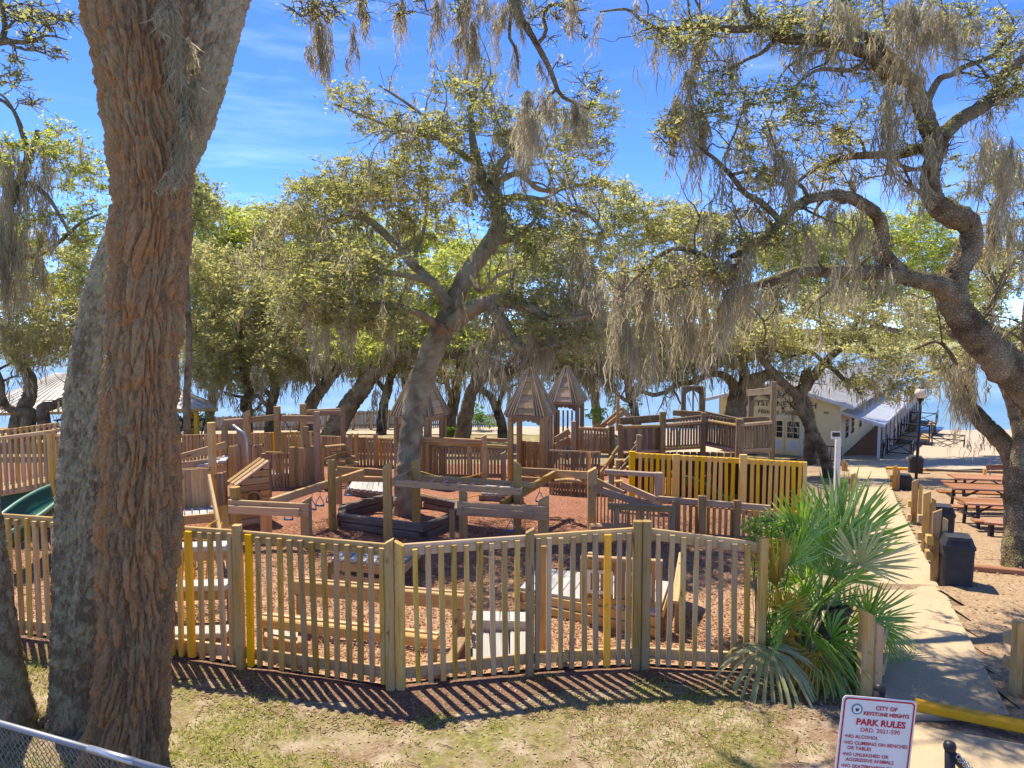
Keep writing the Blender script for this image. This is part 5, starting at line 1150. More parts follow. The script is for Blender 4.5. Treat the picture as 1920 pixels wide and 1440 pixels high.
ph = thing('playhouse', 'small boarded playhouse with slanted roof and round hole', 'playhouse', tuple(W(475, 960, 14.3)))
A_, B_, C_, D_ = W(443, 912, 14.2), W(505, 866, 14.6), W(505, 978, 14.6), W(447, 995, 14.2)
# clapboards of the face, with a round opening
hc = W(477, 934, 14.4)
fx = (B_ - A_); fdir = Vector((fx.x, fx.y, 0)).normalized()
prism(ph, 'face_frame', [A_, B_, C_, D_], (0.02, 0.10, 0), M['dark'])
for i in range(9):
    z0 = C_.z + (B_.z - C_.z) * i / 9; z1 = C_.z + (B_.z - C_.z) * (i + 1) / 9 - 0.012
    zm = (z0 + z1) / 2
    f0 = max(0.0, (zm - A_.z) / (B_.z - A_.z)) if zm > A_.z else 0.0
    p0 = Vector((A_.x + (B_.x - A_.x) * f0, A_.y + (B_.y - A_.y) * f0, zm)); p1 = Vector((B_.x, B_.y, zm))
    off = Vector((0, -0.025, 0))
    gap = abs(zm - hc.z) < 0.10
    if gap:
        half = fdir * 0.13
        for q0, q1 in ((p0, Vector((hc.x, hc.y, zm)) - half), (Vector((hc.x, hc.y, zm)) + half, p1)):
            if (q1 - q0).dot(fdir) > 0.05: timber(ph, q0 + off, q1 + off, 0.03, z1 - z0, M['warm'], 'board')
    else: timber(ph, p0 + off, p1 + off, 0.03, z1 - z0, M['warm'], 'board')
rod(ph, [Vector((hc.x + 0.15 * math.cos(a) * fdir.x, hc.y + 0.15 * math.cos(a) * fdir.y - 0.05, hc.z + 0.15 * math.sin(a))) for a in np.linspace(0, 2 * math.pi, 22)], 0.025, M['brown'], 'ring_frame', 6)
for k in range(3): timber(ph, A_ + Vector((-0.02 - 0.13 * k, 0.15 * k, 0.02)), B_ + Vector((-0.02 - 0.13 * k, 0.15 * k, 0.02)), 0.16, 0.045, M['brown'], 'roof_board')
planks(ph, W(408, 1000, 14.0), W(447, 1000, 14.2), W(443, 920, 14.2), W(412, 950, 14.8), 1, 0.05, M['warm'])
for i in range(6): timber(ph, W(414, 940 + i * 11, 14.6), W(445, 930 + i * 12, 14.15), 0.03, 0.10, M['warm'], 'side_board')

# ================================================================== RING FRAMES AND MONKEY BARS
rf = thing('ring_beam_frame', 'left timber frame with diagonal beam carrying the blue rings', 'play structure', tuple(W(530, 1000, 13.3)))
post(rf, 443, 913, 1004, 13.0, 0.19, M['post'], 'round'); post(rf, 575, 932, 1010, 13.0, 0.18, M['post'], 'slant')
post(rf, 624, 862, 1008, 14.0, 0.16, M['post'], 'round'); post(rf, 500, 960, 1008, 13.6, 0.18, M['warm'])
beam(rf, (428, 949, 12.86), (579, 957, 12.86), 0.06, 0.25, M['silver']); beam(rf, (429, 955, 12.80), (561, 961, 12.80), 0.06, 0.15, M['silver'], 'face_board')
beam(rf, (430, 948, 13.2), (578, 955, 13.2), 0.06, 0.22, M['brown'])
beam(rf, (508, 942, 13.1), (682, 886, 15.6), 0.08, 0.16, M['warm'], 'ring_beam')
beam(rf, (632, 881, 15.6), (722, 887, 15.6), 0.06, 0.16, M['brown']); beam(rf, (632, 897, 15.7), (722, 899, 15.7), 0.06, 0.12, M['brown'])
post(rf, 636, 880, 935, 15.65, 0.12, M['brown'])
mb = thing('monkey_bars', 'weathered ladder of monkey bars spanning four ochre posts', 'climbing frame', tuple(W(850, 1010, 13.2)))
for u, vt, vb, Y, tp in [(728, 866, 1018, 13.0, 'slant'), (781, 859, 1008, 13.5, 'slant'), (869, 917, 1008, 13.2, 'slant2'), (970, 864, 1004, 13.3, 'slant2')]:
    post(mb, u, vt, vb, Y, 0.155, M['post'], tp)
ra, rb = (736, 905, 12.95), (978, 922, 13.05); qa, qb = (757, 893, 13.7), (1003, 910, 13.9)
beam(mb, ra, rb, 0.06, 0.125, M['silver'], 'side_rail'); beam(mb, qa, qb, 0.06, 0.11, M['silver'], 'side_rail')
beam(mb, (736, 903, 12.9), (776, 883, 13.8), 0.05, 0.12, M['brown'], 'end_rail')
for i in range(8):
    f = 0.14 + i * 0.104
    p, q = W(*ra).lerp(W(*rb), f), W(*qa).lerp(W(*qb), f)
    rod(mb, [p, q], 0.017, M['steel'], 'rung', 8)
rg = thing('ring_beam_frame', 'right timber frame with diagonal beam rising to the picket ramp', 'play structure', tuple(W(1000, 1000, 13.4)))
post(rg, 1019, 930, 1005, 12.9, 0.20, M['post'], 'slant'); post(rg, 1109, 876, 992, 14.0, 0.165, M['post'], 'slant')
post(rg, 848, 955, 1000, 12.9, 0.10, M['post'])
beam(rg, (857, 953, 12.72), (1026, 963, 12.72), 0.06, 0.25, M['silver']); beam(rg, (870, 957, 12.66), (1001, 966, 12.66), 0.06, 0.13, M['brown'], 'face_board')
beam(rg, (862, 952, 13.3), (1022, 958, 13.1), 0.06, 0.2, M['brown'])
beam(rg, (940, 947, 13.0), (1045, 886, 15.2), 0.08, 0.16, M['warm'], 'ring_beam')
beam(rg, (977, 883, 15.1), (1046, 886, 15.1), 0.06, 0.15, M['warm']); beam(rg, (1046, 888, 15.0), (1103, 891, 14.1), 0.06, 0.15, M['warm'])
beam(rg, (977, 898, 15.2), (1030, 901, 15.2), 0.06, 0.11, M['warm'])
arch = [W(1030 + i * 8.5, 905 - 5 * math.sin(i / 8 * math.pi), 15.0 - 0.1 * i) for i in range(9)]
rod(rg, arch, 0.05, M['warm'], 'arched_brace', 6)
def ring(u, v, Y, vtop, label):
    r = thing('trapeze_ring', label, 'ring', tuple(W(u, v, Y)), 'hanging trapeze rings')
    p = W(u, vtop, Y); s = 0.085
    b = W(u, v, Y)
    rod(r, [p, Vector((p.x, p.y, b.z + 0.20))], 0.006, M['steel'], 'chain', 5)
    rod(r, [Vector((b.x - s, b.y, b.z)), Vector((b.x - s * 0.9, b.y, b.z + 0.06)), Vector((b.x - 0.02, b.y, b.z + 0.17)), Vector((b.x, b.y, b.z + 0.20)), Vector((b.x + 0.02, b.y, b.z + 0.17)), Vector((b.x + s * 0.9, b.y, b.z + 0.06)), Vector((b.x + s, b.y, b.z))], 0.011, M['steel'], 'bail', 6)
    rod(r, [Vector((b.x - s, b.y, b.z)), Vector((b.x + s, b.y, b.z))], 0.020, M['blue'], 'grip', 8)
for u, v, Y, vt, l in [(541, 974, 13.4, 934, 'lowest blue grip ring on the left beam, below the front crossboard'), (585, 955, 13.9, 920, 'blue grip ring just left of the second ring on the left beam'), (600, 948, 14.2, 914, 'blue trapeze ring hanging mid-beam left of the tall round post'), (619, 941, 14.5, 908, 'grey trapeze ring hanging beside the tall round post'), (653, 928, 15.1, 898, 'farthest ring on the left beam, near the back crossbeam'), (958, 995, 12.9, 945, 'blue trapeze ring hanging under the right front crossboard'), (1012, 940, 14.3, 908, 'dark ring hanging from the right diagonal beam')]:
    ring(u, v, Y, vt, l)

# log planter round the oak
pb = thing('log_planter', 'octagonal border of stacked grey timbers round the central oak', 'planter', tuple(W(745, 985, 15)))
cor = [G(640, 990), G(793, 1012), G(858, 985), G(860, 966), G(795, 952), G(722, 952), G(644, 972)]
for i in range(len(cor)):
    a, b = cor[i], cor[(i + 1) % len(cor)]; d = (b - a).normalized()
    for k in range(2):
        timber(pb, a + Vector((0, 0, 0.075 + k * 0.155)) - d * (0.05 if k else -0.05), b + Vector((0, 0, 0.075 + k * 0.155)) + d * (0.05 if k else -0.05), 0.15, 0.145, M['log'], 'log')

# ================================================================== TURRETS
def turret(label, A, th, w, z_apex, zb, mats, open_front=True):
    """square turret: A = (u, v, Y) of its left front eave corner, th = turn, w = side"""
    a = W(*A); dx = Vector((math.cos(th), -math.sin(th), 0)); dy = Vector((math.sin(th), math.cos(th), 0))
    c = a + dx * w / 2 + dy * w / 2; g = gzf(c.x, c.y)
    r = thing('turret', label, 'turret', (c.x, c.y, g), 'play turrets with pointed roofs')
    mw, mr = mats; ze = a.z
    P = lambda i, j, z, o=0.0: Vector((c.x, c.y, z)) + dx * (i * (w / 2 + o)) + dy * (j * (w / 2 + o))
    ins = -0.07
    for i, j in ((-1, -1), (1, -1), (1, 1), (-1, 1)):
        p = P(i, j, ze, ins); timber(r, (p.x, p.y, g - 0.1), (p.x, p.y, ze + 0.02), 0.115, 0.115, mw, 'post', None, dx)
        p2 = P(i, j * 0.62, ze, ins); timber(r, (p2.x, p2.y, g - 0.1), (p2.x, p2.y, ze - 0.05), 0.07, 0.09, mw, 'stud', None, dx)
    cs = [(-1, -1), (1, -1), (1, 1), (-1, 1)]
    apex = Vector((c.x, c.y, z_apex))
    for k in range(4):
        (i0, j0), (i1, j1) = cs[k], cs[(k + 1) % 4]
        e0, e1 = P(i0, j0, ze, 0.03), P(i1, j1, ze, 0.03)
        n = (e1 - e0).cross(apex - e0).normalized()
        if n.z < 0: n = -n
        # lintel with scalloped lower edge
        l0, l1 = P(i0, j0, ze - 0.03, ins + 0.02), P(i1, j1, ze - 0.03, ins + 0.02)
        m = 14; prof = []
        for q in range(m + 1):
            f = q / m; x = abs(f - 0.5) * 2
            d = 0.30 - 0.16 * (1 - x ** 2.2) + 0.018 * math.cos(f * 2 * math.pi * 7)
            prof.append(l0.lerp(l1, f) - Vector((0, 0, d)))
        prism(r, 'scalloped_board', [l0, *prof, l1], Vector((n.x, n.y, 0)).normalized() * -0.03, mw)
        # roof: backing, horizontal boards in the middle, battens at the hips
        prism(r, 'roof_panel', [e0, e1, apex], n * -0.03, mr)
        nb = 7
        for q in range(nb):
            t0, t1 = q / (nb + 0.6), (q + 1) / (nb + 0.6) - 0.012
            f0, f1 = 0.27, 0.73
            def S(f, t): return e0.lerp(e1, f).lerp(apex, t)
            if t1 > 0.9: break
            prism(r, 'roof_board', [S(f0, t0), S(f1, t0), S(f1, t1), S(f0, t1)], n * (0.018 + 0.012 * (q % 2)), M['silver'])
        for q in range(4):
            for f in (0.02 + q * 0.075, 0.98 - q * 0.075):
                s = e0.lerp(e1, f) + n * 0.03; e = s.lerp(apex + n * 0.03, 0.95 - q * 0.03)
                timber(r, s - (e - s) * 0.02, e, 0.055, 0.04, mr if q % 2 else mw, 'batten', None, n)
        fl0, fl1 = e0 - n * 0.02, e1 - n * 0.02
        timber(r, fl0 - Vector((0, 0, 0.035)), fl1 - Vector((0, 0, 0.035)), 0.03, 0.05, mr, 'eave_board')
    return r, P, g, ze
tm = (M['brown'], M['greyfence'])
r1, P1, g1, e1 = turret('turret half hidden behind the central oak trunk', (736, 777, 18.6), math.radians(24), 1.06, W(783, 676, 19).z, 0, tm)
r2, P2, g2, e2 = turret('middle turret with scalloped arch and pale shingled face', (950, 777, 18.8), math.radians(18), 1.03, W(994, 686, 19.2).z, 0, tm)
r3, P3, g3, e3 = turret('rear turret with dark slatted walls behind the middle one', (1026, 753, 21.4), math.radians(16), 0.98, W(1057, 684, 21.8).z, 0, (M['dark'], M['greyfence']))
for k in range(7):
    p = P3(-0.9 + k * 0.3, -1, e3, -0.04); timber(r3, (p.x, p.y, g3 + 0.2), (p.x, p.y, e3 - 0.25), 0.055, 0.03, M['dark'], 'slat')
for k in range(5):
    p = P2(-0.75 + k * 0.37, 1, e2, -0.05); timber(r2, (p.x, p.y, g2), (p.x, p.y, e2 - 0.85), 0.16, 0.03, M['brown'], 'slat')
for k in range(4):
    p = P2(1, -0.7 + k * 0.45, e2, -0.05); timber(r2, (p.x, p.y, g2), (p.x, p.y, e2 - 0.75), 0.07, 0.05, M['brown'], 'slat')
for k in range(5):
    p = P1(-0.8 + k * 0.4, 1, e1, -0.05); timber(r1, (p.x, p.y, g1), (p.x, p.y, e1 - 0.8), 0.12, 0.03, M['brown'], 'slat')

# ================================================================== PICKET WALLS ROUND THE BACK
pw1 = thing('picket_wall', 'brown picket wall with heavy top beam between the two front turrets', 'picket wall', tuple(W(870, 900, 18.4)))
pickets(pw1, (804, 838, 895, 18.3), (905, 840, 898, 18.3), n=17, pw=0.052, mat=M['brown'], rails=(0.97, 0.07), rmat=M['brown'])
pickets(pw1, (912, 842, 896, 18.3), (950, 842, 896, 18.3), n=6, pw=0.06, mat=M['brown'], rails=(0.97, 0.1), rmat=M['brown'])
beam(pw1, (786, 823, 18.1), (909, 829, 18.1), 0.09, 0.13, M['brown'], 'top_beam'); beam(pw1, (800, 831, 18.3), (950, 838, 18.3), 0.07, 0.09, M['brown'], 'top_beam')
beam(pw1, (890, 823, 19.5), (950, 826, 19.5), 0.07, 0.1, M['brown'], 'top_beam')
for u, vt, vb in [(789, 822, 905), (802, 828, 900), (879, 832, 900), (908, 814, 905), (944, 846, 912)]: post(pw1, u, vt, vb, 18.05, 0.13 if u in (908, 944) else 0.10, M['brown'], 'slant')
pickets(pw1, (810, 900, 922, 18.25), (950, 900, 922, 18.25), n=22, pw=0.05, mat=M['dark'], rails=())
pw2 = thing('picket_wall', 'dark picket panel with one new yellow picket right of the middle turret', 'picket wall', tuple(W(1080, 900, 17.6)))
pickets(pw2, (1030, 845, 915, 17.6), (1126, 849, 920, 17.2), n=17, pw=0.055, mat=M['dark'], rails=(0.98, 0.1), rmat=M['brown'], alt={13: (M['new'], 0.075)})
pickets(pw2, (1030, 904, 933, 17.2), (1102, 905, 935, 16.9), n=13, pw=0.055, mat=M['dark'], rails=(0.9,), rmat=M['brown'])
pw3 = thing('picket_wall', 'brown slatted balcony wall between rear turret and dark fort', 'picket wall', tuple(W(1110, 860, 19.8)))
pickets(pw3, (1084, 802, 848, 19.9), (1146, 804, 850, 19.7), n=11, pw=0.062, mat=M['brown'], rails=(0.97, 0.05), rmat=M['brown'])
beam(pw3, (1042, 824, 19.9), (1068, 808, 20), 0.05, 0.16, M['brown'], 'sloping_board'); beam(pw3, (1042, 838, 19.9), (1070, 826, 20), 0.05, 0.22, M['brown'], 'sloping_board')
post(pw3, 1075, 790, 880, 19.8, 0.13, M['brown']); post(pw3, 1146, 796, 900, 19.5, 0.15, M['dark'], 'point'); post(pw3, 1022, 770, 905, 18.7, 0.12, M['brown'])
bridge2 = [(1146, 830), (1150, 848), (1156, 862), (1164, 874)]
st = thing('play_stairs', 'steep dark timber steps with log handrails below the fort', 'stairs', tuple(W(1150, 895, 18.4)))
for i in range(5): beam(st, (1130 + i * 10, 905 - i * 14, 17.4 + i * 0.35), (1168 + i * 7, 902 - i * 13, 17.4 + i * 0.35), 0.2, 0.05, M['brown'], 'tread')
for i in range(4): beam(st, (1112 + i * 12, 908 - i * 18, 17.3 + i * 0.3), (1124 + i * 12, 892 - i * 18, 17.5 + i * 0.3), 0.05, 0.10, M['brown'], 'rail'); beam(st, (1160 + i * 10, 885 - i * 17, 17.6 + i * 0.3), (1174 + i * 10, 870 - i * 17, 17.8 + i * 0.3), 0.05, 0.10, M['dark'], 'rail')
for u, vt in ((1128, 872), (1158, 862), (1196, 815)): post(st, u, vt, 930, 17.8, 0.11, M['brown'])

# ================================================================== DARK FORT
ft = thing('wooden_fort', 'large dark weathered play fort with raised slatted decks', 'play fort', tuple(W(1310, 880, 20.5)))
fseg = [((1162, 800, 846, 19.6), (1240, 798, 846, 19.8), 12, 0.105), ((1248, 796, 842, 19.8), (1317, 790, 838, 20.6), 13, 0.062), ((1320, 787, 832, 20.6), (1382, 797, 846, 19.6), 13, 0.062), ((1388, 796, 846, 19.5), (1446, 791, 843, 20.0), 11, 0.07)]
for a, b, n, w_ in fseg:
    pickets(ft, a, b, n=n, pw=w_, mat=M['dark'], rails=(0.93, 0.06), rw=0.10, rmat=M['dark'])
    timber(ft, W(a[0], a[1] + 1, a[3] - 0.07), W(b[0], b[1] + 1, b[3] - 0.07), 0.10, 0.10, M['brown'], 'log_rail', 'round')
    timber(ft, W(a[0], a[2], a[3] - 0.06), W(b[0], b[2], b[3] - 0.06), 0.08, 0.10, M['brown'], 'log_rail', 'round')
for u, vt, vb, Y, w_ in [(1162, 796, 885, 19.5, 0.12), (1241, 772, 890, 19.7, 0.16), (1317, 774, 890, 20.5, 0.14), (1384, 785, 895, 19.5, 0.19), (1446, 716, 895, 20.0, 0.14), (1281, 725, 775, 22.6, 0.14), (1316, 725, 775, 22.6, 0.18), (1407, 735, 800, 21.4, 0.15), (1158, 735, 800, 22.0, 0.10)]:
    post(ft, u, vt, vb, Y, w_, M['dark'])
post(ft, 1299, 725, 775, 22.6, 0.05, M['dark'])
for a, b, h in [((1162, 790, 20.6), (1240, 784, 20.8), 0.22), ((1240, 790, 20.4), (1318, 781, 21.6), 0.10), ((1262, 774, 22.4), (1318, 777, 22.0), 0.18), ((1320, 776, 21.8), (1384, 790, 20.9), 0.2), ((1384, 788, 20.7), (1446, 786, 21.0), 0.16), ((1402, 737, 21.4), (1447, 733, 20.1), 0.2), ((1278, 727, 22.6), (1318, 727, 22.6), 0.12)]:
    beam(ft, a, b, 0.08, h, M['dark'])
for u0, u1, v0, Y0, Y1 in ((1281, 1316, 733, 22.6, 22.6), (1408, 1446, 741, 21.3, 20.1)):
    n = 8; arc = [W(u0 + (u1 - u0) * i / n, v0 + 12 * abs(i / n * 2 - 1) ** 2, Y0 + (Y1 - Y0) * i / n) for i in range(n + 1)]
    top = [W(u0 + (u1 - u0) * i / n, v0 - 6, Y0 + (Y1 - Y0) * i / n) for i in range(n, -1, -1)]
    prism(ft, 'arched_board', arc + top, (0, 0.04, 0), M['dark'])
for k in range(9): post(ft, 1264 + k * 6, 782, 796, 21.9, 0.07, M['dark'], None, 'slat')
for k in range(9): post(ft, 1326 + k * 6.4, 778 + k, 796, 21.4 - k * 0.07, 0.07, M['dark'], None, 'slat')
# decks and dark boards below
planks(ft, W(1162, 846, 19.7), W(1240, 846, 19.9), W(1240, 838, 21.5), W(1162, 838, 21.3), 8, 0.05, M['dark'], 'deck_board')
planks(ft, W(1248, 843, 19.9), W(1317, 838, 20.7), W(1318, 834, 22.2), W(1248, 836, 21.8), 8, 0.05, M['dark'], 'deck_board')
planks(ft, W(1322, 834, 20.8), W(1384, 846, 19.8), W(1446, 844, 20.1), W(1400, 836, 22), 8, 0.05, M['dark'], 'deck_board')
for k in range(11): post(ft, 1250 + k * 12.5, 848, 885, 21.5, 0.16, M['dark'], None, 'board')
for k in range(6): post(ft, 1165 + k * 13, 850, 890, 20.8, 0.19, M['dark'], None, 'board')
# peaked A-frame and rail beside it
for a, b in [((1128, 800, 21.4), (1166, 768, 21.6)), ((1164, 766, 21.6), (1188, 788, 21.8)), ((1140, 798, 21.3), (1168, 774, 21.5))]: beam(ft, a, b, 0.05, 0.16, M['brown'], 'gable_board')
post(ft, 1158, 745, 800, 21.2, 0.08, M['brown'])

# ================================================================== YELLOW FENCE
yf = thing('picket_fence', 'bright new yellow pine picket fence below the dark fort', 'fence', tuple(W(1340, 960, 16.2)))
pickets(yf, (1182, 848, 950, 16.8), (1510, 866, 978, 15.3), us=[1187, 1200, 1212, 1222, 1233, 1243, 1254, 1282, 1294, 1306, 1317, 1329, 1340, 1351, 1362, 1374, 1410, 1421, 1433, 1444, 1455, 1466, 1477, 1488, 1499, 1509], pw=0.078, pt=0.03, mat=M['pine'], rails=(0.955, 0.12), rw=0.12, rt=0.04, rmat=M['pine'], over=-0.01, topjit=0.004)
for u, Y in ((1266, 16.35), (1391, 15.75)): post(yf, u, 852, 965, Y, 0.16, M['pine'], h=0.09)
post(yf, 1184, 846, 950, 16.75, 0.14, M['pine'], h=0.09)
dw = thing('boarded_wall', 'boarded undercroft wall close behind the yellow fence, shade painted in near black', 'wall', tuple(W(1340, 950, 17.6)))  # undercroft shade is put into the board colour, no deck above casts it
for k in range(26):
    u = 1192 + k * 12.2; post(dw, u, 860 + (k % 3) * 3, 948 + k * 1.0, 17.35 - k * 0.058, random.choice((0.13, 0.15, 0.16)), M['shade_board'], None, 'board', h=0.03)
for f in (872, 930): beam(dw, (1188, f, 17.4), (1500, f + 18, 15.95), 0.04, 0.14, M['shade_board'], 'rail')
slide('slide', 'dark green tunnel slide glimpsed through the yellow fence', [tuple(W(1282, 905, 16.75)), tuple(W(1300, 908, 16.65)), tuple(W(1322, 920, 16.5)), tuple(W(1345, 938, 16.4)), tuple(W(1375, 948, 16.25))], 0.4, M['green'], M['green'])

# ================================================================== RAMP RAILS RIGHT OF CENTRE
rp = thing('ramp_railing', 'silvered stepped ramp railing with slender pickets at right of playground', 'ramp railing', tuple(W(1260, 980, 14)))
beam(rp, (1118, 902, 14.2), (1168, 926, 14.0), 0.05, 0.13, M['silver'], 'rail_board'); beam(rp, (1165, 909, 14.5), (1236, 940, 14.0), 0.05, 0.14, M['silver'], 'rail_board')
beam(rp, (1116, 916, 13.9), (1232, 953, 13.2), 0.05, 0.14, M['warm'], 'rail_board'); beam(rp, (1234, 935, 14.0), (1444, 953, 13.2), 0.06, 0.115, M['silver'], 'rail_board')
for i in range(17):
    u = 1120 + i * 6.6; post(rp, u, 912 + i * 2.3, 990 + i * 1.2, 14.0 - i * 0.03, 0.028, M['silver'], None, 'picket', h=0.03)
for i in range(16):
    u = 1272 + i * 11; post(rp, u, 946 + i * 0.9, 1008 + i * 0.8, 13.85 - i * 0.04, 0.062, M['fence'], None, 'picket', h=0.035)
for u, vt, vb, Y, w_ in [(1266, 940, 1012, 13.8, 0.13), (1315, 930, 1012, 13.6, 0.14), (1380, 938, 1016, 13.4, 0.13)]: post(rp, u, vt, vb, Y, w_, M['brown'])
beam(rp, (1272, 1004, 13.8), (1444, 1012, 13.2), 0.04, 0.10, M['brown'], 'bottom_rail')
sr = thing('ramp_railing', 'short brown railing with three posts in front of the ramp', 'railing', tuple(W(1200, 985, 13.2)))
beam(sr, (1141, 950, 13.0), (1264, 956, 12.8), 0.06, 0.10, M['brown'], 'top_rail'); beam(sr, (1141, 946, 13.06), (1264, 951, 12.86), 0.12, 0.035, M['brown'], 'cap')
for u in (1155, 1203, 1260): post(sr, u, 952, 1002, 12.95, 0.085, M['brown'])
for i in range(12): post(sr, 1148 + i * 9.6, 958, 998, 13.25, 0.03, M['silver'], None, 'picket')
gb = thing('log_beam', 'grey crossbeam on a stub post in front of the yellow fence', 'beam', tuple(W(1190, 900, 15.6)))
beam(gb, (1134, 884, 15.6), (1240, 891, 15.3), 0.10, 0.10, M['greyfence'], 'bar'); post(gb, 1234, 886, 935, 15.3, 0.16, M['greyfence']); post(gb, 1146, 880, 930, 15.6, 0.12, M['greyfence'])
lb = thing('log_beam', 'round ended balance log lying behind the front fence', 'beam', tuple(G(1150, 1004)))
a, b = G(1106, 1004), G(1196, 1000)
timber(lb, a + Vector((0, 0, 0.15)), b + Vector((0, 0, 0.12)), 0.19, 0.19, M['warm'], 'log', 'round')
timber(lb, a + Vector((0.1, 0.02, -0.05)), a + Vector((0.1, 0.02, 0.08)), 0.14, 0.14, M['warm'], 'stub'); timber(lb, b + Vector((-0.1, 0, -0.05)), b + Vector((-0.1, 0, 0.06)), 0.14, 0.14, M['warm'], 'stub')

# ================================================================== LOW PIECES BEHIND THE FRONT FENCE
def platform(name, label, cat, q, hgt, n, mat=M['deck'], fas=M['warm'], leg=M['dark']):
    """low deck: q = four ground pixels (front left, front right, back right, back left)"""
    g = [G(*p) for p in q]; r = thing(name, label, cat, tuple((g[0] + g[1]) / 2))
    t = [p + Vector((0, 0, hgt)) for p in g]
    planks(r, t[0], t[1], t[2], t[3], n, 0.04, mat)
    dn = Vector((0, 0, -0.09))
    for i, j in ((0, 1), (1, 2), (3, 0)): timber(r, t[i] + dn, t[j] + dn, 0.05, 0.13, fas, 'fascia')
    for p in g: timber(r, p + Vector((0, 0, -0.08)), p + Vector((0, 0, hgt - 0.03)), 0.1, 0.1, leg, 'leg')
    return r, t
r, t = platform('play_table', 'low grey planked platform on dark legs in the mulch, left of centre', 'platform', [(622, 1098), (752, 1112), (790, 1072), (650, 1062)], 0.42, 8)
timber(r, t[0] + Vector((0, -0.02, -0.27)), t[1] + Vector((0, -0.02, -0.27)), 0.05, 0.10, M['warm'], 'crossrail')
r, t = platform('play_table', 'long grey planked deck with red-brown side rails, right of centre', 'platform', [(974, 1142), (1235, 1196), (1255, 1130), (1008, 1102)], 0.30, 13, fas=M['silver'])
timber(r, t[0] + Vector((0, -0.04, -0.22)), t[1] + Vector((0, -0.04, -0.22)), 0.06, 0.12, M['silver'], 'side_beam')
sh = thing('play_counter', 'red-brown picket counter with pale framed openings on the long deck', 'play panel', tuple(t[1]))
p0, p1 = t[1] + Vector((-0.95, 0.45, 0)), t[1] + Vector((0.05, 0.25, 0))
for i in range(12):
    p = p0.lerp(p1, i / 11); timber(sh, p, p + Vector((0, 0, 0.62)), 0.08, 0.03, M['warm'], 'picket', None, (p1 - p0))
timber(sh, p0 + Vector((-0.03, -0.04, 0.64)), p1 + Vector((0.03, -0.04, 0.64)), 0.09, 0.06, M['warm'], 'counter'); timber(sh, p0 + Vector((0, -0.04, 0.05)), p1 + Vector((0, -0.04, 0.05)), 0.03, 0.09, M['warm'], 'rail')
for f in (0.22, 0.72):
    c = p0.lerp(p1, f) + Vector((0, -0.05, 0.32)); d = (p1 - p0).normalized()
    for s in (-1, 1):
        timber(sh, c + d * 0.15 * s + Vector((0, 0, -0.16)), c + d * 0.15 * s + Vector((0, 0, 0.16)), 0.05, 0.02, M['white'], 'trim', None, d); timber(sh, c - d * 0.13 + Vector((0, 0, 0.14 * s)), c + d * 0.13 + Vector((0, 0, 0.14 * s)), 0.02, 0.045, M['white'], 'trim')
sp = thing('slanted_counter', 'slanted play panel at the end of the long deck', 'play panel', tuple(G(1262, 1196)))
prism(sp, 'board', [G(1264, 1190), G(1278, 1130), G(1278, 1130) + Vector((0, 0, 0.72)), G(1264, 1190) + Vector((0, 0, 0.42))], (0.05, 0, 0), M['brown'])
timber(sp, G(1264, 1190) + Vector((0, 0, 0.44)), G(1278, 1130) + Vector((0, 0, 0.74)), 0.10, 0.04, M['silver'], 'cap')
def balance(label, a, b, h, w_, th, mat, n=2):
    ga, gb_ = G(*a), G(*b); r = thing('balance_beam', label, 'balance beam', tuple((ga + gb_) / 2), 'low beams on the mulch')
    timber(r, ga + Vector((0, 0, h)), gb_ + Vector((0, 0, h)), w_, th, mat, 'bar')
    timber(r, ga + Vector((0, 0.05, h + th / 2 + 0.012)), gb_ + Vector((0, 0.05, h + th / 2 + 0.012)), w_ * 0.45, 0.02, M['silver'], 'tread')
    for f in (0.03, 0.97):
        p = ga.lerp(gb_, f); timber(r, p + Vector((0, 0, -0.1)), p + Vector((0, 0, h - th / 2)), 0.10, 0.10, M['brown'], 'leg')
balance('higher weathered beam on posts, farther of the two parallel beams', (556, 1180), (870, 1212), 0.58, 0.08, 0.19, M['silver'])
balance('pale topped lower balance beam nearer the front fence', (494, 1220), (822, 1262), 0.38, 0.13, 0.13, M['post'])
sb = thing('sand_box', 'small timber sided box just behind the front fence, left of centre', 'box', tuple(G(530, 1225)))
c = [G(500, 1236), G(562, 1250), G(566, 1196), G(506, 1190)]
for i in range(4):
    a, b = c[i], c[(i + 1) % 4]
    for k in range(2): timber(sb, a + Vector((0, 0, 0.08 + k * 0.15)), b + Vector((0, 0, 0.08 + k * 0.15)), 0.05, 0.14, M['brown'], 'board')
planks(sb, c[0] + Vector((0, 0.02, 0.2)), c[1] + Vector((0, 0.02, 0.2)), c[2] + Vector((0, 0, 0.2)), c[3] + Vector((0, 0, 0.2)), 5, 0.03, M['deck'])
rb_ = thing('ramp_box', 'low grey boxed ramp close behind the middle of the front fence', 'ramp', tuple(G(935, 1225)))
c = [G(886, 1246), G(990, 1240), G(990, 1205), G(884, 1208)]
planks(rb_, c[3] + Vector((0, 0, 0.30)), c[2] + Vector((0, 0, 0.26)), c[2] + Vector((0, 0.3, 0.26)), c[3] + Vector((0, 0.3, 0.30)), 6, 0.04, M['deck'])
prism(rb_, 'face_board', [c[3] + Vector((0, 0, 0.28)), c[2] + Vector((0, 0, 0.24)), c[2], c[3]], (0, 0.04, 0), M['deck'])
planks(rb_, c[0] + Vector((0, 0, 0.03)), c[1] + Vector((0, 0, 0.03)), c[2] + Vector((0, -0.03, 0.16)), c[3] + Vector((0, -0.03, 0.16)), 3, 0.03, M['deck'])
timber(rb_, G(838, 1252) + Vector((0, 0, 0.03)), c[3] + Vector((0, -0.05, 0.27)), 0.12, 0.06, M['brown'], 'side_board')
rpo = thing('log_post', 'round pale post standing just behind the front fence', 'post', tuple(G(1019, 1225)))
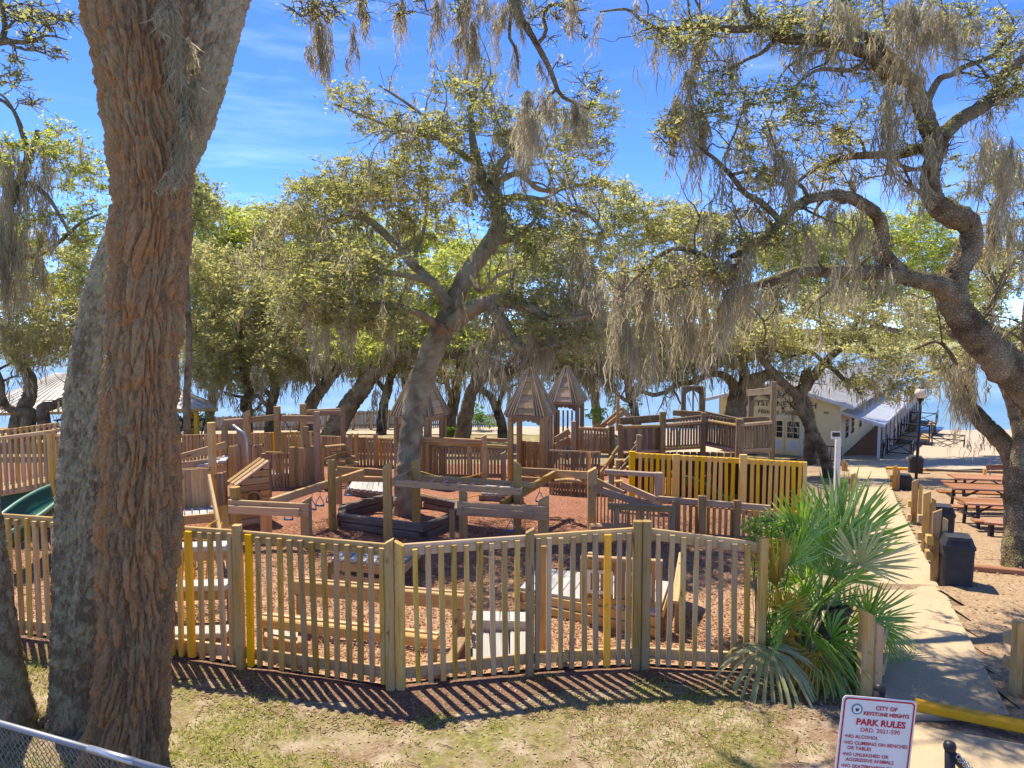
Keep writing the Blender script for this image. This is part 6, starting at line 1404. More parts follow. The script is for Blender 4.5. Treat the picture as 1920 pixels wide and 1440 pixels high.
post(rpo, 1018, 1022, 1225, G(1019, 1225).y, 0.11, M['post'], 'round', 'shaft')
rpo = thing('log_post', 'slim round post beside the picket counter', 'post', tuple(G(1106, 1150)))
post(rpo, 1106, 1036, 1150, G(1106, 1150).y, 0.075, M['post'], 'round', 'shaft')

# chain net and steps at the left
sn = thing('net_steps', 'stepped grey planks behind the fence right of the cedar trunk', 'steps', tuple(G(375, 1170)))
for i, (v, h) in enumerate([(1215, 0.22), (1180, 0.62), (1150, 0.98)]):
    a, b = G(318, v + 4), G(432, v)
    timber(sn, a + Vector((0, 0, h)), b + Vector((0, 0, h)), 0.26, 0.07, M['deck'], 'tread'); timber(sn, a + Vector((0, 0.02, h - 0.13)), b + Vector((0, 0.02, h - 0.13)), 0.05, 0.16, M['brown'], 'riser')
    for p in (a, b): timber(sn, p + Vector((0, 0.05, -0.1)), p + Vector((0, 0.05, h - 0.03)), 0.09, 0.09, M['dark'], 'leg')
cn = thing('chain_net', 'yellow coated chain climbing net behind the fence', 'climbing net', tuple(G(370, 1120)))
a0, b0 = G(318, 1140), G(408, 1130)
for k in range(6):
    z = 0.25 + k * 0.17; rod(cn, [a0 + Vector((0, 0, z)), a0.lerp(b0, 0.5) + Vector((0, 0, z - 0.06)), b0 + Vector((0, 0.1, z + 0.12))], 0.011, M['rope'], 'chain', 5)
for k in range(5):
    p = a0.lerp(b0, k / 4); rod(cn, [p + Vector((0, 0, 0.2)), p + Vector((0.05, 0, 0.7)), p + Vector((0.09, 0.02, 1.2))], 0.011, M['rope'], 'chain', 5)
rod(cn, [b0 + Vector((-0.12, 0, 1.15)), b0 + Vector((0.02, 0, 0.55)), b0 + Vector((0.2, 0, 0.1))], 0.014, M['rope'], 'chain', 5)
ch = thing('slack_chain', 'slack yellow chain strung behind the monkey bars', 'chain', tuple(W(850, 900, 15.5)))
rod(ch, [W(788, 884, 15.4), W(820, 893, 15.5), W(850, 897, 15.6), W(880, 894, 15.7), W(904, 887, 15.8)], 0.012, M['rope'], 'links', 5)
ch = thing('slack_chain', 'slack yellow chain near the ground beside the central oak', 'chain', tuple(W(840, 930, 15.5)))
rod(ch, [W(788, 925, 15.4), W(820, 934, 15.5), W(850, 936, 15.6), W(880, 932, 15.7), W(904, 927, 15.8)], 0.012, M['rope'], 'links', 5)
for i, (q, lab) in enumerate([([(652, 930), (722, 938), (720, 918), (664, 914)], 'small pale deck under the left back crossbeam'), ([(902, 940), (978, 944), (975, 926), (910, 922)], 'small pale deck behind the monkey bars')]):
    platform('play_deck', lab, 'platform', q, 0.18, 6, fas=M['log'])
# ================================================================== PAVILION
def text(root, name, s, loc, size, mat, X, Zv, extrude=0.004, align='CENTER', shear=0.0, offset=0.0, space=1.0):
    """flat lettering on the plane spanned by X (reading direction) and Zv (up)"""
    cu = bpy.data.curves.new(name, 'FONT'); cu.body = s; cu.size = size; cu.extrude = extrude; cu.align_x = align
    cu.shear = shear; cu.offset = offset; cu.space_character = space; cu.resolution_u = 2
    cu.materials.append(mat)
    X = Vector(X).normalized(); Zv = Vector(Zv).normalized(); n = X.cross(Zv)
    R = Matrix((X, Zv, n)).transposed().to_4x4()
    tmp = bpy.data.objects.new(name, cu); col.objects.link(tmp); dg = bpy.context.evaluated_depsgraph_get()
    me = bpy.data.meshes.new_from_object(tmp.evaluated_get(dg)); bpy.data.objects.remove(tmp); bpy.data.curves.remove(cu)
    return link(name, me, root, Matrix.Translation(Vector(loc)) @ R)
pc = W(1572, 862, 42)
pav = thing('pavilion', 'cream clapboard lakeside pavilion with grey metal roof and side porch', 'building', tuple(pc), None, -math.radians(33.4))
WW, HW, PK, LEN = 7.2, 3.45, 4.45, 34.0        # local: x along the front (0 = right corner, -WW = left), y back
# gable front as clapboards
nb = 24
for i in range(nb):
    z0, z1 = PK * i / nb, PK * (i + 1) / nb
    def xr(z): return 0.0 if z < HW else -(z - HW) / (PK - HW) * WW / 2
    a0, a1 = xr(z0), xr(min(z1, PK - 0.02))
    y0, y1 = -0.035, -0.012
    V = [(-WW - a0, y0, z0), (a0, y0, z0), (a1, y1, z1), (-WW - a1, y1, z1), (-WW - a0, 0.1, z0), (a0, 0.1, z0), (a1, 0.1, z1), (-WW - a1, 0.1, z1)]
    wmesh('clapboard', V, [(0, 1, 2, 3), (5, 4, 7, 6), (4, 5, 1, 0), (3, 2, 6, 7), (1, 5, 6, 2), (4, 0, 3, 7)], M['cream'], pav)
bx(pav, 'side_wall', -0.12, 0.0, 0.11, LEN, 0.0, 2.72, M['cream'])
bx(pav, 'side_wall', -0.12, 0.0, 0.11, LEN, 2.722, HW + 0.02, M['cream'])
bx(pav, 'side_wall', -WW, -WW + 0.12, 0.11, LEN, 0.0, HW, M['cream'])
bx(pav, 'corner_board', -0.02, 0.03, -0.06, 0.12, 0, HW - 0.1, M['white'])
bx(pav, 'corner_board', -WW - 0.03, -WW + 0.02, -0.06, 0.12, 0, HW - 0.1, M['white'])
ov = 0.75
def roofside(sgn):
    xm = -WW / 2; xe = 0 + ov if sgn > 0 else -WW - ov
    ze = HW - (PK - HW) / (WW / 2) * ov + 0.08; zp = PK + 0.08; y0, y1 = -0.7, LEN
    V = [(xm, y0, zp), (xe, y0, ze), (xe, y1, ze), (xm, y1, zp), (xm, y0, zp - 0.10), (xe, y0, ze - 0.10), (xe, y1, ze - 0.10), (xm, y1, zp - 0.10)]
    r = wmesh('roof', V, [(0, 1, 2, 3), (7, 6, 5, 4), (0, 4, 5, 1), (1, 5, 6, 2), (2, 6, 7, 3), (3, 7, 4, 0)], M['roof'], pav)
    parts = []
    for i in range(60):
        y = y0 + 0.05 + i * (LEN + 0.6) / 60
        C = np.array([(xm, y, zp + 0.012), ((xm + xe) / 2, y, (zp + ze) / 2 + 0.012), (xe, y, ze + 0.012)]); parts.append(tube(C, [0.02] * 3, 4))
    V, Q = merge(parts); wmesh('roof_seam', V, Q, M['roof'], pav)
    timber(pav, (xm, y0 - 0.03, zp - 0.09), (xe, y0 - 0.03, ze - 0.09), 0.04, 0.20, M['white'], 'rake_board', None, (0, 1, 0))
    timber(pav, (xe + 0.03 * sgn, y0, ze - 0.1), (xe + 0.03 * sgn, y1, ze - 0.1), 0.04, 0.16, M['white'], 'gutter', None, (1, 0, 0))
roofside(1); roofside(-1)
# porch roof, floor, posts, rails
PWd = 2.15; z0, z1 = 2.85, 2.28
V = [(0.02, 0.5, z0), (PWd + 0.15, -0.1, z1), (PWd + 0.15, LEN, z1), (0.02, LEN, z0), (0.02, 0.5, z0 - 0.1), (PWd + 0.15, -0.1, z1 - 0.1), (PWd + 0.15, LEN, z1 - 0.1), (0.02, LEN, z0 - 0.1)]
wmesh('porch_roof', V, [(0, 1, 2, 3), (7, 6, 5, 4), (0, 4, 5, 1), (1, 5, 6, 2), (2, 6, 7, 3), (3, 7, 4, 0)], M['roof'], pav)
timber(pav, (0.02, 0.44, z0 - 0.06), (PWd + 0.16, -0.16, z1 - 0.06), 0.04, 0.18, M['white'], 'porch_fascia', None, (0, 1, 0))
timber(pav, (PWd + 0.18, -0.1, z1 - 0.05), (PWd + 0.18, LEN, z1 - 0.05), 0.04, 0.16, M['white'], 'gutter', None, (1, 0, 0))
bx(pav, 'porch_floor', 0.02, PWd, 0.2, LEN, -0.06, 0.05, M['brick'])
for i in range(14):
    y = 0.35 + i * 2.45
    bx(pav, 'porch_post', PWd - 0.14, PWd, y, y + 0.14, 0.052, z1 - 0.11, M['white'])
    g = gzf(*((Matrix.Rotation(-math.radians(33.4), 3, 'Z') @ Vector((PWd, y, 0))).xy + pc.xy)) - pc.z
    bx(pav, 'pile', PWd - 0.2, PWd - 0.02, y, y + 0.18, min(-0.3, g - 0.3), -0.065, M['dark'])
def xrail(root, a, b, h=0.95, mat=M['black'], n=1):
    """railing with crossed braces between local points a and b"""
    a, b = Vector(a), Vector(b); up = Vector((0, 0, h))
    timber(root, a + up, b + up, 0.05, 0.07, mat, 'rail'); timber(root, a + Vector((0, 0, 0.12)), b + Vector((0, 0, 0.12)), 0.04, 0.06, mat, 'rail')
    for i in range(n + 1):
        p = a.lerp(b, i / n); timber(root, p, p + up * 1.05, 0.07, 0.07, mat, 'rail_post')
    for i in range(n):
        p, q = a.lerp(b, i / n), a.lerp(b, (i + 1) / n)
        timber(root, p + Vector((0, 0, 0.12)), q + up, 0.03, 0.05, mat, 'brace'); timber(root, q + Vector((0, 0, 0.12)), p + up, 0.03, 0.05, mat, 'brace')
for i in range(1, 12):
    y = 0.35 + i * 2.45
    if i != 2: xrail(pav, (PWd - 0.07, y + 0.14, 0.05), (PWd - 0.07, y + 2.45, 0.05), n=1)
xrail(pav, (PWd - 0.07, 0.5, 0.05), (PWd - 0.07, 2.8, 0.05), n=1)
# decks and steps off the porch
def deckpiece(x0, x1, y0, y1, z):
    bx(pav, 'landing', x0, x1, y0, y1, z - 0.1, z, M['brown'])
    for x in (x0 + 0.08, x1 - 0.2):
        for y in (y0 + 0.08, y1 - 0.2):
            bx(pav, 'pile', x, x + 0.12, y, y + 0.12, z - 1.9, z - 0.102, M['dark'])
deckpiece(PWd + 0.02, PWd + 1.5, 1.9, 3.6, 0.04)
xrail(pav, (PWd + 0.1, 3.6, 0.04), (PWd + 1.5, 3.6, 0.04)); xrail(pav, (PWd + 1.5, 1.9, 0.04), (PWd + 1.5, 3.6, 0.04)); 
for i in range(4): bx(pav, 'step', PWd + 0.1, PWd + 1.4, 1.58 - i * 0.3, 1.88 - i * 0.3, -0.16 - i * 0.17, -0.10 - i * 0.17, M['brown'])
for x in (PWd + 0.1, PWd + 1.45): timber(pav, (x, 1.9, 0.95), (x, 0.7, 0.25), 0.05, 0.07, M['black'], 'rail'); timber(pav, (x, 0.7, -0.7), (x, 0.7, 0.25), 0.07, 0.07, M['black'], 'rail_post')
deckpiece(PWd + 0.02, PWd + 1.9, 12, 15, 0.04); xrail(pav, (PWd + 0.1, 12, 0.04), (PWd + 1.9, 12, 0.04)); xrail(pav, (PWd + 1.9, 12, 0.04), (PWd + 1.9, 15, 0.04))
deckpiece(PWd + 1.95, PWd + 4.0, 11.5, 14.2, -0.75); xrail(pav, (PWd + 2.1, 11.5, -0.75), (PWd + 4.0, 11.5, -0.75)); xrail(pav, (PWd + 4.0, 11.5, -0.75), (PWd + 4.0, 14.2, -0.75)); xrail(pav, (PWd + 2.0, 14.2, -0.75), (PWd + 4.0, 14.2, -0.75))
deckpiece(PWd + 0.02, PWd + 1.9, 21, 24, 0.04); xrail(pav, (PWd + 0.1, 21, 0.04), (PWd + 1.9, 21, 0.04)); xrail(pav, (PWd + 1.9, 21, 0.04), (PWd + 1.9, 24, 0.04))
def window(x0, x1, z0, z1, nx, nz, yf=-0.05, name='window'):
    w = bpy.data.objects.new(name, None)
    fr = bx(pav, name, x0 - 0.07, x1 + 0.07, yf - 0.02, yf + 0.015, z0 - 0.07, z1 + 0.07, M['white'])
    for i in range(nx):
        for j in range(nz):
            dx, dz = (x1 - x0) / nx, (z1 - z0) / nz
            bx(fr, 'pane', x0 + i * dx + 0.025, x0 + (i + 1) * dx - 0.025, yf - 0.026, yf - 0.021, z0 + j * dz + 0.025, z0 + (j + 1) * dz - 0.025, M['glass'])
    bpy.data.objects.remove(w); return fr
# double doors: glazed above, panelled below
for x0 in (-4.05, -3.05):
    d = bx(pav, 'door', x0, x0 + 0.92, -0.075, -0.045, 0.06, 2.25, M['cream'])
    for i in range(2):
        for j in range(3):
            bx(d, 'pane', x0 + 0.10 + i * 0.37, x0 + 0.44 + i * 0.37, -0.081, -0.076, 1.10 + j * 0.35, 1.41 + j * 0.35, M['glass'])
    bx(d, 'panel', x0 + 0.12, x0 + 0.80, -0.081, -0.076, 0.35, 0.95, M['white'])
bx(pav, 'door_frame', -4.17, -4.06, -0.07, -0.04, 0, 2.36, M['white']); bx(pav, 'door_frame', -2.12, -2.01, -0.07, -0.04, 0, 2.36, M['white']); bx(pav, 'door_frame', -4.17, -2.01, -0.07, -0.04, 2.362, 2.46, M['white'])
for y0, y1 in ((2.2, 3.4), (4.6, 5.8), (8.2, 9.4), (11, 12.2)):
    f = bx(pav, 'window', -0.01, 0.03, y0 - 0.07, y1 + 0.07, 0.93, 2.22, M['white'])
    for i in range(2):
        for j in range(3): bx(f, 'pane', 0.031, 0.037, y0 + i * (y1 - y0) / 2 + 0.03, y0 + (i + 1) * (y1 - y0) / 2 - 0.03, 1.0 + j * 0.39, 1.0 + (j + 1) * 0.39 - 0.04, M['glass'])
text(pav, 'lettering', 'KEYSTONE BEACH', (-3.38, -0.05, 3.0), 0.50, M['ink'], (1, 0, 0), (0, 0, 1), 0.01, offset=0.004)
text(pav, 'lettering', 'Historic Pavilion', (-3.45, -0.05, 2.52), 0.40, M['ink'], (1, 0, 0), (0, 0, 1), 0.01, shear=0.25)
text(pav, 'lettering', '565', (-0.75, -0.055, 2.72), 0.20, M['ink'], (1, 0, 0), (0, 0, 1), 0.008)
def disc(root, name, c, r, mat, X, Zv, th=0.008, k=28, r_in=None):
    X, Zv = Vector(X), Vector(Zv); n = X.cross(Zv).normalized(); c = Vector(c)
    P = [c + X * r * math.cos(2 * math.pi * i / k) + Zv * r * math.sin(2 * math.pi * i / k) for i in range(k)]
    if r_in is None: return prism(root, name, P, n * th, mat)
    I = [c + (p - c) * (r_in / r) for p in P]; V = [*P, *I, *[p + n * th for p in P], *[p + n * th for p in I]]
    Fc = []
    for i in range(k):
        j = (i + 1) % k; Fc += [(2 * k + i, 2 * k + j, 3 * k + j, 3 * k + i), (i, j, 2 * k + j, 2 * k + i), (k + j, k + i, 3 * k + i, 3 * k + j), (k + i, k + j, j, i)]
    return wmesh(name, [tuple(v) for v in V], Fc, mat, root)
sl = disc(pav, 'seal', (-3.45, -0.06, 3.78), 0.27, M['white'], (1, 0, 0), (0, 0, 1))
disc(sl, 'ring', (-3.45, -0.07, 3.78), 0.27, M['teal_ink'], (1, 0, 0), (0, 0, 1), 0.006, 28, 0.235)
prism(sl, 'keystone', [Vector((-3.57, -0.07, 3.86)), Vector((-3.33, -0.07, 3.86)), Vector((-3.38, -0.07, 3.68)), Vector((-3.52, -0.07, 3.68))], (0, -0.006, 0), M['ink'])
bx(pav, 'crest', -3.33, -3.17, -0.06, -0.045, 2.83, 2.97, M['plaque'])
bx(pav, 'plaque', -1.82, -1.57, -0.07, -0.042, 1.35, 1.72, M['plaque'])
bx(pav, 'notice', -0.45, -0.25, -0.065, -0.042, 1.25, 1.55, M['white'])
# black handrail beside the door steps
hr = thing('handrail', 'black metal balustrade at the pavilion corner behind the forked oak', 'railing', tuple(G(1550, 862)))
ga, gb2 = W(1525, 866, 40.6), W(1577, 870, 40.0)
for i in range(9):
    p = ga.lerp(gb2, i / 8); timber(hr, p, p + Vector((0, 0, 0.95)), 0.035, 0.035, M['black'], 'baluster')
timber(hr, ga + Vector((0, 0, 0.97)), gb2 + Vector((0, 0, 0.97)), 0.05, 0.05, M['black'], 'rail')
# pale apron in front of the pavilion
q = [G(1420, 858), G(1655, 872), W(1668, 862, 41.2), W(1420, 848, 44.5)]
for p in q: p.z = min(p.z, pc.z) 
tag(wmesh('patio', [(p.x, p.y, pc.z - 0.03 + 0.004 * i) for i, p in enumerate(q)] + [(p.x, p.y, pc.z - 0.6) for p in q], [(0, 1, 2, 3), (1, 0, 4, 5), (2, 1, 5, 6), (3, 2, 6, 7), (0, 3, 7, 4)], M['path']), kind='structure')

# ================================================================== PATH FURNITURE
pf = 'notched posts with log rails along the path'
def path_post(label, u, vt, vb, Y, sc_, stubs, side=1):
    b = W(u, vb, Y); r = thing('rail_post', label, 'fence post', tuple(b), pf)
    t = W(u, vt, Y).z; d = Vector((0.75, -0.55, 0))
    timber(r, (b.x, b.y, b.z - 0.15), (b.x, b.y, t), 0.125 * sc_, 0.10 * sc_, M['fence'], 'post', 'slant', d)
    timber(r, (b.x + 0.10 * sc_, b.y - 0.06, b.z - 0.15), (b.x + 0.10 * sc_, b.y - 0.06, t - 0.14), 0.07 * sc_, 0.11 * sc_, M['fence'], 'half_post', 'slant2', d)
    H = t - b.z
    for f in stubs:
        p = Vector((b.x - 0.13 * side, b.y - 0.07, b.z + H * f))
        timber(r, p + Vector((-0.10, -0.16, 0.04)), p + Vector((0.08, 0.20, -0.03)), 0.09 * sc_, 0.14 * sc_, M['fence'], 'rail_stub')
    return r
path_post('near right notched path post in front of the second bin', 1752, 954, 1078, 11.3, 1.0, (0.32, 0.55))
path_post('notched path post third from the camera on the right', 1733, 920, 1048, 13.4, 1.0, (0.35, 0.6))
path_post('notched path post beside the lamp base on the right', 1712, 898, 1000, 17, 1.05, (0.3, 0.55))
path_post('far right notched path post next to the third bin', 1676, 872, 928, 24.5, 1.05, (0.35, 0.6))
path_post('notched path post at the left edge beyond the white pole', 1598, 886, 940, 24.5, 1.1, (0.45, 0.7), -1)
path_post('farthest left notched path post near the pavilion', 1581, 862, 895, 33, 1.1, (0.4, 0.65), -1)
# near left corner post of the path with rail stubs
np_ = thing('rail_post', 'big near path post with pointed top half hidden by palmetto', 'fence post', tuple(W(1620, 1322, 7.6)), pf)
post(np_, 1619, 1142, 1325, 7.55, 0.135, M['fence'], 'slant2'); post(np_, 1640, 1165, 1325, 7.62, 0.10, M['fence'], 'slant2', 'half_post')
for v0, Y0 in ((1205, 7.6), (1255, 7.6)): timber(np_, W(1650, v0, Y0), W(1656, v0 - 20, Y0 + 0.5), 0.09, 0.12, M['silver'], 'rail_stub')
nr = thing('rail_fence', 'rustic rail fence corner at the right edge beside the yellow kerb', 'fence', tuple(W(1905, 1340, 7.5)))
post(nr, 1905, 1158, 1342, 7.55, 0.13, M['fence'], 'point'); post(nr, 1922, 1175, 1338, 7.5, 0.11, M['fence'], 'slant')
for v0 in (1195, 1240): timber(nr, W(1888, v0, 7.9), W(2010, v0 + 50, 6.9), 0.09, 0.12, M['silver'], 'rail')
post(nr, 2020, 1170, 1420, 6.8, 0.13, M['fence'])
ky = thing('kerb_board', 'yellow painted timber kerb across the end of the path', 'kerb', tuple(G(1800, 1345)))
a, b = G(1715, 1333), G(2050, 1402); timber(ky, a + Vector((0, 0, 0.07)), b + Vector((0, 0, 0.07)), 0.12, 0.10, M['yellow'], 'board')
def bin_(label, u, vt, vb, Y, wpx, fancy=True):
    b = W(u, vb, Y); h = W(u, vt, Y).z - b.z; w = px(wpx, Y) * 0.80
    r = thing('trash_bin', label, 'trash can', tuple(b), 'black trash bins beside the path', math.radians(-22))
    def tier(name, z0, z1, s0, s1, m):
        c = 0.07
        V = []
        for z, s in ((z0, s0), (z1, s1)):
            a_ = s / 2; k = c * s
            V += [(x, y, z) for x, y in ((-a_ + k, -a_), (a_ - k, -a_), (a_, -a_ + k), (a_, a_ - k), (a_ - k, a_), (-a_ + k, a_), (-a_, a_ - k), (-a_, -a_ + k))]
        return wmesh(name, V, [(i, (i + 1) % 8, 8 + (i + 1) % 8, 8 + i) for i in range(8)] + [tuple(range(7, -1, -1)), tuple(range(8, 16))], m, r)
    tier('base', 0, 0.05 * h, w * 0.98, w * 0.98, M['can']); tier('body', 0.05 * h, 0.80 * h, w * 0.93, w * 0.97, M['can'])
    tier('collar', 0.80 * h, 0.86 * h, w * 1.04, w * 1.04, M['can']); tier('lid', 0.86 * h, 1.0 * h, w * 1.0, w * 0.80, M['can'])
    bx(r, 'flap', -w * 0.28, w * 0.28, -w * 0.455, -w * 0.445 + 0.02, 0.875 * h, 0.955 * h, M['black'])
    return r
bin_('nearest black square bin with sloped lid beside the right path edge', 1790, 1003, 1107, 11.0, 66)
bin_('second black bin with wide lid in front of the picnic tables', 1762, 947, 1035, 13.8, 50)
bin_('third black bin between lamp post and far notched post', 1694, 889, 933, 24.6, 31)
bin_('farthest round shouldered bin on the sand near the yellow kerb line', 1716, 855, 889, 31.5, 30)
lp = thing('street_lamp', 'slim black lamp post with pale globe beside the path', 'street lamp', tuple(W(1716, 931, 25.2)))
b = W(1716, 931, 25.2); H = W(1716, 728, 25.2).z - b.z
lathe(lp, 'base', b - Vector((0, 0, 0.1)), [(0.17, 0), (0.17, 0.15), (0.14, 0.2), (0.12, 0.6), (0.07, 0.75)], M['black'])
tp = W(1726, 750, 25.2)
rod(lp, [b + Vector((0, 0, 0.55)), b.lerp(tp, 0.5) + Vector((0, 0, 0)), tp], 0.055, M['black'], 'pole')
lathe(lp, 'collar', tp - Vector((0, 0, 0.06)), [(0.06, 0), (0.11, 0.06), (0.12, 0.12)], M['black'])
lathe(lp, 'lamp_globe', tp + Vector((0, 0, 0.06)), [(0.09, 0), (0.15, 0.05), (0.20, 0.14), (0.20, 0.22), (0.15, 0.31), (0.07, 0.36)], M['lampglass'])
lathe(lp, 'cap', tp + Vector((0, 0, 0.42)), [(0.10, 0), (0.06, 0.05), (0.02, 0.12)], M['black'])
wp = thing('white_post', 'white painted post with small notice above the palmetto', 'post', tuple(W(1565, 955, 17.0)))
post(wp, 1566, 822, 980, 17.0, 0.115, M['white'], None, 'shaft'); b = W(1566, 817, 16.9)
bx(wp, 'notice', b.x - 0.10, b.x + 0.12, b.y - 0.02, b.y, b.z - 0.08, b.z + 0.10, M['white']); bx(wp, 'notice_print', b.x - 0.08, b.x + 0.10, b.y - 0.026, b.y - 0.021, b.z - 0.02, b.z + 0.08, M['ink'])
yp = thing('marker_post', 'short yellow marker post behind the picnic tables', 'post', tuple(G(1845, 910)))
g = G(1845, 910); post(yp, 1845, 879, 912, g.y, 0.10, M['new'], None, 'shaft')
yk = thing('timber_edging', 'grey edging timber with yellow end lying across the sand', 'edging', tuple(G(1760, 884)))
a, b = G(1662, 880), G(1735, 883); timber(yk, a + Vector((0, 0, 0.06)), b + Vector((0, 0, 0.06)), 0.14, 0.12, M['yellow'], 'painted_timber'); a2, b2 = G(1736, 883), G(1884, 889)
timber(yk, a2 + Vector((0, 0, 0.06)), b2 + Vector((0, 0, 0.06)), 0.14, 0.12, M['log'], 'timber')
te = thing('timber_edging', 'reddish edging timber on the ground below the picnic tables', 'edging', tuple(G(1840, 1074)))
a, b = G(1800, 1068), G(1960, 1083); timber(te, a + Vector((0, 0, 0.05)), b + Vector((0, 0, 0.05)), 0.13, 0.11, M['picnic'], 'timber')
def picnic(label, u0, u1, v, vb, Y):
    """table seen broadside: u0..u1 = ends of its top at row v, vb = row of its feet"""
    p0, p1 = W(u0, v, Y), W(u1, v + 8, Y - 0.35); g = W((u0 + u1) / 2, vb, Y).z
    c = (p0 + p1) / 2; r = thing('picnic_table', label, 'picnic table', (c.x, c.y, g), 'stained picnic tables on the sand')
    d = (p1 - p0); d.z = 0; L = d.length; d.normalize(); n = Vector((-d.y, d.x, 0)); zt = g + 0.74
    mid = Vector((c.x, c.y, 0))
    for k in range(5):
        o = mid + n * (k - 2) * 0.148; timber(r, o - d * L / 2 + Vector((0, 0, zt)), o + d * L / 2 + Vector((0, 0, zt)), 0.138, 0.045, M['picnic'], 'top_plank', None, n)
    for s in (-1, 1):
        for k in (0, 1):
            o = mid + n * s * (0.62 + k * 0.135); timber(r, o - d * L / 2 + Vector((0, 0, g + 0.44)), o + d * L / 2 + Vector((0, 0, g + 0.44)), 0.125, 0.042, M['picnic'], 'seat_plank', None, n)
        e = mid + d * s * (L / 2 - 0.25)
        for q in (-1, 1): timber(r, e + n * q * 0.30 + Vector((0, 0, zt - 0.03)), e + n * q * 0.42 + Vector((0, 0, g - 0.05)), 0.07, 0.05, M['black'], 'leg')
        timber(r, e - n * 0.75 + Vector((0, 0, g + 0.39)), e + n * 0.75 + Vector((0, 0, g + 0.39)), 0.05, 0.06, M['black'], 'crossbar')
        timber(r, e + Vector((0, 0, g + 0.39)), mid + d * s * 0.15 + Vector((0, 0, zt - 0.05)), 0.04, 0.04, M['black'], 'brace')
    return r
picnic('farthest stained picnic table near the yellow marker post', 1784, 1908, 908, 937, 22.0)
picnic('middle stained picnic table with black metal frame', 1778, 1925, 930, 962, 19.0)
picnic('nearest stained picnic table beside the slim right oak', 1800, 1960, 958, 996, 16.6)
bn = thing('bench', 'brown park bench with steel frame by the right oak', 'bench', tuple(W(1870, 898, 29)))
for k in range(2): timber(bn, W(1849, 874 + k * 4, 29), W(1893, 874 + k * 4, 29), 0.04, 0.09, M['picnic'], 'back_slat')
for k in range(3): timber(bn, W(1850, 884, 29 - 0.15 - k * 0.13), W(1893, 884, 29 - 0.15 - k * 0.13), 0.11, 0.04, M['picnic'], 'seat_slat')
for u in (1858, 1886): rod(bn, [W(u, 872, 29.1), W(u, 885, 29), W(u - 3, 892, 28.8), W(u + 6, 902, 28.8)], 0.03, M['steel'], 'frame', 6)
lgs = thing('seat_log', 'low orange-brown plank seat lying near the right tree', 'bench', tuple(G(1880, 1010)))
a, b = G(1845, 1004), G(1930, 1012); timber(lgs, a + Vector((0, 0, 0.3)), b + Vector((0, 0, 0.3)), 0.25, 0.05, M['picnic'], 'plank')
for f in (0.15, 0.85): p = a.lerp(b, f); timber(lgs, p + Vector((0, 0, -0.1)), p + Vector((0, 0, 0.275)), 0.10, 0.10, M['black'], 'leg')

# ================================================================== SIGN AND PIPE GATE IN FRONT
Ys = 4.28
TL, TR, BL = W(1581, 1303, Ys), W(1720, 1315, Ys), W(1563, 1500, Ys - 0.02)
Xs = (TR - TL); wS = Xs.length; Xs.normalize(); Zs = (TL - BL); Zs = (Zs - Xs * Zs.dot(Xs)).normalized(); hS = wS * 1.36
nS = Xs.cross(Zs).normalized()
if nS.y > 0: nS = -nS
cS = TL + Xs * wS / 2 - Zs * hS / 2
sg_ = thing('park_sign', 'white park rules sign with red border and lettering', 'sign', (cS.x + 0.02, cS.y + 0.03, 0.0))
def rrect(w, h, r, k=6):
    out = []
    for cx, cy, a0 in ((w / 2 - r, h / 2 - r, 0), (-w / 2 + r, h / 2 - r, 90), (-w / 2 + r, -h / 2 + r, 180), (w / 2 - r, -h / 2 + r, 270)):
        for i in range(k + 1):
            a = math.radians(a0 + 90 * i / k); out.append((cx + r * math.cos(a), cy + r * math.sin(a)))
    return out
prism(sg_, 'plate', [cS + Xs * x + Zs * y for x, y in rrect(wS, hS, 0.03)], -nS * 0.004, M['white'])
o, i_ = rrect(wS * 0.955, hS * 0.965, 0.026), rrect(wS * 0.915, hS * 0.935, 0.02)
k = len(o); P = [cS + Xs * x + Zs * y + nS * 0.002 for x, y in o] + [cS + Xs * x + Zs * y + nS * 0.002 for x, y in i_]
wmesh('border', [tuple(p) for p in P], [(j, (j + 1) % k, k + (j + 1) % k, k + j) for j in range(k)], M['red'], sg_)
def st_(s, fx, fy, size, align='CENTER', off=0.0, sp_=1.0):
    text(sg_, 'lettering', s, TL + Xs * wS * fx - Zs * wS * fy + nS * 0.003, size * wS, M['red'], Xs, Zs, 0.0004, align, 0, off, sp_)
st_('CITY OF', 0.60, 0.165, 0.078, off=0.0009); st_('KEYSTONE HEIGHTS', 0.605, 0.245, 0.067, off=0.0009)
st_('PARK RULES', 0.545, 0.385, 0.122, off=0.0016); st_('ORD. 2021-590', 0.545, 0.478, 0.083)
y = 0.572
for s in ('\u2022NO ALCOHOL', '\u2022NO CLIMBING ON BENCHES', '   OR TABLES', '\u2022NO UNLEASHED OR', '   AGGRESSIVE ANIMALS', '\u2022NO SKATEBOARDS OR', '   BIKE RIDING', '\u2022NO FISHING IN DESIGNATED', '   SWIM AREA'):
    st_(s, 0.075, y, 0.0655, 'LEFT', 0.0003); y += 0.088 if s.startswith('\u2022NO AL') or s.startswith('  ') else 0.072
ce = TL + Xs * wS * 0.205 - Zs * wS * 0.175 + nS * 0.002
se = disc(sg_, 'seal', ce, 0.075 * wS, M['teal_ink'], Xs, Zs, 0.0008); disc(se, 'seal_field', ce + nS * 0.001, 0.056 * wS, M['white'], Xs, Zs, 0.0006)
prism(se, 'keystone', [ce + nS * 0.002 + Xs * x * wS + Zs * y_ * wS for x, y_ in ((-0.025, 0.012), (0.028, 0.012), (0.016, -0.028), (-0.014, -0.028))], nS * 0.0006, M['ink'])
for f in (0.05, ):
    p = cS - nS * 0.035; rod(sg_, [Vector((p.x, p.y, -0.2)), Vector((p.x, p.y, cS.z)), Vector((p.x, p.y, TL.z - 0.06))], 0.025, M['steel'], 'pole', 10)
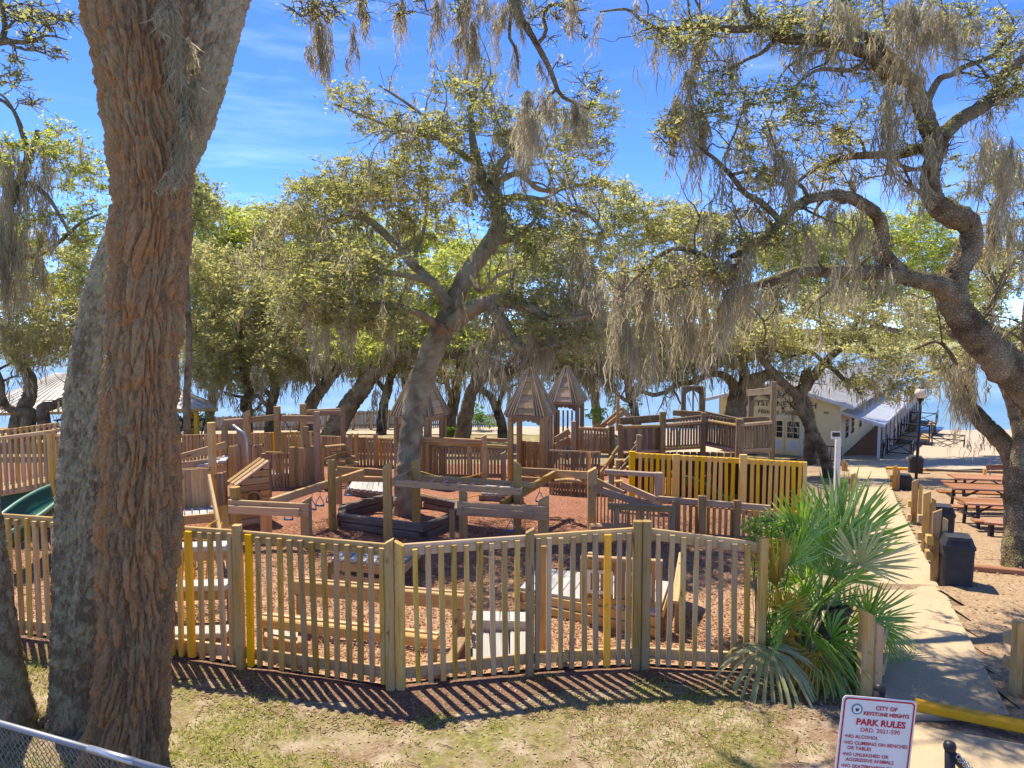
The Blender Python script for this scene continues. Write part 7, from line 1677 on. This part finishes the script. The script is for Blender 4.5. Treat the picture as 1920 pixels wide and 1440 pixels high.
for dz in (0.22, -0.22):
    q = cS + Zs * dz + nS * 0.002; disc(sg_, 'bolt', q, 0.008, M['steel'], Xs, Zs, 0.003, 10)
pg = thing('pipe_bollard', 'black capped pipe bollard just behind the park rules sign', 'bollard', tuple(G(1646, 1345)))
b = G(1647, 1350); tz = W(1647, 1282, b.y).z
rod(pg, [b - Vector((0, 0, 0.1)), Vector((b.x, b.y, b.z + 0.1)), Vector((b.x, b.y, tz - 0.05))], 0.055, M['black'], 'pipe', 12); lathe(pg, 'cap', (b.x, b.y, tz - 0.06), [(0.058, 0), (0.058, 0.02), (0.045, 0.045), (0.02, 0.06)], M['black'])
pg = thing('pipe_gate', 'black pipe gate leg with chain in the lower right corner', 'gate', tuple(G(1790, 1440)))
Yg = 5.2; rod(pg, [W(1778, 1560, Yg), W(1781, 1470, Yg), W(1781, 1400, Yg)], 0.036, M['black'], 'pipe', 12); rod(pg, [W(1783, 1412, Yg), W(1800, 1430, Yg), W(1830, 1470, Yg + 0.05), W(1880, 1530, Yg + 0.1)], 0.034, M['black'], 'arm', 12)
c = W(1781, 1398, Yg); lathe(pg, 'cap', (c.x, c.y, c.z - 0.03), [(0.042, 0), (0.046, 0.03), (0.036, 0.055), (0.015, 0.066)], M['black'])
for k in range(7):
    p = W(1797 + k * 4, 1418 + k * 4 + 3 * (k % 2), Yg - 0.05)
    rod(pg, [p + Vector((0.016 * math.cos(a), 0.006 * math.sin(a * 2), 0.022 * math.sin(a))) for a in np.linspace(0, 2 * math.pi, 9)], 0.004, M['steel'], 'chain_link', 5)

# ================================================================== CHAIN-LINK FENCE, BOTTOM LEFT
cl = thing('chain_link_fence', 'galvanised chain link fence crossing the lower left corner', 'fence', tuple(G(100, 1640) if False else Vector((-3.2, 4.7, 0))))
a, b = W(-330, 1262, 5.95), W(336, 1452, 4.32)
rod(cl, [a, a.lerp(b, 0.5), b], 0.022, M['rail'], 'top_rail', 12)
sl0, sl1 = a.lerp(b, 0.80), a.lerp(b, 0.905); rod(cl, [sl0, sl1], 0.0245, M['steel'], 'sleeve', 12)
for f in (0.02, 0.98):
    p = a.lerp(b, f); rod(cl, [Vector((p.x, p.y, -0.1)), Vector((p.x, p.y, p.z * 0.5)), Vector((p.x, p.y, p.z))], 0.026, M['steel'], 'post', 10)
d = b - a; L = math.hypot(d.x, d.y); nW = int(L / 0.058); parts = []
for i in range(nW):
    for sgn in (0, 1):
        m_ = 20; C = []
        for k in range(m_ + 1):
            s_ = (i + 0.5 + (0.5 if (k + sgn) % 2 else -0.5) * 1.0) / nW
            p = a.lerp(b, min(1, max(0, s_))); C.append((p.x, p.y + (0.004 if sgn else -0.004), p.z - 0.02 - k * 0.058))
        parts.append((np.array(C), sgn))
P = np.array([c for c, _ in parts]); V, Q = batch_tubes(P, np.full(P.shape[:2], 0.0028), 4)
wmesh('wire_mesh', V, Q, M['wire'], cl, True)['kind'] = 'stuff'

# ================================================================== FAR LEFT SHELTER, GREY FENCE
sh_ = thing('picnic_shelter', 'open shelter with streaked tin hip roof behind the left trunks', 'shelter', tuple(W(190, 850, 36)))
e = [W(-70, 778, 34), W(408, 768, 34), W(390, 752, 41), W(-20, 752, 41)]; rz = W(180, 700, 37.5).z
r0, r1 = W(105, 705, 37.5), W(265, 712, 37.5); r0.z = r1.z = rz
for q in ([e[0], e[1], r1, r0], [e[1], e[2], r1], [e[2], e[3], r0, r1], [e[3], e[0], r0]):
    n = (q[1] - q[0]).cross(q[2] - q[0]).normalized(); n = n if n.z > 0 else -n
    f = prism(sh_, 'roof', q, n * -0.06, M['tinroof'])
    L = (q[1] - q[0]).length; m_ = int(L / 0.35); parts = []
    tl, tr = (q[-1], q[2]) 
    for i in range(1, m_):
        s_ = q[0].lerp(q[1], i / m_); t_ = (tl.lerp(tr, i / m_) if len(q) == 4 else q[2])
        C = np.array([tuple(s_ + n * 0.02), tuple((s_ + t_) / 2 + n * 0.02), tuple(t_ + n * 0.02)]); parts.append(tube(C, [0.035] * 3, 4))
    V, Q = merge(parts); wmesh('roof_rib', V, Q, M['tinroof'], sh_)
for k in range(3): timber(sh_, e[k], e[(k + 1) % 4], 0.06, 0.14, M['brown'], 'fascia')
for u, Y in ((368, 34.6), (215, 34.6), (60, 34.6), (-50, 34.6), (360, 40.5)):
    p = W(u, 772, Y); timber(sh_, (p.x, p.y, gzf(p.x, p.y) - 0.2), (p.x, p.y, p.z), 0.2, 0.2, M['pine'], 'post')
for k, (u0, u1) in enumerate([(110, 135), (300, 330), (345, 385)]):
    b = W(u0, 812, 37); t_ = thing('picnic_table', ['dark table under the shelter left of the big trunks', 'dark table under the shelter right of the cedar', 'dark table at the right end of the shelter'][k], 'picnic table', tuple(b), 'dark tables under the shelter')
    c = W(u1, 812, 37)
    timber(t_, b + Vector((0, 0, 0.72)), c + Vector((0, 0, 0.72)), 0.8, 0.06, M['black'], 'top'); timber(t_, b + Vector((0, -0.7, 0.42)), c + Vector((0, -0.7, 0.42)), 0.28, 0.05, M['black'], 'seat')
    for q in (b, c): timber(t_, q + Vector((0, -0.6, -0.2)), q + Vector((0, 0, 0.70)), 0.07, 0.07, M['black'], 'leg')
gf = thing('grey_fence', 'long grey split picket fence along the lake behind the lawn', 'fence', tuple(W(600, 803, 47)))
n_ = 0
for (u0, t0, b0, Y0), (u1, t1, b1, Y1), n in [((330, 784, 812, 46), (560, 776, 806, 46.5), 84), ((560, 776, 806, 46.5), (740, 768, 803, 47), 66), ((740, 768, 803, 47), (945, 778, 800, 50), 60)]:
    pickets(gf, (u0, t0, b0, Y0), (u1, t1, b1, Y1), n=n, pw=0.085, pt=0.03, mat=M['greyfence'], rails=(0.85, 0.2), rw=0.1, rmat=M['greyfence'], topjit=0.04)
for u in (432, 520, 610, 662, 696, 727): post(gf, u, 770 + (740 - u) * 0.03, 806, 46.6, 0.16, M['greyfence'])
# ================================================================== PALMETTO AND CREEPERS
pal = thing('palmetto', 'large clump of fan palmetto fronds between fence and path', 'palmetto', tuple(G(1535, 1300)))
def frond(hub, dirv, nrm, Lb, n=26, spread=200, droop=0.25, mat='palm', base=None, wid=0.030, t0=0.5):
    hub = Vector(hub); d = Vector(dirv).normalized(); nn = Vector(nrm); nn = (nn - d * nn.dot(d)).normalized(); s = d.cross(nn)
    Vs, Qs, tn = [], [], []; o = 0
    for i in range(n):
        a = math.radians((i / (n - 1) - 0.5) * spread + random.gauss(0, 2.0)); f = abs(i / (n - 1) - 0.5) * 2
        dd = d * math.cos(a) + s * math.sin(a); L = Lb * (1 - 0.30 * f ** 2) * random.uniform(0.88, 1.06)
        side = (dd.cross(nn)).normalized(); w = wid * random.uniform(0.8, 1.1)
        dr = droop * random.uniform(0.6, 1.5)
        fold = 0.35
        for k, (t, ww) in enumerate(((0.03, 0.25), (0.35, 0.9), (0.62, 1.0), (0.84, 0.65), (1.0, 0.04))):
            c = hub + dd * L * t + Vector((0, 0, -1)) * dr * L * t ** 2.6 + nn * 0.02 * math.sin(t * 3)
            Vs += [tuple(c - side * w * ww / 2 + nn * w * ww * fold), tuple(c), tuple(c + side * w * ww / 2 + nn * w * ww * fold)]
        for k in range(4):
            b = o + k * 3; Qs += [(b, b + 1, b + 4, b + 3), (b + 1, b + 2, b + 5, b + 4)]
        o += 15; tv = min(1, max(0, random.gauss(t0, 0.16)))
        tn += [tv * q for q in (0.75, 0.75, 0.75, 0.9, 0.9, 0.9, 1, 1, 1, 1.05, 1.05, 1.05, 1.15, 1.15, 1.15)]
    ob = wmesh('frond', np.array(Vs), np.array(Qs), M[mat], pal, False, np.clip(tn, 0, 1))
    if base is not None:
        b = Vector(base); m_ = (b + hub) / 2 + Vector((0, 0, (hub - b).length * 0.10))
        C = catmull(np.array([tuple(b), tuple(m_), tuple(hub), tuple(hub + d * 0.05)]), 10); V, Q = tube(C, np.linspace(0.016, 0.010, 10), 6)
        wmesh('stalk', V, Q, M[mat], ob, True, np.full(len(V), 0.6))
    return ob
Yp = 8.3
heart = [W(1535, 1270, Yp), W(1560, 1230, Yp + 0.25), W(1500, 1250, Yp - 0.1)]
fl = [  # hub u, v, depth offset, direction (right, up, towards camera), length px, spread, droop, material, width
    (1555, 1035, .2, (-.05, 1, .15), 165, 150, .05, 'palm', .034), (1500, 1020, .1, (-.35, 1, .2), 140, 150, .08, 'palm', .032), (1590, 1030, .3, (.32, 1, .1), 145, 130, .05, 'palm', .034),
    (1530, 1050, .5, (.05, 1, -.1), 170, 140, .06, 'palm', .034), (1480, 1060, .0, (-.35, .95, .3), 100, 170, .12, 'palm', .030), (1610, 1060, .0, (.35, .95, .4), 120, 170, .10, 'palm_pale', .032),
    (1575, 1010, .6, (.15, 1, -.2), 150, 140, .05, 'palm', .034), (1545, 1120, -.2, (.1, .8, .7), 130, 200, .2, 'palm', .034), (1500, 1130, -.15, (-.3, .8, .6), 120, 200, .2, 'palm', .032),
    (1625, 1160, .0, (.75, .75, .2), 105, 170, .08, 'palm', .026), (1640, 1175, .1, (.95, .15, .2), 80, 200, .12, 'palm', .024),
    (1655, 1180, .15, (.8, -.4, .2), 90, 150, .5, 'palm', .016), (1520, 1190, -.35, (0, .5, .9), 110, 230, .35, 'palm', .032), (1560, 1200, -.3, (.3, .35, .9), 110, 220, .4, 'palm', .032),
    (1470, 1165, -.2, (-.5, .5, .7), 100, 200, .25, 'palm', .030), (1455, 1100, -.1, (-.2, 1, .2), 130, 60, .05, 'palm_yellow', .030),
    (1462, 1150, -.25, (.25, .9, .5), 90, 130, .2, 'palm_yellow', .026), (1440, 1215, -.45, (-.12, -.35, .9), 135, 230, .75, 'palm_pale', .042), (1470, 1190, -.3, (.2, -.8, .5), 110, 90, .3, 'palm_yellow', .026),
    (1532, 1222, -.5, (.1, -.55, .7), 115, 210, .7, 'palm_yellow', .016), (1545, 1240, -.4, (.5, -.2, .8), 100, 200, .6, 'palm', .030), (1585, 1180, .35, (.5, .8, -.1), 120, 180, .15, 'palm', .032),
    (1500, 1090, .4, (-.3, .95, -.1), 130, 170, .1, 'palm', .032), (1560, 1080, .3, (.2, .95, .1), 140, 170, .1, 'palm', .034),
    (1490, 1160, .2, (-.5, .8, .2), 110, 190, .15, 'palm', .030), (1530, 1140, .3, (0, .9, .3), 120, 190, .2, 'palm', .032), (1575, 1090, .5, (.3, .95, 0), 125, 150, .08, 'palm_pale', .032)]
for u, v, dy, (dx, dz, dc), L, spd, dr, mt, wd in fl:
    hub = W(u, v, Yp + dy); d = Vector((dx, -dc, dz)); nrm = Vector((random.gauss(0, .25), -1.0, .45)) if dz > 0.3 else Vector((random.gauss(0, .2), -0.6, .9))
    frond(hub, d, nrm, px(L, Yp + dy), 26 if wd > .02 else 22, spd, dr, mt, random.choice(heart), wd, random.uniform(.35, .75))
for k in range(5):
    b = heart[k % 3] + Vector((random.gauss(0, .1), random.gauss(0, .1), 0)); C = np.array([(b.x, b.y, gzf(b.x, b.y) - .1), (b.x + random.gauss(0, .1), b.y, 0.35), (b.x + random.gauss(0, .15), b.y, 0.62)])
    V, Q = tube(catmull(C, 12), np.linspace(.09, .06, 12), 9, .5, k); wmesh('stem', V, Q, M['bark'], pal, True, rng.uniform(.2, .8, len(V)))

def creeper(label, blobs, per, L, mat='vine', stemY=None):
    P, T = [], []
    c0 = None
    for u, v, ru, rv, Y, ry, n in blobs:
        q = rand_unit(n) * rng.uniform(.2, 1, (n, 1)) ** .5
        for a in q: P.append(tuple(W(u + a[0] * ru, v - a[2] * rv, Y + a[1] * ry)))
    P = np.array(P); c0 = P.mean(0); r = thing('creeper', label, 'vine', (float(c0[0]), float(c0[1]), gzf(c0[0], c0[1])))
    k = 5; d = rand_unit(len(P) * k); d[:, 2] = d[:, 2] * .5 + .1
    pos = np.repeat(P, k, 0) + d * L * .55
    V, Q, tn = leaves(pos, L * rng.uniform(.7, 1.2, len(pos)), .5, 1.0, np.clip(rng.normal(.5, .2, len(pos)), 0, 1))
    wmesh('leaf_mass', V, Q, M[mat], r, True, tn)['kind'] = 'stuff'
    st = []
    for i in rng.choice(len(P), min(30, len(P)), False):
        g = np.array([c0[0] + rng.normal() * .12, c0[1] + rng.normal() * .08, gzf(c0[0], c0[1])]); m_ = (g + P[i]) / 2 + rng.normal(size=3) * .06
        st.append(catmull(np.array([g, m_, P[i]]), 8))
    V, Q = batch_tubes(np.array(st), np.full((len(st), 8), .005), 4); wmesh('stem', V, Q, M[mat], r, True, np.full(len(V), .3))['kind'] = 'stuff'
creeper('bright green creeper climbing the fence corner beside the palmetto', [(1435, 990, 42, 30, 8.15, .15, 60), (1470, 1000, 30, 36, 8.3, .15, 40), (1410, 985, 18, 18, 8.1, .1, 16), (1450, 1190, 18, 60, 8.0, .1, 50), (1460, 1080, 16, 60, 8.3, .1, 20)], 5, .062)
creeper('dark low foliage at the foot of the palmetto beside the path post', [(1575, 1270, 45, 45, 8.1, .2, 110), (1600, 1235, 25, 50, 8.2, .15, 60), (1520, 1290, 40, 15, 8.0, .2, 40)], 5, .055)
creeper('small leafy plant beside the far left path post', [(1580, 915, 10, 22, 22, .3, 40)], 5, .12)
creeper('light green shrub on the shore behind the dark fort', [(1118, 775, 22, 18, 42, .8, 60), (1165, 760, 40, 20, 44, 1, 60)], 5, .2)
creeper('yellow green bush on the lakeshore between the turrets', [(893, 775, 16, 22, 46, .6, 70), (920, 790, 20, 12, 46, .6, 30)], 5, .22)
creeper('dark green shrub by the shelter post at left', [(345, 785, 36, 18, 38, .8, 110), (385, 782, 16, 14, 40, .6, 40)], 5, .16)
creeper('little palm-like plant at the foot of the middle oaks', [(845, 808, 12, 8, 34, .3, 36)], 5, .2)

# ================================================================== GROUND COVER NEAR THE CAMERA
def scatter(n, x0, x1, y0, y1, keep):
    x, y = rng.uniform(x0, x1, n), y0 + (y1 - y0) * rng.uniform(0, 1, n) ** 1.3
    m_ = keep(x, y); return x[m_], y[m_]
fence_y = lambda x: np.interp(x, _fx, _fy)
path_l = lambda y: np.interp(y, pl[:, 1], pl[:, 0])
def lawn(x, y): return (y < fence_y(x) - 0.08) & (x < 4.25 + (y - 7.5) * .2) & (x / np.maximum(y, 1) > -0.95) & ~((x > 2.4) & (y < 7.2) & (x > 3.0 + (y - 6.5) * 0.4))
x, y = scatter(130000, -9, 5, 4.3, 10.5, lawn)
gm = fbm(x * .55 + 3, y * .55, 61, 5) * .62 + fbm(x * 2.6, y * 2.6, 71, 3) * .38
k_ = gm > .485 + .09 * np.clip((y - (fence_y(x) - .8)) / .8, 0, 1) + rng.normal(size=len(x)) * .014
x, y = x[k_], y[k_]; n = len(x)
h = rng.uniform(.02, .062, n); a = rng.uniform(0, 6.283, n); ln = rng.normal(size=(n, 2)) * .03
z = gz(x, y) + bumps(x, y) - .035; w = rng.uniform(.004, .008, n)
b0 = np.stack([x - np.cos(a) * w, y - np.sin(a) * w, z], 1); b1 = np.stack([x + np.cos(a) * w, y + np.sin(a) * w, z], 1); tp = np.stack([x + ln[:, 0], y + ln[:, 1], z + h], 1)
tag(wmesh('grass', np.stack([b0, b1, tp], 1).reshape(-1, 3), np.arange(3 * n).reshape(n, 3), M['grass'], None, True, np.repeat(np.clip(rng.normal(.5, .22, n), 0, 1), 3)), 'patchy short lawn grass in front of the picket fence', 'grass', kind='stuff')
def flakes(name, label, cat, x, y, dz, L, wr, mat, tmean=.5, tilt=.18):
    """small curled flakes lying on the ground"""
    n = len(x); P = np.stack([x, y, gz(x, y) + (bumps(x, y) - .022 if dz <= 0 else dz)], 1); a = rng.uniform(0, 6.283, n); l = (L * rng.uniform(.5, 1.3, n))[:, None]
    d = np.stack([np.cos(a), np.sin(a), rng.normal(size=n) * tilt], 1); s_ = np.stack([-np.sin(a), np.cos(a), rng.normal(size=n) * tilt], 1)
    up = np.array([0, 0, 1.0]) * l * .08
    V = np.stack([P - d * l * .5, P + s_ * l * wr * .5 + up, P + d * l * .5, P - s_ * l * wr * .5 + up], 1).reshape(-1, 3)
    tag(wmesh(name, V, np.arange(4 * n).reshape(n, 4), M[mat], None, False, np.repeat(np.clip(rng.normal(tmean, .22, n), 0, 1), 4)), label, cat, kind='stuff')
x, y = scatter(9000, -9, 5, 4.3, 10.5, lawn); flakes('fallen_leaves', 'dry brown leaf litter scattered over the front lawn', 'leaf litter', x, y, -.0, .038, .5, 'litter', .6)
x, y = scatter(700, -9, 5, 4.4, 10, lawn); n = len(x); a = rng.uniform(0, 6.283, n); l = rng.uniform(.04, .22, n)
b = np.stack([x, y, gz(x, y) + bumps(x, y) - .018], 1); e = np.stack([np.cos(a) * l, np.sin(a) * l, rng.uniform(0, .012, n)], 1); mid = b + e * .5 + np.stack([-np.sin(a) * l, np.cos(a) * l, 0 * l], 1) * rng.normal(0, .12, n)[:, None]
V, Q = batch_tubes(np.stack([b, mid, b + e], 1), np.tile(np.array([.004, .0045, .002]), (n, 1)), 4)
tag(wmesh('fallen_twigs', V, Q, M['bark'], None, True, rng.uniform(.2, .9, len(V))), 'small fallen twigs scattered over the front lawn', 'twigs', kind='stuff')
def front_strip(x, y): d = fence_y(x) - y; return (d > -.1) & (d < .75 + .5 * fbm(x * 2, y * 2, 5, 2)) & (x < 4.2) & (x > -8)
x, y = scatter(26000, -9, 5, 6.5, 10.5, front_strip); flakes('fallen_leaves', 'brown leaf mulch along the foot of the front fence', 'leaf litter', x, y, .0, .042, .42, 'litter', .38)
def mulch_zone(x, y): return (y > fence_y(x) + .05) & (y < 15) & (x < .345 * y) & (x > -.72 * y)
x, y = scatter(70000, -10, 5.2, 7.6, 15, mulch_zone); flakes('wood_chips', 'loose tan and red wood chips on the playground floor', 'wood chips', x, y, .03, .055, .4, 'chips', .5)
def right_zone(x, y): return (x > np.interp(y, pr[:, 1], pr[:, 0]) + .1) & (x / y < .8)
x, y = scatter(9000, 4, 20, 5.5, 26, right_zone); flakes('fallen_leaves', 'dry oak leaves scattered over the picnic sand', 'leaf litter', x, y, .03, .06, .5, 'litter', .4)
def on_path(x, y): return (x > path_l(y)) & (x < np.interp(y, pr[:, 1], pr[:, 0]))
x, y = scatter(900, 3.5, 18, 7.2, 30, on_path); flakes('fallen_leaves', 'few stray leaves lying on the concrete path', 'leaf litter', x, y, .035, .05, .5, 'litter', .4)
